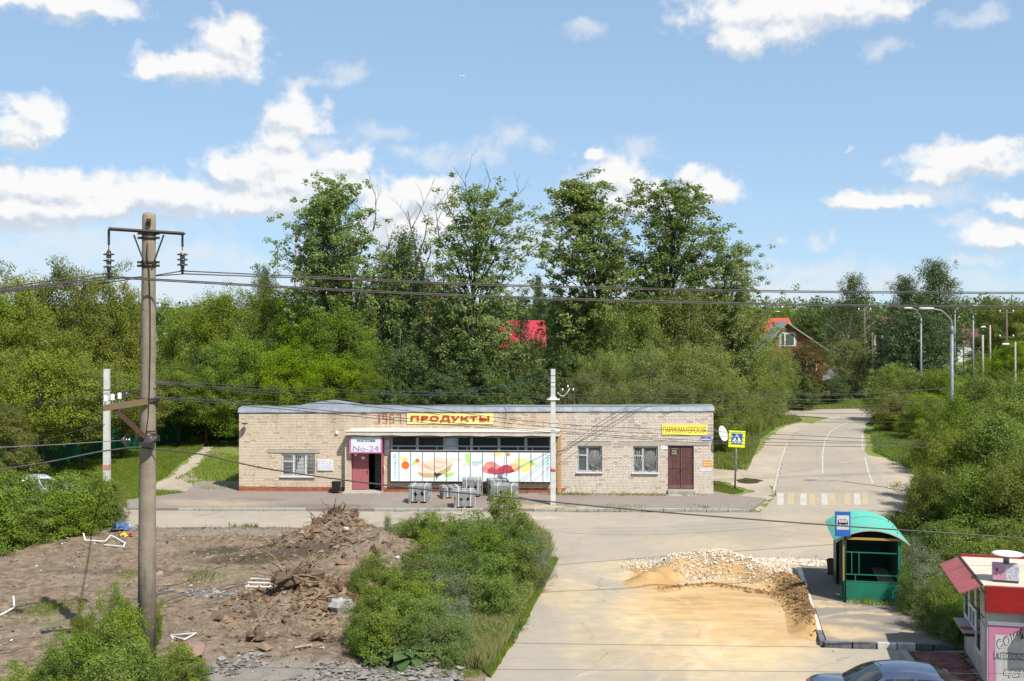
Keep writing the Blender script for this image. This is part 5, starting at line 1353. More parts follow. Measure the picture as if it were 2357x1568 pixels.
# ---- street lamps
def street_lamp(label, u, Yy, arm_u, vtop, width, group='street lamps by the road', coll=None, hidden=0):
    x = (u - U0) * Yy / F; zt = H - (vtop - V0) * Yy / F
    t = thing('street_lamp', label, 'street lamp', (x, Yy, 0), 0, group)
    dx = (arm_u - u) * Yy / F; s = 1 if dx > 0 else -1; r = width / 2
    zc = zt - 2.7 * min(1, abs(dx) / 1.1 + .25) if coll is None else H - (coll - V0) * Yy / F
    obj('post', MB().tube([(0, 0, -.1), (0, 0, zc * .45), (0, 0, zc * .46), (0, 0, zc)], [r, r, r * .92, r * .88], 10), M_galv, t)
    obj('collar', MB().lathe([(r * .9, -.06), (r * 1.15, -.03), (r * 1.15, .12), (r * .75, .3)], 10, (0, 0, zc)), M_galv, t)
    top = zt - .12
    arc = [(0, 0, zc + .2), (0, 0, top - .9), (s * .06, 0, top - .55), (s * .28, 0, top - .28)] + [(dx * f + s * .1 * (1 - f), 0, top - .16 + .16 * f) for f in (.5, .75, 1)]
    obj('arm', MB().tube(catmull([Vector(p) for p in arc], 3), r * .5, 7), M_galv, t)
    hd = MB(); hd.T = Matrix.Translation((dx, 0, top + .03)) @ Matrix.Rotation(math.atan2(0, s), 4, 'Z') @ Matrix.Rotation(math.radians(-6), 4, 'Y')
    hd.lathe([(.04, .05), (.13, .06), (.165, 0), (.10, -.05)], 10)
    hd.v = [tuple(p) for p in hd.v]
    hd2 = MB(); n = 12
    for zz, rr in ((-.05, .7), (0, 1), (.05, .85), (.09, .3)):
        pass
    prof = [(-.06, .6), (0, 1.0), (.05, .86), (.085, .35)]
    vs = [(dx + s * (.28 + .40 * rr * math.cos(2 * math.pi * k / n)), .15 * rr * math.sin(2 * math.pi * k / n), top + .02 + zz) for zz, rr in prof for k in range(n)]
    hd2.add(vs, [(i * n + k, i * n + (k + 1) % n, (i + 1) * n + (k + 1) % n, (i + 1) * n + k) for i in range(3) for k in range(n)] + [tuple(range(n - 1, -1, -1)), tuple(3 * n + k for k in range(n))], smooth=True)
    h = obj('lamp_head', hd2, pm('lamp_head_paint', (.56, .57, .57), (.46, .47, .47), 3, .4), t)
    return t
street_lamp('tallest street lamp, nearest post standing in the right-hand bushes, head towards the road', 2191, 55.6, 2146, 706, .19, coll=765)
street_lamp('second street lamp in front of the dark round tree, arm to the left', 2120, 88, 2099, 707, .17, coll=742)
street_lamp('thin street lamp left of the second one, its arm to the right', 2108, 130, 2120, 706, .16, coll=748)
street_lamp('street lamp with its foot visible at the far right, arm to the left', 2240, 118, 2231, 706, .2, coll=735)
street_lamp('thin street lamp behind the tallest one, arm to the right', 2198, 130, 2238, 702, .17, coll=722)
street_lamp('small far street lamp above the red roof ridge, arm to the right', 1770, 160, 1785, 716, .16, 'distant street lamps', 732)
street_lamp('small far street lamp among trees left of the birch', 1895, 190, 1905, 713, .16, 'distant street lamps', 728)
# far poles on the right
M_darkw = pm('dark_timber_pole', (.10, .075, .06), (.14, .11, .09), 6, .9)
def pole(label, u, vt, Yy, w, mat, arms=0, lamp=0, group='distant poles on the right'):
    x = (u - U0) * Yy / F; z = H - (vt - V0) * Yy / F
    t = thing('utility_pole', label, 'utility pole', (x, Yy, 0), 0, group)
    obj('shaft', MB().tube([(0, 0, -.1), (0, 0, z)], [w / 2, w / 2 * .75], 8), mat, t)
    for k in range(arms):
        obj('cross_arm', MB().box(-.8, .8, -.05, .05, z - .4 - k * 2.6, z - .28 - k * 2.6), M_darkw, t)
        for q in (-.7, .7): obj('insulator', MB().lathe([(.05, 0), (.09, .06), (.04, .2)], 7, (q, 0, z - .28 - k * 2.6)), M_whites, t)
    if lamp:
        obj('lamp_arm', MB().tube([(0, 0, z - .5), (lamp * .6, 0, z - .2)], .03, 5), M_galv, t)
        obj('lamp_head', MB().box(lamp * .6 - .45 * (lamp < 0) - .05, lamp * .6 + .45 * (lamp > 0) + .05, -.13, .13, z - .26, z - .12, bev=.04), M_whites, t)
    return t
pole('short pale concrete pole in the right-hand bushes, thickest of the far ones', 2262, 771, 115, .30, M_conc)
pole('pale concrete pole with a white lamp head pointing left', 2279, 749, 135, .26, M_conc, 0, -1)
pole('dark timber pole with crossarms near the right edge', 2317, 712, 120, .26, M_darkw, 2)
pole('thin pale pole in front of the brown far roof', 2218, 744, 165, .24, M_conc)
pole('pale pole with a tilted white lamp head at the right edge', 2337, 787, 96, .2, M_conc, 0, -1)
pole('dark timber pole right of the birch trunk', 1990, 708, 135, .26, M_darkw, 1)
pole('pale concrete pole, left one of the pair beside the round dark tree', 1999, 750, 150, .24, M_conc)
pole('brown timber pole touching the pale pole left of the round dark tree', 2008, 766, 118, .28, M_darkw)
pole('pale concrete pole, right one of the pair beside the round dark tree', 2014, 773, 116, .28, M_conc)

# ---- crossing sign
x, y = G(1692, 1126)
t = thing('crossing_sign', 'square yellow-bordered blue pedestrian crossing sign on a grey post by the verge', 'road sign', (x, y, 0))
ln = -.06
cx, cz = (1696 - 1692) * y / F, H - (1011 - V0) * y / F
obj('post', MB().tube([(0, .05, -.1), (cx, .05, cz + .3)], .045, 8), M_galv, t)
w = .42
face = MB(); face.T = Matrix.Translation((cx, 0, cz)) @ Matrix.Rotation(math.radians(3), 4, 'Y')
face.box(-w, w, -.012, .02, -w, w, bev=.01)
obj('border_plate', face, pm('fluorescent_yellow', (.74, .80, .02), (.70, .74, .02), 2, .4, 0, 0), t)
def sign_part(name, poly, mat, y0, cx, cz, par, rot=3):
    mb = MB(); mb.T = Matrix.Translation((cx, 0, cz)) @ Matrix.Rotation(math.radians(rot), 4, 'Y')
    mb.prism(poly, y0, y0 + .004); return obj(name, mb, mat, par)
sign_part('blue_field', [(-.285, -.27), (.285, -.27), (.285, .29), (-.285, .29)], M_blue, -.0175, cx, cz, t)
sign_part('white_triangle', [(-.27, -.19), (.27, -.19), (0, .27)], M_whites, -.0225, cx, cz, t)
for q in (-.17, 0, .17): sign_part('stripe', [(q - .04, -.18), (q + .02, -.18), (q + .04, -.12), (q + .0, -.12)], M_blacks, -.0275, cx, cz, t)
mb = MB(); mb.T = Matrix.Translation((cx, 0, cz)) @ Matrix.Rotation(math.radians(3), 4, 'Y')
mb.prism([(math.cos(k * .785) * .032, .165 + math.sin(k * .785) * .032) for k in range(8)], -.0275, -.0235)
mb.prism([(-.045, .12), (.05, .12), (.04, -.0), (.095, -.13), (.06, -.14), (.0, -.02), (-.06, -.13), (-.10, -.11), (-.035, .01), (-.03, .06), (-.09, .02), (-.10, .05)], -.0275, -.0235)
obj('walking_figure', mb, M_blacks, t)

# ---- bus shelter, its sign and bin
SA = math.atan2(.57, 3.1)
t = thing('bus_shelter', 'green metal bus shelter with a turquoise arched roof on the raised stop platform', 'bus shelter', (10.33, 35.4, .12), -SA)
SW, SL_ = 1.68, 3.15
M_gr = pm('green_shelter_paint', (.012, .175, .105), (.016, .125, .075), 2.6, .5, 0, .2, .02, streak=(.035, .10, .06))
M_grd = pm('dark_green_and_interior_shade', (.006, .045, .033), (.006, .036, .027), 3, .5, 0, .05)  # dark green fittings; on the shelter walls its darkness paints in the interior shade
M_turq = pm('turquoise_roof_paint', (.07, .44, .33), (.115, .35, .275), 2.6, .55, 0, .35, .03, streak=(.15, .40, .32))
M_ochre = pm('ochre_post_paint', (.42, .27, .05), (.36, .23, .05), 4, .5)
M_pale = pm('pale_timber_edge', (.50, .42, .32), None, 5, .8)
def corr(mb, x0, x1, y0, y1, z0, z1, axis, n):
    """sheet with shallow ribs along its length"""
    for k in range(n):
        if axis == 'x':
            a, b = x0 + (x1 - x0) * k / n, x0 + (x1 - x0) * (k + 1) / n - .004
            mb.box(a, b, y0, y1, z0, z1)
        else:
            a, b = y0 + (y1 - y0) * k / n, y0 + (y1 - y0) * (k + 1) / n - .004
            mb.box(x0, x1, a, b, z0, z1)
    return mb
front_p = obj('end_panel', MB().box(.0, SW, 0, .03, .03, .62), M_gr, t)
obj('panel_cap', MB().box(0, SW, -.008, .04, .621, .645), M_gr, front_p)
obj('panel_foot', MB().box(0, SW, -.008, .04, .0, .029), M_pale, front_p)
obj('corner_post', MB().box(-.035, .035, -.03, .05, .646, 1.93), M_ochre, t)
obj('corner_post', MB().box(SW - .07, SW + .02, -.02, .06, .646, 1.93), M_gr, t)
obj('corner_post', MB().box(-.12, -.05, .05, .12, 0, 1.95), M_grd, t)
obj('top_beam', MB().box(-.035, SW, -.02, .04, 1.931, 2.0), M_ochre, t)
for z in (1.52, .83):
    obj('rail', MB().box(.036, SW - .08, .01, .035, z, z + .028), M_gr, t)
for x0 in (.22, .44):
    obj('baluster', MB().box(x0, x0 + .025, .01, .033, .859, 1.519), M_gr, t)
obj('baluster', MB().box(.33, .355, .01, .033, .646, .829), M_gr, t)
obj('back_wall', corr(MB(), SW - .03, SW, .07, SL_, 0, 1.93, 'y', 12), M_grd, t)
obj('far_wall', MB().box(0, SW - .031, SL_ - .03, SL_, 0, 2.0), M_grd, t)
obj('side_panel', MB().box(-.03, 0, .10, .75, .0, 1.9), M_grd, t)
obj('side_panel', MB().box(-.03, 0, SL_ - .95, SL_ - .031, .0, 1.9), M_grd, t)
obj('bench', MB().box(SW - .50, SW - .05, .25, SL_ - .25, .42, .47), M_wood, t)
obj('bench_leg', MB().box(SW - .46, SW - .10, .5, .56, .0, .419), M_grd, t)
obj('bench_leg', MB().box(SW - .46, SW - .10, SL_ - .6, SL_ - .54, .0, .419), M_grd, t)
def arch(i, j, y0, y1, th=0.0):
    a = -1 + 2 * i; xx = SW / 2 + a * (SW / 2 + .27)
    return (xx, y0 + (y1 - y0) * j, 1.80 + .44 * (1 - a * a) ** .9 + .02 * abs(a) + th)
mb = MB(); mb.grid(lambda i, j: arch(i, j, -.10, SL_ + .25, .02), 18, 6); mb.grid(lambda i, j: arch(1 - i, j, -.10, SL_ + .25, 0), 18, 6)
n1 = 19
obj('roof', mb, M_turq, t)
mb = MB(); mb.grid(lambda i, j: (arch(i, 0, -.104, 0)[0], -.104, arch(i, 0, 0, 0)[2] - .014 + .04 * j), 18, 1); mb.grid(lambda i, j: (arch(i, 0, 0, 0)[0], -.104 + .02 * j, arch(i, 0, 0, 0)[2] + .027), 18, 1)
obj('roof_edge', mb, M_pale, t)
for yy in (.6, 1.6, 2.6):
    for i in (.12, .88):
        p = arch(i, 0, yy, yy); obj('roof_bolt', MB().tube([(p[0], yy, p[2]), (p[0], yy, p[2] + .09)], .012, 5), M_grd, t)
obj('gable_panel', MB().prism([arch(i / 12, 0, 0, 0)[::2] for i in range(2, 11)][::-1], SL_ - .02, SL_ - .002), M_grd, t)
obj('pipe_stub', MB().tube([(-.02, -.08, -.0), (-.02, -.08, .34)], .022, 6).tube([(-.06, -.08, .31), (.05, -.08, .36)], .018, 5), M_gr, t)
# bus stop sign
x, Yy = (1940 - U0) * 35.2 / F, 35.2
t = thing('bus_stop_sign', 'tall blue bus stop sign with a black bus, before the shelter roof', 'road sign', (x, Yy, .12), math.radians(-7))
zt, zb = H - .12 - (1177 - V0) * Yy / F, H - .12 - (1235 - V0) * Yy / F
w = .235
obj('post', MB().tube([(.09, .09, -.1), (.09, .09, zt - .1)], .028, 8), M_grd, t)
obj('plate', MB().box(-w, w, -.01, .055, zb, zt, bev=.012), M_galv, t)
obj('blue_face', MB().box(-w + .012, w - .012, -.0135, -.0105, zb + .012, zt - .012), M_blue, t)
zc = zb + (zt - zb) * .60; hh = (zt - zb)
obj('white_field', MB().box(-w + .05, w - .05, -.0165, -.014, zb + hh * .27, zb + hh * .84), pm('sign_grey_white', (.60, .60, .60), None, 2, .4, 0, 0), t)
bus = MB(); bx0, bx1, bz0, bz1 = -.155, .155, zb + hh * .47, zb + hh * .68
bus.prism([(bx0, bz0 + .02), (bx0 + .01, bz0), (bx1 - .01, bz0), (bx1, bz0 + .03), (bx1 - .005, bz0 + .07), (bx1 - .02, bz1 - .02), (bx1 - .05, bz1), (bx0 + .04, bz1), (bx0 + .012, bz1 - .03), (bx0, bz0 + .07)], -.0195, -.017)
for k in range(4):
    pass
obj('bus_symbol', bus, M_blacks, t)
for k in range(4):
    obj('bus_window', MB().box(bx0 + .035 + k * .065, bx0 + .035 + k * .065 + .052, -.0215, -.02, bz0 + .065, bz1 - .015), pm('sign_grey_white', (.6, .6, .6)), t)
for q in (-.09, .09):
    wl = MB(); wl.T = Matrix.Translation((q, -.0195, bz0 - .002)) @ Matrix.Rotation(math.radians(90), 4, 'X')
    wl.lathe([(.036, -.001), (.036, .002)], 12); obj('bus_wheel', wl, M_blacks, t)
    wl = MB(); wl.T = Matrix.Translation((q, -.0225, bz0 - .002)) @ Matrix.Rotation(math.radians(90), 4, 'X')
    wl.lathe([(.022, -.0005), (.022, .001)], 10); obj('bus_wheel_hub', wl, pm('sign_grey_white', (.6, .6, .6)), t)
x, y = G(1915, 1322, .12)
t = thing('litter_bin', 'small dark litter bin at the far left end of the green bus shelter', 'bin', (x, y, .12))
obj('body', MB().lathe([(.14, .05), (.19, .50), (.20, .52), (.17, .52), (.13, .1)], 4, smooth=False), M_dark, t)
obj('stand', MB().box(-.16, .16, -.02, .02, 0, .05), M_dark, t)

# ---- kiosk, its paving, roof sign and air conditioner
KA = math.atan2(-.71, -3.23) + math.pi / 2   # yaw of its left wall
KP = Vector((11.42, 27.35, .14))
KR = math.atan2(.71, 3.23)
t = thing('kiosk', 'white and pink drinks kiosk with red fascia and cream roof at the lower right edge', 'kiosk', KP, -KR)
KD, KWd, KH = 3.15, 3.4, 2.34
M_kwh = pm('kiosk_white', (.50, .485, .455), (.36, .345, .32), 1.6, .6, 0, .08, streak=(.26, .235, .21))
M_kpk = pm('kiosk_pink', (.50, .19, .31), (.42, .155, .25), 2, .45, 0, .02)
M_kred = pm('kiosk_red', (.27, .012, .016), (.19, .014, .016), 2, .3, 0, .03)
M_awn = pm('faded_red_awning', (.33, .085, .085), (.24, .075, .07), 2.5, .7, 0, .2)
M_cream = pm('cream_roofing', (.52, .45, .35), (.44, .38, .29), 1.2, .8, 0, .1, streak=(.58, .52, .42))
obj('body', MB().box(0, KWd, 0, KD, 0, KH), M_kwh, t)
obj('roof', MB().box(-.10, KWd + .1, -.02, KD + .12, KH + .002, KH + .10), M_cream, t)
mb = MB(); mb.add([(-.104, -.03, KH + .11), (-.104, KD + .12, KH + .11), (-.62, KD + .06, KH - .12), (-.62, .05, KH - .12), (-.104, -.03, KH + .08), (-.104, KD + .12, KH + .08), (-.62, KD + .06, KH - .15), (-.62, .05, KH - .15)], [(3, 2, 1, 0), (4, 5, 6, 7), (0, 4, 7, 3), (1, 2, 6, 5), (2, 3, 7, 6)])
obj('awning', mb, M_awn, t)
obj('awning_joint', MB().box(-.13, -.085, -.03, KD + .12, KH + .10, KH + .13), M_dark, t)
for ps, r_ in (([(-.01, .2, KH - .75), (-.55, .12, KH - .14)], .014), ([(-.01, KD - .2, KH - .75), (-.55, KD - .1, KH - .14)], .014), ([(-.02, .9, KH - .5), (-.3, .3, KH - .3), (-.04, .1, KH - .9)], .008)):
    obj('awning_stay', MB().tube(ps, r_, 5), M_dark, t)
obj('fascia', MB().box(-.06, KWd + .1, -.17, -.03, KH - .50, KH + .12).box(-.055, KWd + .09, -.19, -.171, KH - .49, KH - .24), M_kred, t)
obj('fascia', MB().box(-.06, KWd, KD + .121, KD + .2, KH - .3, KH + .16), M_kred, t)
# left wall glazing
M_glk = glass('kiosk_glass', (.06, .075, .06), .04, .9)
for y0, y1, z0, z1 in ((2.35, 3.05, .95, 2.2), (1.45, 2.28, .95, 2.2), (.62, 1.36, .55, 2.2)):
    gf = obj('window_frame', MB().box(-.03, .001, y0, y0 + .05, z0, z1).box(-.03, .001, y1 - .05, y1, z0, z1).box(-.03, .001, y0 + .05, y1 - .05, z0, z0 + .05).box(-.03, .001, y0 + .05, y1 - .05, z1 - .05, z1), M_whites, t)
    obj('pane', MB().box(-.012, -.003, y0 + .05, y1 - .05, z0 + .05, z1 - .05), M_glk, gf)
    if y0 == 1.45:
        obj('hatch_frame', MB().box(-.034, -.0, 1.5, 2.23, 1.42, 1.48).box(-.034, 0, 1.84, 1.89, 1.0, 1.419), M_whites, gf)
obj('door_panel', MB().box(-.025, .001, .1, .56, .1, 2.2), M_kwh, t)
obj('serving_ledge', MB().box(-.34, -.031, 1.35, 2.75, .90, .925), pm('ledge_lilac', (.46, .36, .38), (.40, .31, .33), 3, .6), t)
obj('mat', MB().lathe([(.17, .926), (.16, .932)], 14, (-.18, 1.75, 0)), M_awn, t)
obj('ledge_bracket', MB().box(-.26, -.03, 1.5, 1.53, .78, .899), M_dark, t)
# front wall graphics
obj('pink_panel', MB().box(.03, KWd - .05, -.012, -.001, .1, 1.50), M_kpk, t)
obj('white_panel', MB().box(.18, KWd - .2, -.018, -.0125, .14, 1.28), pm('panel_offwhite', (.50, .50, .48), (.38, .375, .36), 1.4, .5, 0, .03, streak=(.30, .28, .26)), t)
obj('white_strip', MB().box(.02, KWd - .05, -.016, -.001, 1.505, 1.60), M_whites, t)
M_ink = pm('print_charcoal', (.05, .045, .045), None, 3, .5, 0, 0)
M_inkw = pm('print_offwhite', (.62, .62, .60), None, 3, .5, 0, 0)
tm = text_mesh('соки', .72, .22, .004, .012, .35); ca_, sa_ = math.cos(.5), math.sin(.5); tm.v = [(.26 + p[0] * ca_ - p[2] * sa_, p[1] - .019, .93 + p[0] * sa_ + p[2] * ca_) for p in tm.v]; obj('lettering', tm, M_ink, t)
tm = text_mesh('соки', .70, .19, .004, -.012, .35); tm.v = [(.268 + p[0] * ca_ - p[2] * sa_, p[1] - .0235, .943 + p[0] * sa_ + p[2] * ca_) for p in tm.v]; obj('lettering', tm, M_inkw, t)
obj('grey_strip', MB().box(.15, KWd - .1, -.023, -.0185, .70, .87), pm('print_midgrey', (.20, .20, .205), None, 3, .5, 0, 0), t)
tm = text_mesh('Прохладительные', 1.75, .15, .003, .008); tm.v = [(.17 + p[0], p[1] - .0235, .71 + p[2]) for p in tm.v]; obj('lettering', tm, M_inkw, t)
tm = text_mesh('чай', .72, .30, .004, .012, .3); tm.v = [(.36 + p[0], p[1] - .019, .24 + p[2] + p[0] * .15) for p in tm.v]; obj('lettering', tm, M_ink, t)
tm = text_mesh('чай', .69, .27, .004, -.012, .3); tm.v = [(.372 + p[0], p[1] - .0235, .256 + p[2] + p[0] * .15) for p in tm.v]; obj('lettering', tm, M_inkw, t)
R_K = Matrix.Translation(KP) @ Matrix.Rotation(-KR, 4, 'Z')
t = thing('air_conditioner', 'white outdoor air conditioner unit on the front of the kiosk under the red fascia', 'air conditioner', R_K @ Vector((.98, -.17, 1.36)), -KR)
obj('casing', MB().box(0, .78, -.28, 0, 0, .54, bev=.015), pm('ac_casing', (.62, .63, .58), (.54, .55, .51), 2, .4), t)
fg = MB(); fg.T = Matrix.Translation((.33, -.285, .27)) @ Matrix.Rotation(math.radians(90), 4, 'X')
fg.lathe([(.225, -.002), (.225, .004)], 24); obj('fan_grille', fg, pm('ac_grille', (.30, .285, .25), (.22, .21, .19), 40, .6), t)
for k in range(3):
    fg = MB(); fg.T = Matrix.Translation((.33, -.292, .27)) @ Matrix.Rotation(math.radians(90), 4, 'X')
    n = 24; r0 = .06 + k * .06
    fg.lathe([(r0, 0), (r0 + .008, 0), (r0 + .008, .006), (r0, .006)], n); obj('grille_ring', fg, pm('ac_casing', (.6, .6, .6)), t)
obj('wall_bracket', MB().box(-.15, .0, -.02, .15, -.16, -.0).box(.05, .09, -.26, .14, -.04, -.001).box(.6, .64, -.26, .14, -.04, -.001), M_whites, t)
p = R_K @ Vector((.52, .55, KH + .10))
t = thing('roof_sign', 'small pink lightbox sign under a white disc on the kiosk roof', 'sign', p, -KR - .1)
obj('box', MB().box(-.30, .30, -.12, .13, .04, .44, bev=.01), pm('lightbox_frame', (.50, .36, .46), None, 2, .4), t)
obj('pink_face', MB().box(-.295, -.02, -.128, -.1205, .055, .43), pm('lightbox_pink', (.46, .24, .36), (.40, .21, .31), 3, .4), t)
obj('picture_face', MB().box(-.012, .29, -.128, -.1205, .055, .43), pm('lightbox_picture', (.60, .60, .66), (.20, .20, .32), 16, .4, 0, 0), t)
mb = MB(); mb.prism([(-.25, .32), (-.19, .36), (-.17, .28), (-.22, .20), (-.25, .16), (-.20, .24)], -.132, -.1285); obj('emblem', mb, pm('print_violet', (.10, .07, .30), None, 3, .5, 0, 0), t)
obj('emblem', MB().prism([(-.16, .25), (-.05, .27), (-.11, .17)], -.132, -.1285), pm('print_ochre', (.30, .19, .05), None, 3, .5, 0, 0), t)
obj('feet', MB().box(-.28, .28, -.14, .14, 0, .039), M_dark, t)
obj('column', MB().tube([(.02, .03, .44), (.02, .03, .66)], .07, 8), M_galv, t)
obj('disc', MB().lathe([(.05, .64), (.36, .665), (.37, .685), (.30, .70), (.06, .72)], 22, (.05, .03, 0)), M_whites, t)
# red pavers round the kiosk
M_pav = pm('red_paver', (.20, .085, .075), (.15, .072, .065), 6, .9, 0, .3, rnd=.30)
mb = MB(); mb.slab([(9.99, 25.6), (10.42, 30.3), (13.2, 30.45), (16, 30.4), (16, 20), (9.3, 20)], -.05, .10)
pp = struct('kiosk_pavement', mb, M_mort)
shared = MB().box(-.118, .118, -.058, .058, -.03, .0, bev=.006).mesh('paver', M_pav)
cnt = 0
pa0 = Vector((10.42, 30.3)); pd = Vector((-.43, -4.7)).normalized(); pn = Vector((-pd.y, pd.x)) * -1
if pn.x < 0: pn = -pn
KLx = lambda y: 11.42 + (y - 27.35) * .22
for r in range(42):
    for c in range(11):
        q = pa0 + pd * (.10 + r * .124) + pn * (.22 + c * .242 + (.121 if r % 2 else 0))
        if q.x > KLx(q.y) - .15 and q.y < 30.3 and q.y > 26.6: continue
        if q.y < 25.7 or cnt >= 300 or q.x > 13.4: continue
        o = link('paver', shared, pp, (q.x, q.y, .139 + random.uniform(-.004, .004))); o.rotation_euler = (0, 0, math.atan2(pn.y, pn.x)); cnt += 1
for k in range(5):
    a = pa0 + pd * (k * .95); b = pa0 + pd * (k * .95 + .94)
    kerb(a.x, a.y, b.x, b.y, M_conc, .16, .155, pp)

# ---- cars
def carpaint(name, c, metal=.5, rough=.28):
    m, tt = newmat(name)
    finish(tt, princ(tt, c, rough, metal, None, .5, **{'Coat Weight': .8, 'Coat Roughness': .05}))
    return m
M_carglass = glass('car_glass', (.018, .026, .026), .03, .9)
def sedan(label, loc, rz, paint):
    t = thing('parked_car', label, 'car', loc, rz)
    hw = lambda x: .86 * (1 - .10 * max(0, abs(x) - 1.5) ** 2 * 1.2)
    st = [(-2.18, .42, .82), (-2.14, .30, .93), (-1.9, .24, 1.0), (-1.45, .20, 1.01), (-.8, .20, .96), (0, .20, .93), (.8, .20, .92), (1.15, .20, .91), (1.7, .22, .84), (2.05, .26, .72), (2.2, .36, .60)]
    V = []; m = 12
    for x, z0, z1 in st:
        w = hw(x)
        half = [(w * .80, z0), (w * .98, z0 + .14), (w, (z0 + z1) / 2), (w * .985, z1 - .14), (w * .93, z1 - .03), (w * .78, z1 + .005)]
        V += [(x, -a, b) for a, b in half] + [(x, a, b) for a, b in half[::-1]]
    fs = [(i * m + k, (i + 1) * m + k, (i + 1) * m + (k + 1) % m, i * m + (k + 1) % m) for i in range(len(st) - 1) for k in range(m)]
    fs += [tuple(range(m)), tuple((len(st) - 1) * m + k for k in range(m - 1, -1, -1))]
    body = obj('body', MB().add(V, fs, smooth=True), paint, t)
    body.modifiers.new('smooth', 'SUBSURF').levels = 1; body.modifiers['smooth'].render_levels = 2
    RR, RF, BR, BF_ = -.78, .42, -1.48, 1.28      # roof rear, roof front, rear glass base, windscreen base
    roofz = lambda f: 1.40 + .045 * math.sin(math.pi * min(1, max(0, f)))
    def roof(i, j):
        x = RR + (RF - RR) * i; w = .555 + .03 * math.sin(math.pi * i); y = (2 * j - 1) * w
        return (x, y, roofz(i) - .07 * abs(2 * j - 1) ** 2.6)
    obj('roof', MB().grid(roof, 10, 10), paint, t)
    def slope(xb, zb, wb, xr, fr, bulge):
        def f(i, j):
            s = 2 * j - 1; a = roof(fr, j); bx = xb + (-.10 if xb > 0 else .08) * s * s
            w = wb; x = a[0] + (bx - a[0]) * i; y = a[1] + (s * w - a[1]) * i; z = a[2] + (zb - a[2]) * i + bulge * math.sin(math.pi * i)
            return (x, y, z)
        return f
    obj('rear_window', MB().grid(slope(BR, .99, .68, RR, 0, .035), 6, 8), M_carglass, t)
    obj('windscreen', MB().grid(lambda i, j: slope(BF_, .915, .72, RF, 1, .035)(1 - i, j), 6, 8), M_carglass, t)
    for s in (-1, 1):
        def side(i, j, s=s, o=0.0):
            # i along the car, j from waist to roof
            xb = BR + .08 + (BF_ - .10 - BR - .08) * i; xr = RR + (RF - RR) * i
            a = roof(i, .5 + .5 * s); b = (xb, s * (.70 + .055 * math.sin(math.pi * i)), .985 - .07 * i)
            return (b[0] + (a[0] - b[0]) * j, b[1] + (a[1] - b[1]) * j + s * o, b[2] + (a[2] - b[2]) * j)
        g = MB().grid((lambda i, j: side(i, j)) if s < 0 else (lambda i, j: side(1 - i, j)), 12, 4)
        obj('side_frame', g, paint, t)
        for i0, i1 in ((.10, .22), (.245, .52), (.555, .88)):
            gg = MB().grid((lambda i, j: side(i0 + (i1 - i0) * i, .08 + .78 * j, o=.006)) if s < 0 else (lambda i, j: side(i1 + (i0 - i1) * i, .08 + .78 * j, o=.006)), 5, 3)
            obj('side_window', gg, M_carglass, t)
        obj('wing_mirror', MB().box(.86, 1.02, s * .92 - .09, s * .92 + .09, .93, 1.05, bev=.03), paint, t)
        for x in (-.55, .35): obj('door_handle', MB().box(x - .09, x + .09, s * .868 - .012, s * .868 + .012, .78, .81, bev=.005), paint, t)
        obj('headlight', MB().box(2.0, 2.16, s * .58 - .15, s * .58 + .15, .56, .70, bev=.04), M_lens, t)
        obj('tail_light', MB().box(-2.18, -2.08, s * .62 - .14, s * .62 + .14, .68, .86, bev=.03), M_red, t)
        for x in (-1.32, 1.36):
            wl = link('wheel', None, t); wl.empty_display_size = .1
            ty = MB(); ty.T = Matrix.Translation((x, s * .78, .31)) @ Matrix.Rotation(math.radians(90), 4, 'X')
            ty.lathe([(.20, -.09), (.29, -.095), (.31, -.06), (.31, .06), (.29, .095), (.20, .09)], 22); obj('tyre', ty, M_black, wl)
            ri = MB(); ri.T = Matrix.Translation((x, s * .80, .31)) @ Matrix.Rotation(math.radians(90), 4, 'X')
            ri.lathe([(.05, -.08), (.2, -.075), (.2, .075), (.05, .08)], 14); obj('rim', ri, M_galv, wl)
    obj('aerial', MB().tube([(RR + .1, 0, roofz(.1) - .0), (RR - .08, 0, roofz(.1) + .10)], .006, 4), M_black, t)
    obj('rear_bumper', MB().box(-2.22, -2.12, -.74, .74, .34, .52, bev=.04), paint, t)
    obj('front_bumper', MB().box(2.12, 2.22, -.72, .72, .30, .50, bev=.04), paint, t)
    obj('number_plate', MB().box(-2.196, -2.19, -.26, .26, .58, .69), M_whites, t)
    return t
P_blue = carpaint('silver_blue_paint', (.085, .115, .19), .65, .2)
P_pale = carpaint('pale_blue_white_paint', (.55, .60, .66), .2, .3)
sedan('silver-blue saloon car parked at the bottom right beside the red pavers', (8.8, 24.95, .0), math.radians(-4), P_blue)
sedan('pale car half hidden behind the left hedge', (-22.3, 53.4, -.03), math.radians(40), P_pale)

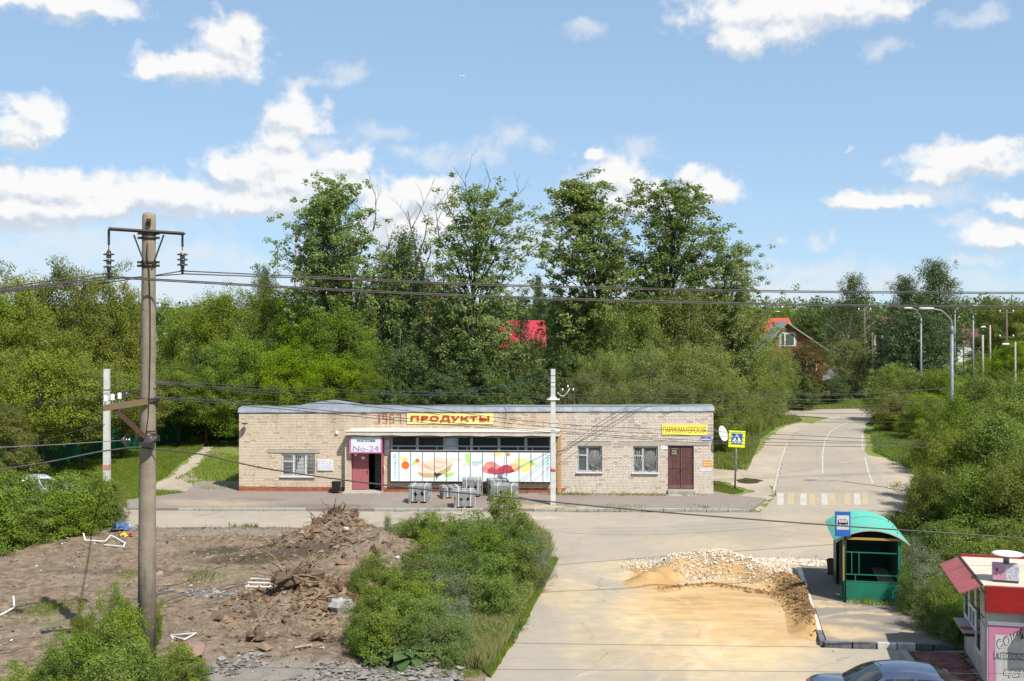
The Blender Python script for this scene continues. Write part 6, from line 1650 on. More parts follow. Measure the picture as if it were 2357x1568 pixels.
# ---- green fence, houses, masts, aeroplane
M_fence = pm('green_profiled_sheet', (.006, .12, .06), (.006, .095, .05), 2, .45, 0, .05, rnd=.12)
t = thing('fence', 'dark green profiled sheet fence under the left trees', 'fence', (0, 0, 0))
FP = [(-27.6, 58.5), (-26.4, 62.8), (-25.6, 71), (-22.2, 78.6)]
for (ax, ay), (bx, by) in zip(FP[:-1], FP[1:]):
    Ln = math.hypot(bx - ax, by - ay); n = max(2, int(Ln / 1.15)); an = math.atan2(by - ay, bx - ax)
    for k in range(n):
        mb = MB(); q = []; c = Ln / n - .02; m = 6
        V = []; 
        for j in range(m * 4 + 1):
            f = j / (m * 4); yy = (.03 if (j % 4) in (1, 2) else 0)
            V += [(f * c, yy, 0), (f * c, yy, 1.75)]
        mb.add(V, [(2 * j, 2 * j + 2, 2 * j + 3, 2 * j + 1) for j in range(m * 4)])
        o = obj('fence_sheet', mb, M_fence, t, (ax + (bx - ax) * k / n, ay + (by - ay) * k / n, -.02 + random.uniform(0, .05))); o.rotation_euler = (0, 0, an)
        obj('fence_post', MB().box(-.03, .03, .04, .1, -.05, 1.7), M_dark, t, (ax + (bx - ax) * k / n, ay + (by - ay) * k / n, 0)).rotation_euler = (0, 0, an)
M_rb = pm('red_facing_brick', (.34, .115, .06), (.27, .085, .045), 3, .9, 0, .2)
M_slate = pm('grey_sheet_roof', (.30, .29, .29), (.24, .235, .235), 3, .6, 0, .1)
M_rroof = pm('red_sheet_roof', (.42, .075, .055), (.36, .065, .05), 3, .45, 0, .05)
hx, hy = (1812 - U0) * 122 / F, 122
t = thing('brick_house', 'red brick house with grey gable roof and red metal roof behind, beyond the bushes', 'house', (hx, hy, 0))
pz = lambda v: H - (v - V0) * hy / F
pxx = lambda u: (u - 1812) * hy / F
zr, ze = pz(741), pz(800)
xl, xr = pxx(1762), pxx(1905)
xc_ = pxx(1810)
obj('gable_wall', MB().prism([(xl + .2, 0), (xr - .6, 0), (xr - .6, pz(801)), (xc_, zr - .15), (xl + .2, pz(792))], 0, .3), M_rb, t)
obj('wall', MB().box(xl + .2, xr - .6, .3, 9, 0, 4.0), M_rb, t)
mb = MB(); mb.add([(xl - .3, -.5, pz(800)), (xc_, -.5, zr), (xc_, 4.2, zr), (xl - .3, 4.2, pz(800)), (xl - .3, -.5, pz(800) - .14), (xc_, -.5, zr - .16), (xc_, 4.2, zr - .16), (xl - .3, 4.2, pz(800) - .14)], [(0, 1, 2, 3), (7, 6, 5, 4), (0, 4, 5, 1), (2, 6, 7, 3), (3, 7, 4, 0)])
obj('roof_slope', mb, M_slate, t)
mb = MB(); mb.add([(xr, -.5, pz(806)), (xc_ + .004, -.5, zr), (xc_ + .004, 4.2, zr), (xr, 4.2, pz(806)), (xr, -.5, pz(806) - .14), (xc_ + .004, -.5, zr - .16), (xc_ + .004, 4.2, zr - .16), (xr, 4.2, pz(806) - .14)], [(3, 2, 1, 0), (4, 5, 6, 7), (1, 5, 4, 0), (3, 7, 6, 2), (0, 4, 7, 3)])
obj('roof_slope', mb, M_slate, t)
mb = MB(); n = 15; xa, xb = pxx(1737), pxx(1858)
y0, y1 = 4.5, 8.0
for k in range(n):
    a, b = xa + (xb - xa) * k / n, xa + (xb - xa) * (k + 1) / n - .03
    mb.add([(a, y0, pz(772)), (b, y0, pz(772)), (b, y1, pz(739) + .25), (a, y1, pz(739) + .25), (a + .1, y0, pz(772) - .06), (b - .1, y0, pz(772) - .06), (b - .1, y1, pz(739) + .19), (a + .1, y1, pz(739) + .19)], [(0, 1, 2, 3), (0, 4, 5, 1), (1, 5, 6, 2), (3, 7, 4, 0)])
obj('red_roof', mb, M_rroof, t)
obj('chimney', MB().box(pxx(1758), pxx(1765), 6.5, 7, pz(760), pz(731)), M_conc, t)
w = link('window', None, t)
a, b, c, d = pxx(1796), pxx(1829), pz(797), pz(767)
obj('surround', MB().box(a - .12, b + .12, -.05, -.002, c - .1, d + .14), pm('pale_brick_trim', (.55, .51, .45), None, 4, .8), w)
obj('frame', MB().box(a, b, -.08, -.052, c, d), M_white, w)
obj('pane', MB().box(a + .1, a + .42, -.09, -.082, c + .12, d - .1), M_glass2, w); obj('pane', MB().box(a + .55, b - .1, -.09, -.082, c + .12, d - .1), M_glass2, w)
for q in range(6):
    for s_ in (a - .2, b + .12): obj('trim_brick', MB().box(s_, s_ + .09, -.04, -.003, c + .05 + q * .22, c + .16 + q * .22), MATS['pale_brick_trim'], w)
w = link('window', None, t); a, b, c, d = pxx(1785), pxx(1800), pz(850), pz(822)
obj('frame', MB().box(a, b, -.06, -.002, c, d), M_white, w); obj('pane', MB().box(a + .1, b - .1, -.07, -.062, c + .1, d - .1), M_glass2, w)
w = link('window', None, t); a, b, c, d = pxx(1855), pxx(1880), pz(856), pz(828)
obj('frame', MB().box(a, b, -.06, -.002, c, d), M_white, w); obj('pane', MB().box(a + .1, b - .1, -.07, -.062, c + .1, d - .1), M_glass2, w)
obj('porch_wall', MB().box(pxx(1890), pxx(1940), 1, 1.3, 0, 2.6), pm('grey_render', (.30, .31, .33), None, 3, .9), t)
# house with crimson roof behind the shop trees
Yh = 108; pz = lambda v: H - (v - V0) * Yh / F; pxx = lambda u: (u - 1195) * Yh / F
t = thing('house', 'house with a plain crimson metal roof glimpsed through the trees behind the shop', 'house', ((1195 - U0) * Yh / F, Yh, 0))
M_crim = pm('crimson_sheet_roof', (.40, .03, .055), (.35, .028, .05), 1.5, .4, 0, .05)
mb = MB(); n = 12; xa, xb = pxx(1100), pxx(1258)
for k in range(n):
    a, b = xa + (xb - xa) * k / n, xa + (xb - xa) * (k + 1) / n - .008
    mb.add([(a, 0, pz(800)), (b, 0, pz(800)), (b, 3.2, pz(741) + .1), (a, 3.2, pz(741) + .1), (a, 0, pz(800) - .08), (b, 0, pz(800) - .08), (b, 3.2, pz(741) + .02), (a, 3.2, pz(741) + .02)], [(0, 1, 2, 3), (0, 4, 5, 1), (1, 5, 6, 2), (3, 7, 4, 0), (7, 6, 5, 4)])
obj('roof', mb, M_crim, t)
obj('wall', MB().box(xa + .3, xb - .3, .2, 6, 0, pz(800) + .1), pm('timber_wall', (.26, .17, .10), (.2, .13, .08), 4, .9), t)
obj('roof_vent', MB().box(pxx(1148), pxx(1164), .9, 1.2, pz(772), pz(767)), M_whites, t)
t = thing('brick_chimney', 'small reddish brick chimney head seen through the poplar leaves', 'chimney', ((992 - U0) * 100 / F, 100, 0))
obj('stack', MB().box(-.75, .75, -.5, .5, 0, H - (656 - V0) * 100 / F), M_rb, t); obj('cap', MB().box(-.85, .85, -.6, .6, H - (656 - V0) * 100 / F + .002, H - (654 - V0) * 100 / F + .1), M_rb, t)
for lab, u0, u1, v0, v1, Yh, c in (('far house with a dull pink roof right of the birch', 2020, 2062, 728, 762, 210, (.36, .17, .14)), ('far house with a brown roof behind the street lamps', 2203, 2262, 758, 790, 190, (.22, .105, .10)), ('far white flat building behind the left trees', 285, 335, 762, 790, 170, (.60, .60, .58))):
    x = ((u0 + u1) / 2 - U0) * Yh / F; w = (u1 - u0) / 2 * Yh / F; z1 = H - (v0 - V0) * Yh / F; z0 = H - (v1 - V0) * Yh / F
    t = thing('far_house', lab, 'house', (x, Yh, 0))
    m = pm('far_roof_%d' % u0, c, None, 3, .8)
    obj('wall', MB().box(-w + .2, w - .2, .4, 6, 0, z0), M_white, t)
    obj('roof', MB().prism([(-w, z0), (w, z0), (w - .6, z1), (-w + .6, z1)], 0, 6.5), m, t)
def lattice(label, u, vt, Yy, w):
    x = (u - U0) * Yy / F; z = H - (vt - V0) * Yy / F
    t = thing('radio_mast', label, 'radio mast', (x, Yy, 0))
    n = 16; r = w / 2
    for k in range(n):
        z0, z1 = z * k / n, z * (k + 1) / n
        mb = MB()
        f0, f1 = r * (1.25 - .5 * k / n), r * (1.25 - .5 * (k + 1) / n)
        C = lambda f, zz: [Vector((f, f, zz)), Vector((-f, f, zz)), Vector((-f, -f, zz)), Vector((f, -f, zz))]
        A, B = C(f0, z0), C(f1, z1)
        for i in range(4):
            mb.tube([A[i], B[i]], .13, 4); mb.tube([A[i], B[(i + 1) % 4]], .07, 3); mb.tube([B[i], B[(i + 1) % 4]], .07, 3)
        obj('mast_section', mb, pm('mast_red', (.50, .13, .10), None, 3, .6) if k % 2 else pm('mast_white', (.64, .64, .64), None, 3, .6), t)
    obj('antenna', MB().tube([(r * .6, -r, z * .9), (r * 2.0, -r, z * .9)], .5, 8).tube([(0, 0, z), (0, 0, z + 3)], .1, 5), M_whites, t)
lattice('red and white lattice radio mast rising left of the first poplar', 685, 545, 520, 2.6)
lattice('second red and white lattice mast, mostly hidden behind the bare branches', 949, 560, 560, 2.8)
pl = P(1062, 175, 2600)
t = thing('aeroplane', 'tiny white airliner high in the sky above the shop', 'aeroplane', pl, math.radians(8))
obj('fuselage', MB().tube([(-6, 0, 0), (-5, 0, 0), (4, 0, 0), (6.4, 0, .3)], [.2, .85, .85, .15], 8), M_whites, t)
obj('wing', MB().slab([(-1.5, 0), (1, 0), (3, 6), (2, 6)], -.1, .1).slab([(-1.5, 0), (2, -6), (3, -6), (1, 0)], -.1, .1), M_whites, t)
obj('tail_fin', MB().prism([(4.6, .2), (6.4, .2), (7, 2.2), (6.3, 2.2)], -.08, .08), M_whites, t)

# ---- odds and ends on the bare lot
def frame_junk(label, pts, r=.03, mat=None, cat='frame'):
    ps = []
    mat = mat or M_whites
    for u, v, h in pts:
        x, y = G(u, v); z = lot_z(x, y) + h; x, y = G(u, v, z); ps.append(Vector((x, y, z)))
    o0 = sum(ps, Vector()) / len(ps)
    t = thing('broken_frame', label, cat, o0)
    for a, b in zip(ps[:-1], ps[1:]):
        obj('slat', beam(MB(), a - o0, b - o0, r * 2, r * 1.4), mat or M_whites, t)
    return t
frame_junk('broken white frame lying at the foot of the left hedge', [(244, 1228, .3), (248, 1242, .1), (290, 1246, .08), (305, 1232, .25), (360, 1253, .1)][:0] + [(192, 1228, .35), (196, 1243, .12), (243, 1246, .06), (255, 1232, .2), (288, 1250, .08), (285, 1258, .05), (240, 1254, .04)], .02)
frame_junk('small white triangular frame on the soil right of the tall pole', [(392, 1462, .05), (452, 1457, .10), (425, 1472, .03), (394, 1464, .06), (398, 1470, .03)], .016)
frame_junk('bent white slat frame at the left edge of the lot', [(-10, 1420, .02), (8, 1412, .05), (33, 1398, .05), (31, 1373, .35)], .02)
x, y = G(598, 1362); z = lot_z(x, y)
t = thing('pallet', 'pale timber pallet lying tilted on grey rubble in the middle of the lot', 'pallet', (x, y, z + .06), math.radians(-6))
for k in range(3):
    obj('slat', MB().box(-.40, .42, -.28 + k * .26, -.18 + k * .26, .09 + k * .035, .115 + k * .035), pm('bleached_timber', (.56, .51, .46), (.44, .39, .34), 12, .85), t)
for q in (-.38, 0.02, .34): obj('bearer', MB().box(q, q + .06, -.28, .36, -.02, .085), MATS['bleached_timber'], t)
t.rotation_euler[0] = math.radians(7)
x, y = G(440, 1524); t = thing('steel_lid', 'rusty round steel lid propped among weeds right of the tall pole foot', 'lid', (x, y, lot_z(x, y) + .2), 0)
lm = MB(); lm.T = Matrix.Rotation(math.radians(22), 4, 'X') @ Matrix.Rotation(math.radians(6), 4, 'Y'); lm.lathe([(.02, .0), (.34, .0), (.36, .02), (.35, .045), (.02, .05)], 22)
tag(t); obj('disc', lm, pm('lid_rust', (.25, .16, .13), (.20, .13, .105), 5, .8), t)
x, y = G(276, 1226); t = thing('sheeting', 'crumpled blue plastic sheeting at the hedge foot on the left', 'plastic sheet', (x, y, lot_z(x, y)))
def crumple(sx, sy, h, seed):
    r = np.random.default_rng(seed); q = r.random((9, 9))
    return lambda i, j: ((i - .5) * sx + .08 * (q[int(j * 8), int(i * 8)] - .5), (j - .5) * sy, h * (.15 + q[int(j * 8), int(i * 8)]) * math.sin(math.pi * min(.98, max(.02, i))) ** .5)
obj('sheet', MB().grid(crumple(.75, .5, .45, 3), 8, 8, smooth=False), pm('blue_plastic', (.10, .18, .36), (.05, .07, .16), 4, .4), t)
x, y = G(283, 1241); t = thing('sheeting', 'small yellow plastic scrap with a red corner beside the broken white frame', 'plastic scrap', (x, y, lot_z(x, y)))
obj('sheet', MB().grid(crumple(.35, .22, .16, 5), 8, 8, smooth=False), pm('yellow_plastic', (.62, .48, .04), (.5, .35, .04), 4, .5), t)
obj('corner', MB().grid(crumple(.18, .14, .12, 6), 8, 8, smooth=False), M_red, t, (.25, .12, 0))
def stone(label, u, v, s, mat, seed):
    x, y = G(u, v); r = np.random.default_rng(seed)
    mb = MB(); n, m = 7, 4; vs = []
    for j in range(m + 1):
        for k in range(n):
            a = 2 * math.pi * k / n; e = -math.pi / 2 + math.pi * j / m; w = s * r.uniform(.8, 1.2)
            vs.append((w * math.cos(e) * math.cos(a), w * .8 * math.cos(e) * math.sin(a), w * .6 * math.sin(e)))
    fs = [(j * n + k, j * n + (k + 1) % n, (j + 1) * n + (k + 1) % n, (j + 1) * n + k) for j in range(m) for k in range(n)]
    o = obj('boulder', mb.add(vs, fs), mat); o.location = (x, y, lot_z(x, y) + s * .35)
    return tag(o, label, 'stone')
M_st = pm('pale_stone', (.50, .45, .37), (.36, .31, .25), 9, .9, 0, .3)
stone('pale angular stone on the right flank of the spoil heap', 797, 1279, .13, M_st, 1)
stone('round white stone between the young leafy plants', 916, 1322, .11, M_whitec, 2)
stone('large grey concrete lump at the left edge of the weed patch', 785, 1428, .38, pm('lump_grey', (.34, .335, .32), (.22, .215, .2), 5, .9, 0, .4), 3)
stone('small pale stone left of the heap middle', 667, 1241, .09, M_st, 4)
def root_snag(label, u, v, zoff, n, ln, seed, r0=.035, down=.0):
    r = random.Random(seed); x, y = G(u, v); base = Vector((x, y, lot_z(x, y) + zoff))
    t = thing('root_snag', label, 'tree roots', base)
    M_root = pm('root_bark', (.16, .10, .065), (.26, .18, .12), 9, .9, 0, .3)
    for k in range(n):
        d = Vector((r.uniform(-1, 1), r.uniform(-.7, .7), r.uniform(-.15, 1) - down)).normalized(); p = Vector((r.uniform(-.2, .2), r.uniform(-.15, .15), 0)); pts = [p]
        for j in range(5):
            d = (d + Vector((r.uniform(-.4, .4), r.uniform(-.4, .4), r.uniform(-.4, .3)))).normalized(); p = p + d * ln / 5 * r.uniform(.7, 1.2); pts.append(p)
        rr = r0 * r.uniform(.4, 1.1)
        obj('root', MB().tube(pts, [rr, rr * .85, rr * .7, rr * .5, rr * .35, rr * .15], 5), M_root, t)
    b = MB(); q = np.random.default_rng(seed); V = []; N, m = 9, 5
    for j in range(m + 1):
        for c in range(N):
            a = 2 * math.pi * c / N; e = -1.4 + 2.8 * j / m; w = .26 * q.uniform(.6, 1.3) * (ln / .8)
            V.append((w * math.cos(e) * math.cos(a) * 1.2, w * math.cos(e) * math.sin(a), w * .7 * math.sin(e)))
    obj('root_ball', b.add(V, [(j * N + c, j * N + (c + 1) % N, (j + 1) * N + (c + 1) % N, (j + 1) * N + c) for j in range(m) for c in range(N)]), M_clod if False else pm('root_soil', (.14, .09, .06), (.08, .052, .036), 8, .95, 0, .5), t)
    return t
xh, yh = -6.95, 44.1
root_snag('tangle of roots sticking out of the top of the tall spoil heap', 770, 1285, .0, 14, .9, 21, .032).location = (-6.75, 44.0, lot_z(-6.75, 44.0) + .10)
root_snag('grey broken roots on the left shoulder of the tall spoil heap', 735, 1285, .0, 7, .8, 22, .03).location = (-7.5, 43.9, lot_z(-7.5, 43.9) + .05)
root_snag('torn stump with brown roots in the nearer spoil heap', 660, 1415, .25, 22, 1.15, 23, .05, .1)
root_snag('dark root ball at the front foot of the nearer spoil heap', 590, 1480, .15, 12, .8, 24, .04, .1)
root_snag('thin yellowish roots hanging from the right side of the tall heap', 815, 1250, .1, 9, .7, 25, .02)
root_snag('small dark stump on the soil left of the weed patch', 735, 1480, .1, 8, .55, 26, .03)
root_snag('split pale root on the right of the nearer heap', 715, 1395, .25, 7, 1.0, 27, .05, .1)
for lab, u, v, l, a in (('pale plank lying across the face of the tall spoil heap', 760, 1222, .75, 4), ('splintered orange-brown timber on the nearer spoil heap', 690, 1405, .8, -25)):
    x, y = G(u, v); zt_ = lot_z(x, y); x, y = G(u, v, zt_ + .15)
    zt_ = lot_z(x, y)
    t = obj('plank', MB().box(-l / 2, l / 2, -.05, .05, 0, .035), pm('old_plank', (.42, .31, .20), (.3, .2, .12), 8, .9)); t.location = (x, y, zt_ + .08); t.rotation_euler = (math.radians(25), math.radians(a * .6), math.radians(a))
    tag(t, lab, 'plank')

# --vegetation
def leaf_np(name, C, Nn, size, asp, mat, tint, fold=.12):
    """one kinked diamond per leaf"""
    n = len(C)
    r = rand_dirs(n)
    T = np.cross(Nn, r); T /= np.linalg.norm(T, axis=1)[:, None] + 1e-9
    B = np.cross(Nn, T)
    s = np.broadcast_to(size, n)[:, None]
    V = np.stack([C - T * s * .5, C + B * s * asp * .5 + Nn * s * fold, C + T * s * .5 - Nn * s * fold * .6, C - B * s * asp * .5 + Nn * s * fold], 1).reshape(-1, 3)
    return np_mesh(name, V, np.arange(4 * n).reshape(n, 4), 4, mat, tint)
PROF = {
    'oval': lambda t: np.sin(np.pi * np.clip(t * .86 + .06, 0, 1)) ** .55,
    'round': lambda t: np.sqrt(np.clip(1 - (2 * t - 1) ** 2, 0, 1)) ** .8,
    'dome': lambda t: np.sqrt(np.clip(1 - t ** 2.2, 0, 1)),
    'poplar': lambda t: (.40 + .70 * np.sin(np.pi * np.clip(t * 1.0, 0, 1))) * (1 - t) ** .18,
    'birch': lambda t: (.55 + .6 * np.sin(np.pi * t ** .8)) * (1 - t) ** .32,
    'cone': lambda t: (1 - t) ** .8,
    'bush': lambda t: (1 - t ** 3) ** .6,
}
def branchy(seed, h, r, base, limbs, per, leaves, leaf, prof, csig, lift=.8, asp=.6, droop=0.0, up=.55, lump=.3, trunk_r=.16, inner=.35, stems=1, lean=0.0):
    """limbs grow from the stem to an uneven envelope, leaf clusters ride on the outer limbs"""
    R = np.random.default_rng(seed)
    CC, SG, tubes = [], [], []
    wob = lambda z, k: (math.sin(z * .55 + seed + k) * .04 * h * (z / h) + lean * (z / h) ** 1.5 * r, math.cos(z * .43 + seed * 2 + k) * .03 * h * (z / h))
    roots = [(0, 0)] if stems == 1 else [(math.cos(k * 2.4) * .16 * r, math.sin(k * 2.4) * .16 * r) for k in range(stems)]
    for k, (sx_, sy_) in enumerate(roots):
        top = h * (.93 if stems == 1 else R.uniform(.6, .85))
        zs = np.linspace(0, top, 7)
        tubes.append([[(sx_ * (1 + 2.2 * z / h * (stems > 1)) + wob(z, k)[0], sy_ * (1 + 2.2 * z / h * (stems > 1)) + wob(z, k)[1], z - .05 * (i == 0)) for i, z in enumerate(zs)], [trunk_r * (1 - .86 * z / h) for z in zs]])
    la = R.uniform(0, 6.28, 9)
    for i in range(limbs):
        t = ((i + R.uniform(0, 1)) / limbs) ** .85
        a = i * 2.39996 + R.uniform(-.5, .5)
        lum = 1 + lump * (math.sin(a * 2 + la[0] + t * 4) * .5 + math.sin(a * 3 + la[1] - t * 7) * .35 + R.uniform(-.5, .5) * .6)
        rr = r * float(PROF[prof](np.array(min(t, .985)))) * lum * R.uniform(.80, 1.06)
        zt = base + (h - base) * t
        k = i % len(roots); w = wob(zt, k)
        tip = np.array([math.cos(a) * rr + w[0], math.sin(a) * rr + w[1], zt])
        z0 = max(.12 * h if stems == 1 else .1, zt - rr * lift - .1 * h); w0 = wob(z0, k)
        org = np.array([roots[k][0] * (1 + 2.2 * z0 / h * (stems > 1)) + w0[0], roots[k][1] * (1 + 2.2 * z0 / h * (stems > 1)) + w0[1], min(z0, h * .9)])
        mid = org * .5 + tip * .5 + np.array([0, 0, .06 * h * (lift > .4)]) + R.normal(0, .03 * r, 3)
        tubes.append([[tuple(org), tuple(mid), tuple(tip)], [trunk_r * .36 * (1 - .7 * z0 / h), trunk_r * .2 * (1 - .6 * z0 / h), .012]])
        f = np.sort(R.uniform(inner, 1.04, per))[:, None]
        pos = np.where(f < .5, org + (mid - org) * f * 2, mid + (tip - mid) * (f * 2 - 1))
        pos = pos + R.normal(0, 1, (per, 3)) * np.array([1, 1, .7]) * (.13 * r * (.4 + f))
        pos[:, 2] = np.clip(pos[:, 2], .05, None)
        CC.append(pos); SG.append(np.full(per, csig) * R.uniform(.7, 1.35, per))
    CC = np.concatenate(CC); SG = np.concatenate(SG)
    per_c = leaves // len(CC)
    C = np.repeat(CC, per_c, 0); sg = np.repeat(SG, per_c)
    off = rand_dirs(len(C)) * (R.random((len(C), 1)) ** .45) * (sg * 1.75)[:, None] * np.array([1, 1, .72])
    if droop: off[:, 2] -= droop * np.abs(R.normal(0, 1, len(C))) * sg * 2
    C = C + off; C[:, 2] = np.clip(C[:, 2], .02, None)
    cen = np.array([0, 0, h * .45]); out = C - cen; out /= np.linalg.norm(out, axis=1)[:, None] + 1e-6
    loc = off / (np.linalg.norm(off, axis=1)[:, None] + 1e-6)
    Nn = rand_dirs(len(C)) * .62 + out * .25 + loc * .55 + np.array([0, 0, up]); Nn /= np.linalg.norm(Nn, axis=1)[:, None]
    tint = np.clip(np.repeat(R.normal(.45, .2, len(CC)), per_c) + R.normal(0, .2, len(C)), 0, 1)
    return C, Nn, R.uniform(.65, 1.25, len(C)) * leaf, asp, tint, tubes
def proto(name, leafm, barkm, seed, h, r, base, limbs, per, leaves, leaf, prof, csig, **k):
    C, Nn, sz, asp, tint, tubes = branchy(seed, h, r, base, limbs, per, leaves, leaf, prof, csig, **k)
    tb = MB()
    for pts, rs in tubes: tb.tube(pts, list(rs), 6 if len(pts) > 3 else 4)
    re = float(np.percentile(np.hypot(C[:, 0] - C[:, 0].mean(), C[:, 1] - C[:, 1].mean()), 89))
    return dict(crown=leaf_np('crown', C, Nn, sz, asp, leafm, tint), trunk=tb.mesh('trunk', barkm), h=float(np.percentile(C[:, 2], 99.7)), r=re)

L_maple = leafmat('ash_maple_leaf', (0.120, 0.190, 0.016), (0.245, 0.316, 0.036), .36, .3)
L_olive = leafmat('olive_leaf', (0.120, 0.158, 0.024), (0.233, 0.262, 0.052), .36, .25)
L_pop = leafmat('poplar_leaf', (.105, .155, .036), (.240, .30, .095), .40, .45)
L_will = leafmat('willow_leaf', (0.120, 0.164, 0.030), (0.239, 0.278, 0.066), .34, .35)
L_dark = leafmat('dark_leaf', (0.048, 0.087, 0.016), (0.120, 0.166, 0.036), .30, .5)
L_bir = leafmat('birch_leaf', (0.063, 0.093, 0.028), (0.130, 0.161, 0.052), .32, .5)
L_shr = leafmat('shrub_leaf', (0.108, 0.169, 0.022), (0.228, 0.294, 0.048), .36, .35)
L_weed = leafmat('weed_leaf', (0.126, 0.188, 0.045), (0.247, 0.326, 0.110), .32, .4, (.24, .15, .06))
L_rust = leafmat('rusty_leaf', (.085, .095, .026), (.175, .150, .055), .34, .2, (.26, .10, .03))
L_sil = leafmat('silver_willow_leaf', (.105, .140, .070), (.235, .270, .160), .3, .5)
L_spr = leafmat('spruce_needles', (.022, .045, .018), (.05, .08, .03), .12, .2)
B_grey = pm('grey_bark', (.17, .145, .115), (.10, .085, .068), 7, .95, 0, .5)
B_dark = pm('dark_bark', (.075, .06, .048), (.05, .04, .032), 7, .95, 0, .5)
B_bir = pm('birch_bark', (.56, .54, .50), (.30, .28, .26), 4, .8, 0, .3)
B_red = pm('pine_bark', (.30, .125, .06), (.20, .085, .045), 5, .95, 0, .5)

PR = {}
PR['pop1'] = proto('pop1', L_pop, B_grey, 3, 18, 4.0, 4.5, 96, 10, 34000, .19, 'poplar', .22, lift=.95, up=.3, lump=.5, trunk_r=.26, lean=-.25)
PR['pop2'] = proto('pop2', L_pop, B_grey, 8, 18, 3.7, 4.0, 88, 10, 31000, .19, 'oval', .22, lift=.9, up=.3, lump=.5, trunk_r=.26)
PR['pop3'] = proto('pop3', L_pop, B_grey, 15, 18, 3.6, 4.2, 100, 10, 38000, .19, 'poplar', .21, lift=.9, up=.3, lump=.55, trunk_r=.26)
PR['pop4'] = proto('pop4', L_pop, B_grey, 22, 18, 3.3, 4.0, 90, 10, 32000, .19, 'oval', .22, lift=.95, up=.3, lump=.5, trunk_r=.25)
PR['map1'] = proto('map1', L_maple, B_dark, 31, 10, 3.6, .6, 58, 6, 36000, .165, 'oval', .42, lift=.75, asp=.42, lump=.42, stems=3, inner=.5)
PR['map2'] = proto('map2', L_maple, B_dark, 37, 10, 3.8, .5, 58, 6, 36000, .165, 'dome', .42, lift=.75, asp=.42, lump=.42, stems=3, inner=.5)
PR['map3'] = proto('map3', L_maple, B_dark, 39, 10, 3.8, 3.8, 55, 6, 26000, .17, 'oval', .40, lift=.6, asp=.42, lump=.28, stems=1, inner=.45)
PR['oli3'] = proto('oli3', L_olive, B_dark, 45, 12, 4.4, 4.6, 55, 6, 26000, .18, 'oval', .42, lift=.4, lump=.3, stems=1, inner=.45)
PR['oli1'] = proto('oli1', L_olive, B_dark, 41, 12, 4.2, 1.4, 58, 6, 34000, .18, 'oval', .44, lift=.7, lump=.42, stems=2, inner=.5)
PR['oli2'] = proto('oli2', L_olive, B_dark, 43, 12, 4.4, 1.0, 58, 6, 34000, .18, 'dome', .44, lift=.7, lump=.42, stems=2, inner=.5)
PR['wil1'] = proto('wil1', L_will, B_grey, 51, 10, 4.0, .5, 66, 6, 36000, .20, 'dome', .42, lift=.8, asp=.26, lump=.4, droop=.35, stems=3, inner=.5)
PR['wil2'] = proto('wil2', L_will, B_grey, 57, 10, 3.7, .5, 66, 6, 36000, .20, 'oval', .40, lift=.8, asp=.26, lump=.4, droop=.35, stems=3, inner=.5)
PR['drk1'] = proto('drk1', L_dark, B_dark, 61, 11, 3.2, 1.0, 70, 6, 20000, .20, 'oval', .30, lift=.7, lump=.35, inner=.4)
PR['drk2'] = proto('drk2', L_dark, B_dark, 67, 10, 3.6, .5, 80, 6, 22000, .20, 'round', .28, lift=.6, lump=.16, inner=.5)
PR['rnd1'] = proto('rnd1', leafmat('glossy_dark_leaf', (.036, .062, .016), (.085, .125, .036), .25, .6), B_dark, 69, 10, 3.6, .4, 120, 7, 32000, .17, 'round', .26, lift=.6, lump=.10, inner=.5)
PR['bir1'] = proto('bir1', L_bir, B_bir, 71, 15, 2.6, 3.0, 60, 6, 17000, .16, 'birch', .27, lift=1.1, lump=.4, droop=1.2, trunk_r=.17)
PR['bir2'] = proto('bir2', L_bir, B_grey, 77, 15, 3.6, 2.5, 85, 6, 24000, .18, 'birch', .32, lift=1.0, lump=.4, droop=.9, trunk_r=.22)
PR['shr1'] = proto('shr1', L_shr, B_dark, 81, 2.6, 1.2, .15, 34, 5, 11000, .088, 'dome', .17, lift=.8, asp=.5, lump=.3, trunk_r=.03, stems=4)
PR['shr2'] = proto('shr2', L_shr, B_dark, 83, 2.4, 1.1, .1, 34, 5, 10000, .085, 'oval', .16, lift=.9, asp=.42, lump=.35, trunk_r=.028, stems=4)
PR['wee1'] = proto('wee1', L_weed, B_dark, 87, 1.6, .9, .05, 46, 5, 7000, .075, 'bush', .14, lift=1.2, asp=.34, lump=.3, trunk_r=.012, stems=5, up=.3)
PR['sil1'] = proto('sil1', L_sil, B_grey, 91, 2.6, 1.1, .1, 50, 5, 8000, .085, 'oval', .16, lift=1.1, asp=.25, lump=.3, trunk_r=.025, stems=4)
PR['big1'] = proto('big1', L_shr, B_dark, 95, 6.5, 2.9, .2, 62, 6, 34000, .14, 'dome', .34, lift=.7, asp=.5, lump=.28, trunk_r=.09, stems=3, inner=.5)
PR['big2'] = proto('big2', L_olive, B_dark, 97, 6.0, 2.8, .2, 62, 6, 34000, .14, 'oval', .34, lift=.7, asp=.55, lump=.3, trunk_r=.09, stems=3, inner=.5)
PR['rus1'] = proto('rus1', L_rust, B_dark, 101, 7, 2.6, .3, 80, 5, 20000, .19, 'oval', .30, lift=.8, asp=.4, lump=.25, stems=3)
PR['wil3'] = proto('wil3', leafmat('yellow_willow_leaf', (.12, .135, .03), (.235, .235, .075), .34, .25), B_grey, 105, 7, 2.8, .3, 80, 5, 20000, .20, 'dome', .30, lift=.9, asp=.26, lump=.22, droop=.3, stems=3)
PR['spr1'] = proto('spr1', L_spr, B_dark, 109, 12, 2.4, .6, 70, 6, 9000, .22, 'cone', .26, lift=-.2, asp=.3, lump=.15, up=.2)
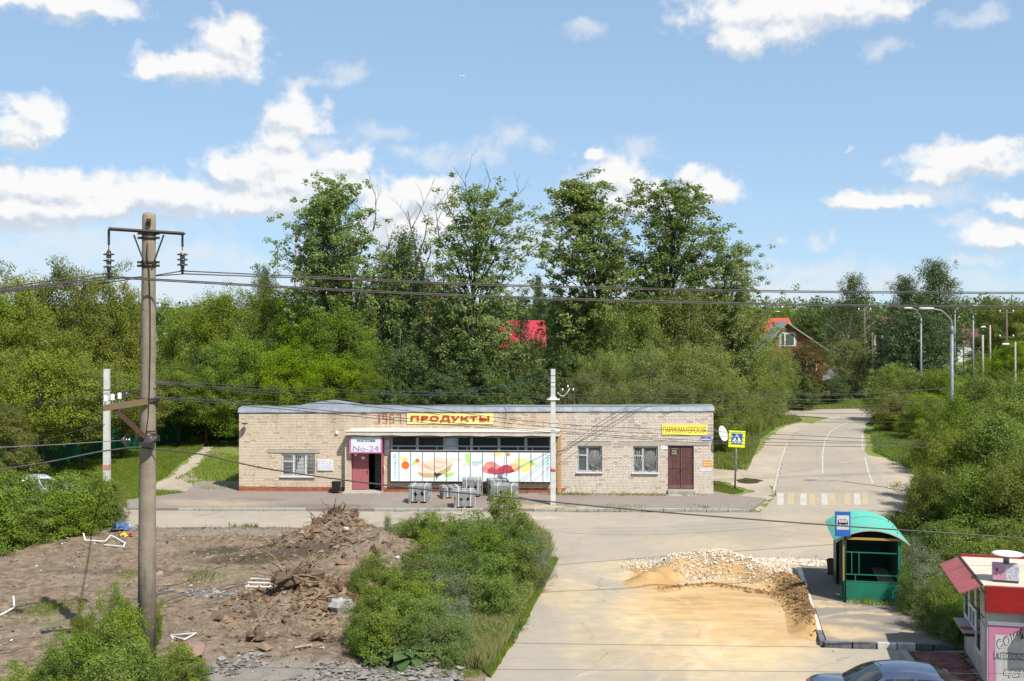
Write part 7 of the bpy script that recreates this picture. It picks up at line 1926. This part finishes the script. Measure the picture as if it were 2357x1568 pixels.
PR['pin1'] = dict(PR['drk1']); PR['pin1']['trunk'] = MB().tube([(0, 0, -.1), (.05, 0, 3), (0, .1, 7), (.1, 0, 10)], [.24, .2, .14, .06], 8).mesh('trunk', B_red)

rr_ = random.Random(5)
def plant(key, u, vt, Yy, wpx, label, name='tree', cat=None, group=None, z0=None, rot=None, x=None):
    p = PR[key]
    X_ = (u - U0) * Yy / F if x is None else x
    zb = -.05 if z0 is None else z0
    zt = H - (vt - V0) * Yy / F
    t = link(name, None, None, (X_, Yy, zb))
    t.empty_display_size = .3
    t.rotation_euler = (0, 0, rr_.uniform(0, 6.28) if rot is None else rot)
    s = (wpx * Yy / F) / (2 * p['r']) * .93
    t.scale = (s, s, (zt - zb) / p['h'] * .985)
    link('crown' if name == 'tree' else 'foliage', p['crown'], t); link('trunk' if name == 'tree' else 'stems', p['trunk'], t)
    return tag(t, label, cat or ('tree' if name == 'tree' else 'bush'), group)
T = plant
# tall poplars and birch behind the shop
tp1 = T('pop1', 806, 400, 80, 270, 'tall poplar left of the middle with a bare-twigged open crown', rot=.4)
T('pop4', 742, 455, 82, 130, 'shorter poplar leaning out to the left of the tall left poplar', rot=1.0)
tp2 = T('pop2', 1095, 416, 78, 270, 'tall poplar topped with dead bare twigs, above the yellow ПРОДУКТЫ board', rot=2.2)
T('pop3', 1362, 400, 86, 285, 'tallest dense poplar, left one of the two right of the white pole', rot=.9)
T('pop4', 1545, 412, 86, 270, 'tall poplar, right one of the close pair before the white clouds', rot=3.0)
T('pop2', 1678, 545, 84, 190, 'shorter poplar on the right flank of the poplar group', rot=4.0)
T('bir1', 925, 520, 80, 130, 'white-stemmed birch between the two left poplars', rot=1.0)
T('pop2', 900, 560, 84, 130, 'thin poplar crown just left of the birch')
# bright maples left of the shop, behind its left half
mg = 'bright green bushy maples behind the left half of the shop'
for k, u, v, y, w in (('map1', 430, 690, 84, 170), ('map2', 510, 662, 82, 190), ('map1', 610, 648, 84, 200), ('map2', 705, 664, 80, 200), ('map1', 790, 700, 77, 190), ('map2', 850, 775, 75, 120), ('map2', 392, 765, 88, 120), ('map1', 560, 770, 77, 190), ('map2', 665, 790, 75, 190), ('map1', 765, 815, 74, 170), ('map2', 460, 835, 83, 150), ('map1', 385, 860, 90, 110), ('map2', 850, 850, 73, 110), ('map3', 410, 830, 75.5, 190), ('map3', 475, 850, 76, 150)):
    T(k, u, v, y, w, 'bright green bushy maple in the mass behind the left half of the shop', group=mg)
# olive trees on the left
lg = 'broad olive-green trees behind the green fence'
for k, u, v, y, w in (('oli1', 40, 608, 74, 210), ('oli2', 150, 596, 76, 220), ('oli1', 250, 606, 80, 190), ('oli2', 318, 680, 86, 120), ('oli2', -30, 640, 68, 220), ('oli1', 90, 720, 68, 220), ('oli2', 210, 740, 76, 190), ('oli1', 300, 770, 84, 150), ('oli2', 0, 800, 64, 190), ('oli1', 130, 850, 69, 190), ('oli2', 250, 860, 78, 160), ('oli1', 40, 900, 66, 160), ('oli1', 330, 880, 90, 110), ('oli3', 95, 800, 61, 230), ('oli3', 190, 830, 64, 200), ('oli2', 20, 930, 57, 170), ('oli3', 280, 850, 69, 180), ('oli3', 345, 860, 74, 150), ('oli2', 390, 900, 92, 110)):
    T(k, u, v, y, w, 'broad olive-green tree in the mass behind the green fence at the left', group=lg)
T('pin1', 478, 800, 79, 110, 'dark tree with a reddish trunk at the right end of the green fence', rot=0)
T('pin1', 503, 830, 82, 90, 'dark tree with a reddish trunk just left of the shop wall', rot=2)
T('drk1', 535, 880, 80, 90, 'dark tree close behind the left corner of the shop')
dg_ = 'dark understorey trees behind the shop'
for k, u, v, y, w in (('drk1', 885, 630, 86, 150), ('drk1', 960, 610, 86, 120), ('drk2', 1010, 660, 88, 150), ('drk1', 1090, 690, 82, 190), ('drk2', 1000, 745, 77, 150), ('drk1', 930, 790, 74, 120), ('drk2', 1100, 800, 75, 150), ('drk1', 1180, 815, 78, 110), ('drk2', 1240, 845, 75, 120), ('drk1', 1310, 690, 92, 120), ('drk2', 1270, 720, 112, 110), ('drk1', 1010, 850, 72, 130), ('drk2', 1160, 870, 72, 130), ('drk1', 1310, 800, 78, 110), ('drk2', 900, 870, 72, 90), ('drk1', 1060, 880, 71, 100), ('drk2', 1190, 786, 102, 120), ('drk1', 1235, 770, 103, 60)):
    T(k, u, v, y, w, 'dark green understorey tree behind the middle of the shop', group=dg_)
T('spr1', 1200, 672, 104, 70, 'dark spruce left of the crimson roof, below the power lines')
T('spr1', 1252, 690, 125, 80, 'dark spruce right above the crimson roof')
T('bir2', 1240, 632, 170, 40, 'slender pale poplar top between the two poplar groups')
T('bir2', 608, 608, 125, 80, 'grey-green tree top showing above the bright maples')
# willows behind the right half
wg = 'large willows behind the right half of the shop'
for k, u, v, y, w in (('wil1', 1405, 700, 82, 170), ('wil2', 1490, 668, 82, 190), ('wil1', 1580, 640, 82, 200), ('wil2', 1660, 655, 88, 190), ('wil1', 1725, 695, 92, 150), ('wil2', 1395, 800, 76, 150), ('wil1', 1500, 790, 74, 190), ('wil2', 1610, 785, 74, 190), ('wil1', 1700, 795, 88, 160), ('wil2', 1755, 825, 97, 95), ('wil1', 1345, 845, 73, 120), ('wil2', 1450, 870, 71, 130), ('wil1', 1560, 870, 70.5, 150), ('wil2', 1660, 860, 72, 140)):
    T(k, u, v, y, w, 'big grey-green willow in the mass behind the right half of the shop', group=wg)
# right: house, birch, round tree
T('rus1', 1852, 782, 108, 120, 'tree with rusty-tinged leaves in front of the red brick house')
T('wil3', 1955, 782, 116, 125, 'round yellow-green willow right of the brick house')
T('drk1', 1800, 830, 100, 80, 'dark bush-like tree left of the rusty-leaved one')
T('drk2', 1845, 862, 102, 85, 'low dark tree at the foot of the rusty-leaved one')
T('drk2', 1915, 870, 108, 80, 'small dark tree under the yellow-green willow, on its left')
T('wil2', 1785, 790, 94, 90, 'willow covering the left eave of the brick house')
tb = T('bir1', 1958, 627, 138, 100, 'slim white-trunked birch rising above the far bushes')
T('bir2', 2090, 632, 150, 125, 'tall drooping birch, left of the two behind the round dark tree')
T('bir2', 2158, 594, 155, 135, 'tallest drooping birch, right of the two behind the round dark tree')
T('rnd1', 2112, 714, 112, 190, 'round glossy dark green tree behind the street lamps')
far = 'trees lining the far side of the road'
for k, u, v, y, w in (('map1', 1800, 700, 190, 90), ('drk1', 1865, 712, 180, 110), ('drk2', 1915, 705, 165, 110), ('drk1', 1985, 708, 150, 120), ('drk1', 2025, 742, 150, 80), ('oli1', 2300, 682, 150, 150), ('oli2', 2360, 690, 145, 140), ('drk1', 2225, 745, 200, 90), ('oli2', 2262, 770, 160, 70), ('map2', 2330, 780, 112, 120), ('map1', 2245, 815, 130, 60), ('map1', 1845, 740, 210, 70), ('drk1', 1775, 716, 200, 60), ('map2', 2300, 800, 125, 80)):
    T(k, u, v, y, w, 'green tree in the far belt on the right of the picture', group=far)
# bushes along the right side of the road
def hplant(key, u, v, h, w, *a, **k):
    plant(key, u, v, (H - h) * F / (v - V0), w, *a, **k)
rg = 'bushes along the right of the road'
for k, u, v, y, w in (('big1', 2050, 838, 92, 110), ('big2', 2112, 848, 88, 120), ('big1', 2172, 850, 86, 120), ('big2', 2075, 905, 84, 120), ('big1', 2140, 905, 78, 130), ('drk2', 2036, 948, 90, 70),
                      ('big1', 2235, 872, 66, 150), ('big2', 2305, 850, 62, 180), ('big1', 2375, 860, 58, 170), ('big2', 2196, 930, 63, 130), ('big1', 2255, 925, 55, 180), ('big2', 2330, 900, 52, 190), ('big1', 2205, 905, 53.6, 120),
                      ('big2', 2150, 985, 66, 110), ('big1', 2190, 985, 51.5, 150), ('big2', 2265, 985, 48.5, 170), ('big1', 2345, 975, 47, 190), ('big2', 2150, 1065, 50, 130), ('big1', 2225, 1065, 46.5, 170), ('big2', 2305, 1060, 44, 180), ('big1', 2380, 1050, 43, 150),
                      ('big2', 2215, 975, 46, 190), ('big1', 2300, 945, 44.5, 210), ('big2', 2165, 1075, 44, 150), ('big1', 2250, 1070, 42, 180), ('big2', 2345, 1040, 41, 190), ('big2', 2128, 1120, 46.5, 100), ('big1', 2130, 1135, 48, 100), ('shr1', 2185, 1130, 43.5, 140), ('shr1', 2260, 1130, 42, 150), ('shr1', 2335, 1125, 41, 160), ('shr2', 2118, 1165, 45.5, 90)):
    plant(k, u, v, y, w, 'dense green bush in the thicket along the right side of the road', 'bush', 'bush', rg)
for k, u, v, y, w in (('big1', 2470, 870, 60, 190), ('big2', 2560, 900, 50, 200), ('big1', 2480, 1000, 44, 190), ('oli1', 2480, 690, 120, 200), ('oli2', 2600, 700, 100, 220), ('big2', 2600, 1020, 40, 220), ('oli1', 2720, 720, 85, 220), ('big1', 2700, 900, 58, 220), ('big1', 2520, 850, 80, 180), ('big2', 2640, 850, 72, 200)):
    plant(k, u, v, y, w, 'green bush continuing the roadside thicket beyond the right edge', 'bush', 'bush', 'bushes beyond the right edge')
sg = 'shrubs between the bus shelter and the kiosk'
for k, u, v, h, w in (('sil1', 2105, 1222, 2.0, 70), ('shr1', 2160, 1195, 2.6, 130), ('shr2', 2235, 1195, 2.4, 140), ('shr1', 2320, 1190, 2.5, 160), ('sil1', 2122, 1250, 2.1, 90), ('shr2', 2185, 1250, 2.0, 110), ('shr1', 2260, 1240, 2.2, 130), ('shr1', 2345, 1240, 2.3, 130), ('wee1', 2094, 1290, 1.6, 56), ('sil1', 2140, 1292, 1.8, 90), ('shr2', 2195, 1295, 1.8, 100), ('shr2', 2165, 1325, 1.7, 90), ('shr1', 2215, 1310, 1.8, 80), ('wee1', 2130, 1345, 1.4, 70), ('shr2', 2192, 1350, 1.5, 80), ('wee1', 2165, 1375, 1.2, 70), ('shr2', 2205, 1388, 1.2, 60), ('wee1', 2190, 1415, .9, 56), ('wee1', 2080, 1320, 1.3, 38)):
    hplant(k, u, v, h, w, 'leafy shrub in the strip between the bus shelter and the kiosk', 'bush', 'bush', sg, .1)
hg = 'hedge of bushes at the left edge beyond the lot'
for k, u, v, h, w in (('shr1', 20, 1080, 2.9, 140), ('shr1', 68, 1094, 2.4, 110), ('shr1', 150, 1086, 2.5, 140), ('shr2', 215, 1083, 2.4, 120), ('shr1', 258, 1112, 1.9, 80), ('shr2', -40, 1090, 2.9, 130), ('shr2', 95, 1108, 2.3, 120), ('shr1', 10, 1125, 2.4, 140), ('shr1', 120, 1128, 2.1, 140), ('shr2', 190, 1125, 2.0, 120), ('shr1', 238, 1145, 1.5, 80), ('shr2', 55, 1150, 2.1, 130), ('shr1', 150, 1160, 1.6, 110), ('shr2', 205, 1170, 1.2, 80), ('shr1', 15, 1180, 1.8, 130), ('shr2', 95, 1180, 1.6, 120), ('shr1', 55, 1212, 1.3, 90), ('shr2', 130, 1205, 1.1, 80), ('shr1', 0, 1222, 1.2, 80), ('shr2', 180, 1200, .8, 60)):
    Yh_ = max((H - h) * F / (v - V0), 43.2 + u / 290 * 5.6)
    plant(k, u, v, Yh_, w, 'bright green bush in the hedge at the left edge beyond the bare lot', 'bush', 'bush', hg)
fg = 'saplings and bushes round the foot of the tall pole'
for k, u, v, h, w in (('shr2', 265, 1338, 2.3, 80), ('shr1', 300, 1395, 2.0, 110), ('shr2', 195, 1385, 2.1, 70), ('shr1', 250, 1420, 2.0, 130), ('shr2', 155, 1445, 1.8, 90), ('shr1', 195, 1455, 1.9, 130), ('shr2', 358, 1370, 1.4, 40), ('shr1', 415, 1480, 1.2, 100), ('shr2', 375, 1490, 1.2, 100), ('shr1', 300, 1470, 1.7, 130), ('shr1', 125, 1490, 1.7, 120), ('shr2', 460, 1515, .8, 50), ('shr1', 245, 1495, 1.8, 160), ('shr2', 60, 1520, 1.4, 120), ('shr1', 350, 1520, 1.2, 110)):
    hplant(k, u, v, h, w, 'leafy sapling bush round the foot of the tall pole at the lower left', 'bush', 'bush', fg, .02)
wp = 'saplings and weeds of the overgrown patch beside the dusty road'
for k, u, v, h, w in (('shr1', 1160, 1128, 2.7, 130), ('shr2', 1112, 1172, 2.3, 110), ('shr1', 1200, 1180, 2.3, 100), ('shr2', 1052, 1180, 1.9, 100), ('shr1', 990, 1176, 1.7, 90), ('shr2', 948, 1180, 1.5, 70), ('wee1', 893, 1180, 1.6, 30), ('shr1', 1120, 1218, 2.1, 130), ('shr2', 1185, 1222, 2.1, 120), ('wee1', 1050, 1228, 1.6, 120), ('shr2', 1000, 1220, 1.4, 100), ('sil1', 1232, 1215, 1.8, 80), ('sil1', 1240, 1258, 1.5, 70), ('shr1', 1140, 1270, 1.9, 130), ('shr2', 1075, 1265, 1.7, 120), ('wee1', 1010, 1270, 1.5, 120), ('shr1', 950, 1265, 1.5, 90),
                      ('shr2', 860, 1262, 1.5, 60), ('shr2', 825, 1290, 1.5, 50), ('shr1', 900, 1305, 1.6, 100), ('sil1', 1030, 1310, 1.6, 110), ('shr2', 970, 1320, 1.6, 120), ('wee1', 1090, 1315, 1.5, 130), ('shr1', 1150, 1325, 1.5, 110), ('shr1', 860, 1345, 1.6, 100), ('shr2', 825, 1375, 1.4, 70), ('shr2', 920, 1360, 1.5, 120), ('wee1', 1000, 1365, 1.5, 120), ('sil1', 1050, 1370, 1.4, 100), ('shr1', 880, 1405, 1.3, 120), ('shr2', 940, 1405, 1.3, 110), ('wee1', 1010, 1415, 1.2, 120), ('wee1', 1060, 1425, 1.1, 90), ('shr2', 838, 1430, 1.0, 80), ('wee1', 1045, 1475, .7, 70)):
    hplant(k, u, v, h, w, 'sapling or weed clump in the overgrown patch beside the dusty road', 'bush', 'bush', wp, 0)
# weeds and grasses filling the patch
PATCH = [G(805, 1480), G(850, 1540), G(960, 1550), G(1110, 1545), G(1180, 1440), G(1235, 1340), G(1262, 1285), G(1235, 1235), G(1100, 1215), G(905, 1225), G(880, 1250), G(960, 1270), G(900, 1330), G(840, 1380)]
q = scatter(PATCH, 46000); hh = (.12 + .62 * fbm(q[:, 0] * .9, q[:, 1] * .9, 3, 4)) * rng.random(len(q)) ** .6
Nn = rand_dirs(len(q)) * .7 + np.array([0, 0, .6]); Nn /= np.linalg.norm(Nn, axis=1)[:, None]
tag(link('weeds', leaf_np('weeds', np.column_stack([q, hh]), Nn, rng.uniform(.05, .11, len(q)), .45, L_weed, np.clip(rng.normal(.45, .25, len(q)), 0, 1))), kind='stuff')
grass('tall_grass', [G(1060, 1545), G(1090, 1450), G(1150, 1350), G(1220, 1300), G(1262, 1290), G(1240, 1350), G(1192, 1450), G(1126, 1550)], 16000, .35, 1.0, .014, M_dry, 0, .6)
grass('tall_grass', [G(1110, 1548), G(1180, 1445), G(1240, 1340), G(1266, 1290), G(1284, 1292), G(1256, 1345), G(1200, 1450), G(1130, 1562)], 14000, .08, .4, .016, M_grass, 0, .7)
grass('tall_grass', [G(1230, 1230), G(1262, 1260), G(1266, 1290), G(1240, 1290)], 3000, .3, .9, .018, M_dry, 0, .5)
for cu_, cv_, n_ in ((118, 1408, 420), (70, 1418, 120), (470, 1335, 200), (300, 1330, 120), (610, 1300, 120), (830, 1400, 160), (420, 1545, 160)):
    cx_, cy_ = G(cu_, cv_); q_ = np.stack([rng.normal(cx_, .38, n_), rng.normal(cy_, .45, n_)], -1)
    tag(link('lot_grass', blades('lot_grass', np.column_stack([q_, .02 + np.maximum(lot_h(q_[:, 0], q_[:, 1]), -.06)]), rng.uniform(.05, .22, n_), .02, M_grass, .9)), kind='stuff')
grass('lot_grass', [G(860, 1545), G(960, 1550), G(1110, 1550), G(1100, 1565), G(870, 1565)], 1500, .04, .2, .02, M_grass, .03, .9)
grass('verge_weeds', [(13.4, 80), (17.3, 80), (20.2, 88), (20.5, 93), (15, 96), (11, 88)], 15000, .5, 1.5, .07, M_grass, -.05, .4)
grass('verge_weeds', [(12.4, 41.8), (14.4, 45.0), (16.2, 49.0), (19, 48), (17, 40.6)], 9000, .2, .7, .03, M_grass, -.03, .6)
grass('verge_weeds', [(12.05, 34.6), (12.5, 34.6), (12.5, 31.4), (13.4, 30.6), (15, 31), (15, 40), (12.4, 40)], 14000, .15, .6, .025, M_grass, .1, .6)
# burdock with large leaves
M_bur = leafmat('burdock_leaf', (.072, .125, .042), (.115, .175, .066), .25, .35)
def bleaf(seed):
    r = random.Random(seed); mb = MB(); n = 6
    out = [(0, 0), (.22, -.06), (.36, .12), (.36, .34), (.24, .62), (0, .9)]
    V = []
    for i, (w, l) in enumerate(out):
        z = .10 * math.sin(l * 2.6) - .22 * l * l
        V += [(-w, l, z + .10 * w + r.uniform(-.02, .02)), (0, l, z), (w, l, z + .10 * w + r.uniform(-.02, .02))]
    mb.add(V, [(3 * i, 3 * i + 1, 3 * i + 4, 3 * i + 3) for i in range(5)] + [(3 * i + 1, 3 * i + 2, 3 * i + 5, 3 * i + 4) for i in range(5)], smooth=True)
    return mb.mesh('leaf', M_bur)
BL = [bleaf(k) for k in range(4)]
def burdock(label, u, v, n, s, zz=.0):
    x, y = G(u, v); t = thing('burdock', label, 'plant', (x, y, zz))
    r = random.Random(int(u + v))
    for k in range(n):
        a = k * 2.4 + r.uniform(-.3, .3); e = .5 - .042 * k * 8 / n + r.uniform(-.15, .15); d = s * (.25 + .5 * k / n); z = s * (.95 - .6 * k / n)
        o = link('leaf', BL[k % 4], t, (math.cos(a) * d, math.sin(a) * d, z))
        o.rotation_euler = (r.uniform(-.5, .15) - .15, r.uniform(-.25, .25), a - math.pi / 2); q = s * r.uniform(.65, 1.1); o.scale = (q, q, q)
        st = MB().tube([(0, 0, 0), (math.cos(a) * d * .6, math.sin(a) * d * .6, z * .7), (math.cos(a) * d, math.sin(a) * d, z)], .012, 4)
        obj('stalk', st, M_bur, t)
burdock('large-leaved burdock at the front edge of the weed patch, left clump', 880, 1525, 14, .48)
burdock('largest broad-leaved burdock in the middle of the weed patch front', 940, 1536, 22, .52)
burdock('broad-leaved burdock right of the largest one, in front of dry grass', 1008, 1520, 16, .46)
burdock('single small burdock at the kerb edge of the dusty road', 1163, 1470, 7, .32)
burdock('small burdock at the far left tip of the weed patch beside the street', 925, 1254, 10, .42, .05)
burdock('young broad-leaved plant on the soil left of the weeds', 862, 1310, 9, .40)
# dead wood: bare tree and bare twigs of the tall poplar
def bare(par, name, start, d0, ln, r0, seed, depth=3):
    r = random.Random(seed); mb = MB()
    def grow(p, d, l, rad, k):
        pts = [p]; 
        for j in range(4):
            d = (d + Vector((r.uniform(-.22, .22), r.uniform(-.22, .22), r.uniform(-.08, .2)))).normalized(); p = p + d * l / 4; pts.append(p)
            if k > 0 and j > 0 and r.random() < .8:
                s = Vector((r.uniform(-1, 1), r.uniform(-1, 1), r.uniform(.1, .9))).normalized()
                grow(p, (d * .7 + s * .7).normalized(), l * r.uniform(.35, .6), rad * .5, k - 1)
        mb.tube(pts, [rad, rad * .8, rad * .62, rad * .45, rad * .28], 4)
    grow(Vector(start), Vector(d0).normalized(), ln, r0, depth)
    return obj(name, mb, B_grey, par)
x = (948 - U0) * 78 / F
t = thing('dead_tree', 'leafless dead tree forking above the birch, left of the twig-topped poplar', 'tree', (x + .25, 82, 0))
obj('trunk', MB().tube([(0, 0, -.1), (.35, 0, 4), (.1, 0, 8), (.25, 0, 11.4), (-.1, 0, 13.2)], [.16, .13, .11, .09, .06], 7), B_grey, t)
bare(t, 'branch', (.15, 0, 11), (-.42, 0, 1), 5.4, .10, 5); bare(t, 'branch', (-.2, 0, 12.5), (.25, .1, 1), 3.6, .07, 9); bare(t, 'branch', (.18, 0, 10.8), (.15, .2, 1), 2.4, .09, 13, 1)
def dead_twigs(tree, lst):
    s = tree.scale
    h = bpy.data.objects.new('dead_branches', None)
    for k, (dx, z, d, l) in enumerate(lst):
        c, si = math.cos(-tree.rotation_euler[2]), math.sin(-tree.rotation_euler[2])
        w = Vector((dx * c, dx * si, z - tree.location.z)); dd = Vector((d[0] * c - d[1] * si, d[0] * si + d[1] * c, d[2]))
        o = bare(None, 'dead_branch', (0, 0, 0), dd, l, .055, 40 + k, 2)
        o.parent = tree; o.location = (w.x / s[0], w.y / s[1], w.z / s[2]); o.scale = (1 / s[0], 1 / s[1], 1 / s[2])
dead_twigs(tp2, [(-.3, 15.6, (-.1, 0, 1), 2.6), (.3, 15.6, (.25, 0, 1), 2.4), (1.2, 14.6, (.45, .1, 1), 3.2), (-1.2, 14.5, (-.4, 0, 1), 2.2), (-2.3, 13.4, (-.35, .1, 1), 3.6), (3.0, 12.4, (.6, 0, .7), 1.8), (2.4, 7.5, (.5, 0, 1), 2.6)])
dead_twigs(tp1, [(1.6, 14.6, (.3, 0, 1), 2.6), (2.2, 12.6, (.4, 0, .8), 2.0), (-3.0, 10.2, (-.9, 0, .2), 2.6), (-2.6, 11.8, (-.8, 0, .3), 2.0)])
dead_twigs(tb, [(0, 6.0, (-.6, 0, .9), 3.4), (0, 5.0, (.6, 0, .9), 3.2), (0, 4.2, (-.7, .2, .8), 3.0)])
# far woodland that reads as one mass
fc = []; fsz = []
for k in range(230):
    Yf = rng.uniform(230, 620); xf = rng.uniform(-.62, .62) * Yf * 1.05; hf = rng.uniform(7.5, 12) + (Yf - 230) * .010
    n = 420; rf = rng.uniform(4, 7)
    p = rand_dirs(n) * (rng.random((n, 1)) ** .4) * np.array([rf, rf, hf * .5]) + np.array([xf, Yf, hf * .5])
    fc.append(p); fsz.append(np.full(n, .9))
fc = np.concatenate(fc); Nn = rand_dirs(len(fc)) * .7 + np.array([0, -.2, .6]); Nn /= np.linalg.norm(Nn, axis=1)[:, None]
tag(link('far_woodland', leaf_np('far_woodland', fc, Nn, rng.uniform(.7, 1.5, len(fc)), .7, L_dark, np.clip(rng.normal(.4, .25, len(fc)), 0, 1))), kind='stuff')

# labels by place: each mass is told apart by what a plant stands above or beside
def relabel(group, desc, lands, rows):
    mem = [(o, U0 + o.location.x / o.location.y * F, V0 + F * (H - (o.location.z + PRH(o))) / o.location.y) for o in COL.objects if o.get('group') == group and o.parent is None]
    cells = {}
    for o, u, v in mem:
        l = next(p for m, p in lands if u <= m); r = next(p for m, p in rows if v <= m)
        cells.setdefault((r, l), []).append((u, o))
    ordn = ['leftmost', 'second', 'third', 'fourth', 'fifth', 'sixth', 'seventh', 'eighth']
    for (r, l), c in cells.items():
        c.sort(key=lambda e: e[0])
        for i, (u, o) in enumerate(c):
            pre = '' if len(c) == 1 else (('left ' if i == 0 else 'right ') if len(c) == 2 else ('left ', 'middle ', 'right ')[i] if len(c) == 3 else ordn[i] + ' ')
            o['label'] = (pre + desc + ' ' + r + ' ' + l).strip()
def PRH(o):
    return max((c.bound_box[6][2] for c in o.children if c.type == 'MESH'), default=1) * o.scale[2]
E_ = 9999
relabel(mg, 'bright maple', [(440, 'just right of the tall pole'), (560, 'above the left end of the shop roof'), (690, 'above the left shop window'), (810, 'above the shop door'), (E_, 'above the 1967 numerals')], [(730, 'in the back row,'), (810, 'in the middle row,'), (E_, 'in the low front row,')])
relabel(lg, 'olive-green tree', [(20, 'at the left edge'), (120, 'above the pale parked car'), (240, 'left of the white pole'), (300, 'right of the white pole'), (E_, 'beside the tall pole')], [(690, 'at the skyline'), (830, 'at mid height'), (E_, 'low over the fence')])
relabel(dg_, 'dark tree', [(900, 'above the 1967 numerals'), (970, 'below the dead tree'), (1060, 'behind the birch'), (1150, 'under the twig-topped poplar'), (1230, 'left of the crimson roof'), (E_, 'right of the crimson roof')], [(735, 'in the back row'), (830, 'in the middle row'), (E_, 'in the front row')])
relabel(wg, 'willow', [(1360, 'above the white pole on the pavement'), (1460, 'above the first right window'), (1540, 'above the second right window'), (1630, 'above the barber board'), (1700, 'above the right corner of the shop'), (E_, 'beside the brick house')], [(740, 'in the back row'), (840, 'in the middle row'), (E_, 'in the low front row')])
relabel(far, 'far green tree', [(1820, 'left of the brick house roof'), (1890, 'above the brick house'), (1950, 'left of the white birch trunk'), (2010, 'right of the white birch trunk'), (2090, 'left of the round dark tree'), (2240, 'behind the nearest street lamp'), (2290, 'near the short pale pole'), (E_, 'at the right edge')], [(708, 'at the skyline,'), (760, 'below the skyline,'), (E_, 'low,')])
relabel(rg, 'green bush', [(2090, 'at the bend of the upper road'), (2140, 'by the right road shoulder'), (2180, 'left of the nearest lamp post'), (2215, 'at the nearest lamp post'), (2270, 'right of the nearest lamp post'), (2340, 'near the right edge'), (E_, 'on the right edge')], [(880, 'in the top row'), (960, 'in the second row'), (1020, 'in the third row'), (1100, 'in the fourth row'), (E_, 'in the lowest row')])
relabel(sg, 'shrub', [(2098, 'against the shelter wall'), (2130, 'close right of the shelter'), (2175, 'midway between shelter and kiosk'), (2210, 'near the kiosk awning'), (2280, 'behind the kiosk roof'), (E_, 'at the right edge behind the kiosk')], [(1230, 'in the back row,'), (1300, 'in the second row,'), (1355, 'in the third row,'), (E_, 'in the front,')])
relabel(hg, 'hedge bush', [(-5, 'cut by the left edge'), (30, 'at the left edge'), (100, 'in front of the pale car'), (170, 'right of the pale car'), (230, 'left of the white pole foot'), (E_, 'at the white pole foot')], [(1105, 'in the back row'), (1140, 'in the second row'), (1178, 'in the third row'), (E_, 'in the front row')])
relabel(fg, 'sapling bush', [(130, 'towards the lower left corner'), (200, 'left of the shadowed pole foot'), (275, 'just left of the pole'), (340, 'at the pole foot'), (390, 'just right of the pole'), (E_, 'by the rusty round lid')], [(1400, 'tallest row,'), (1462, 'middle row,'), (E_, 'front row,')])
relabel(wp, 'sapling clump', [(850, 'by the grey concrete lump'), (910, 'along the soil side'), (960, 'left of centre'), (1015, 'in the centre'), (1065, 'right of centre'), (1125, 'below the block stacks'), (1180, 'below the rightmost block stack'), (E_, 'at the road edge')], [(1200, 'at the back of the weeds'), (1245, 'in the second row of the weeds'), (1300, 'in the third row of the weeds'), (1350, 'in the fourth row of the weeds'), (1400, 'in the fifth row of the weeds'), (E_, 'at the front of the weeds')])
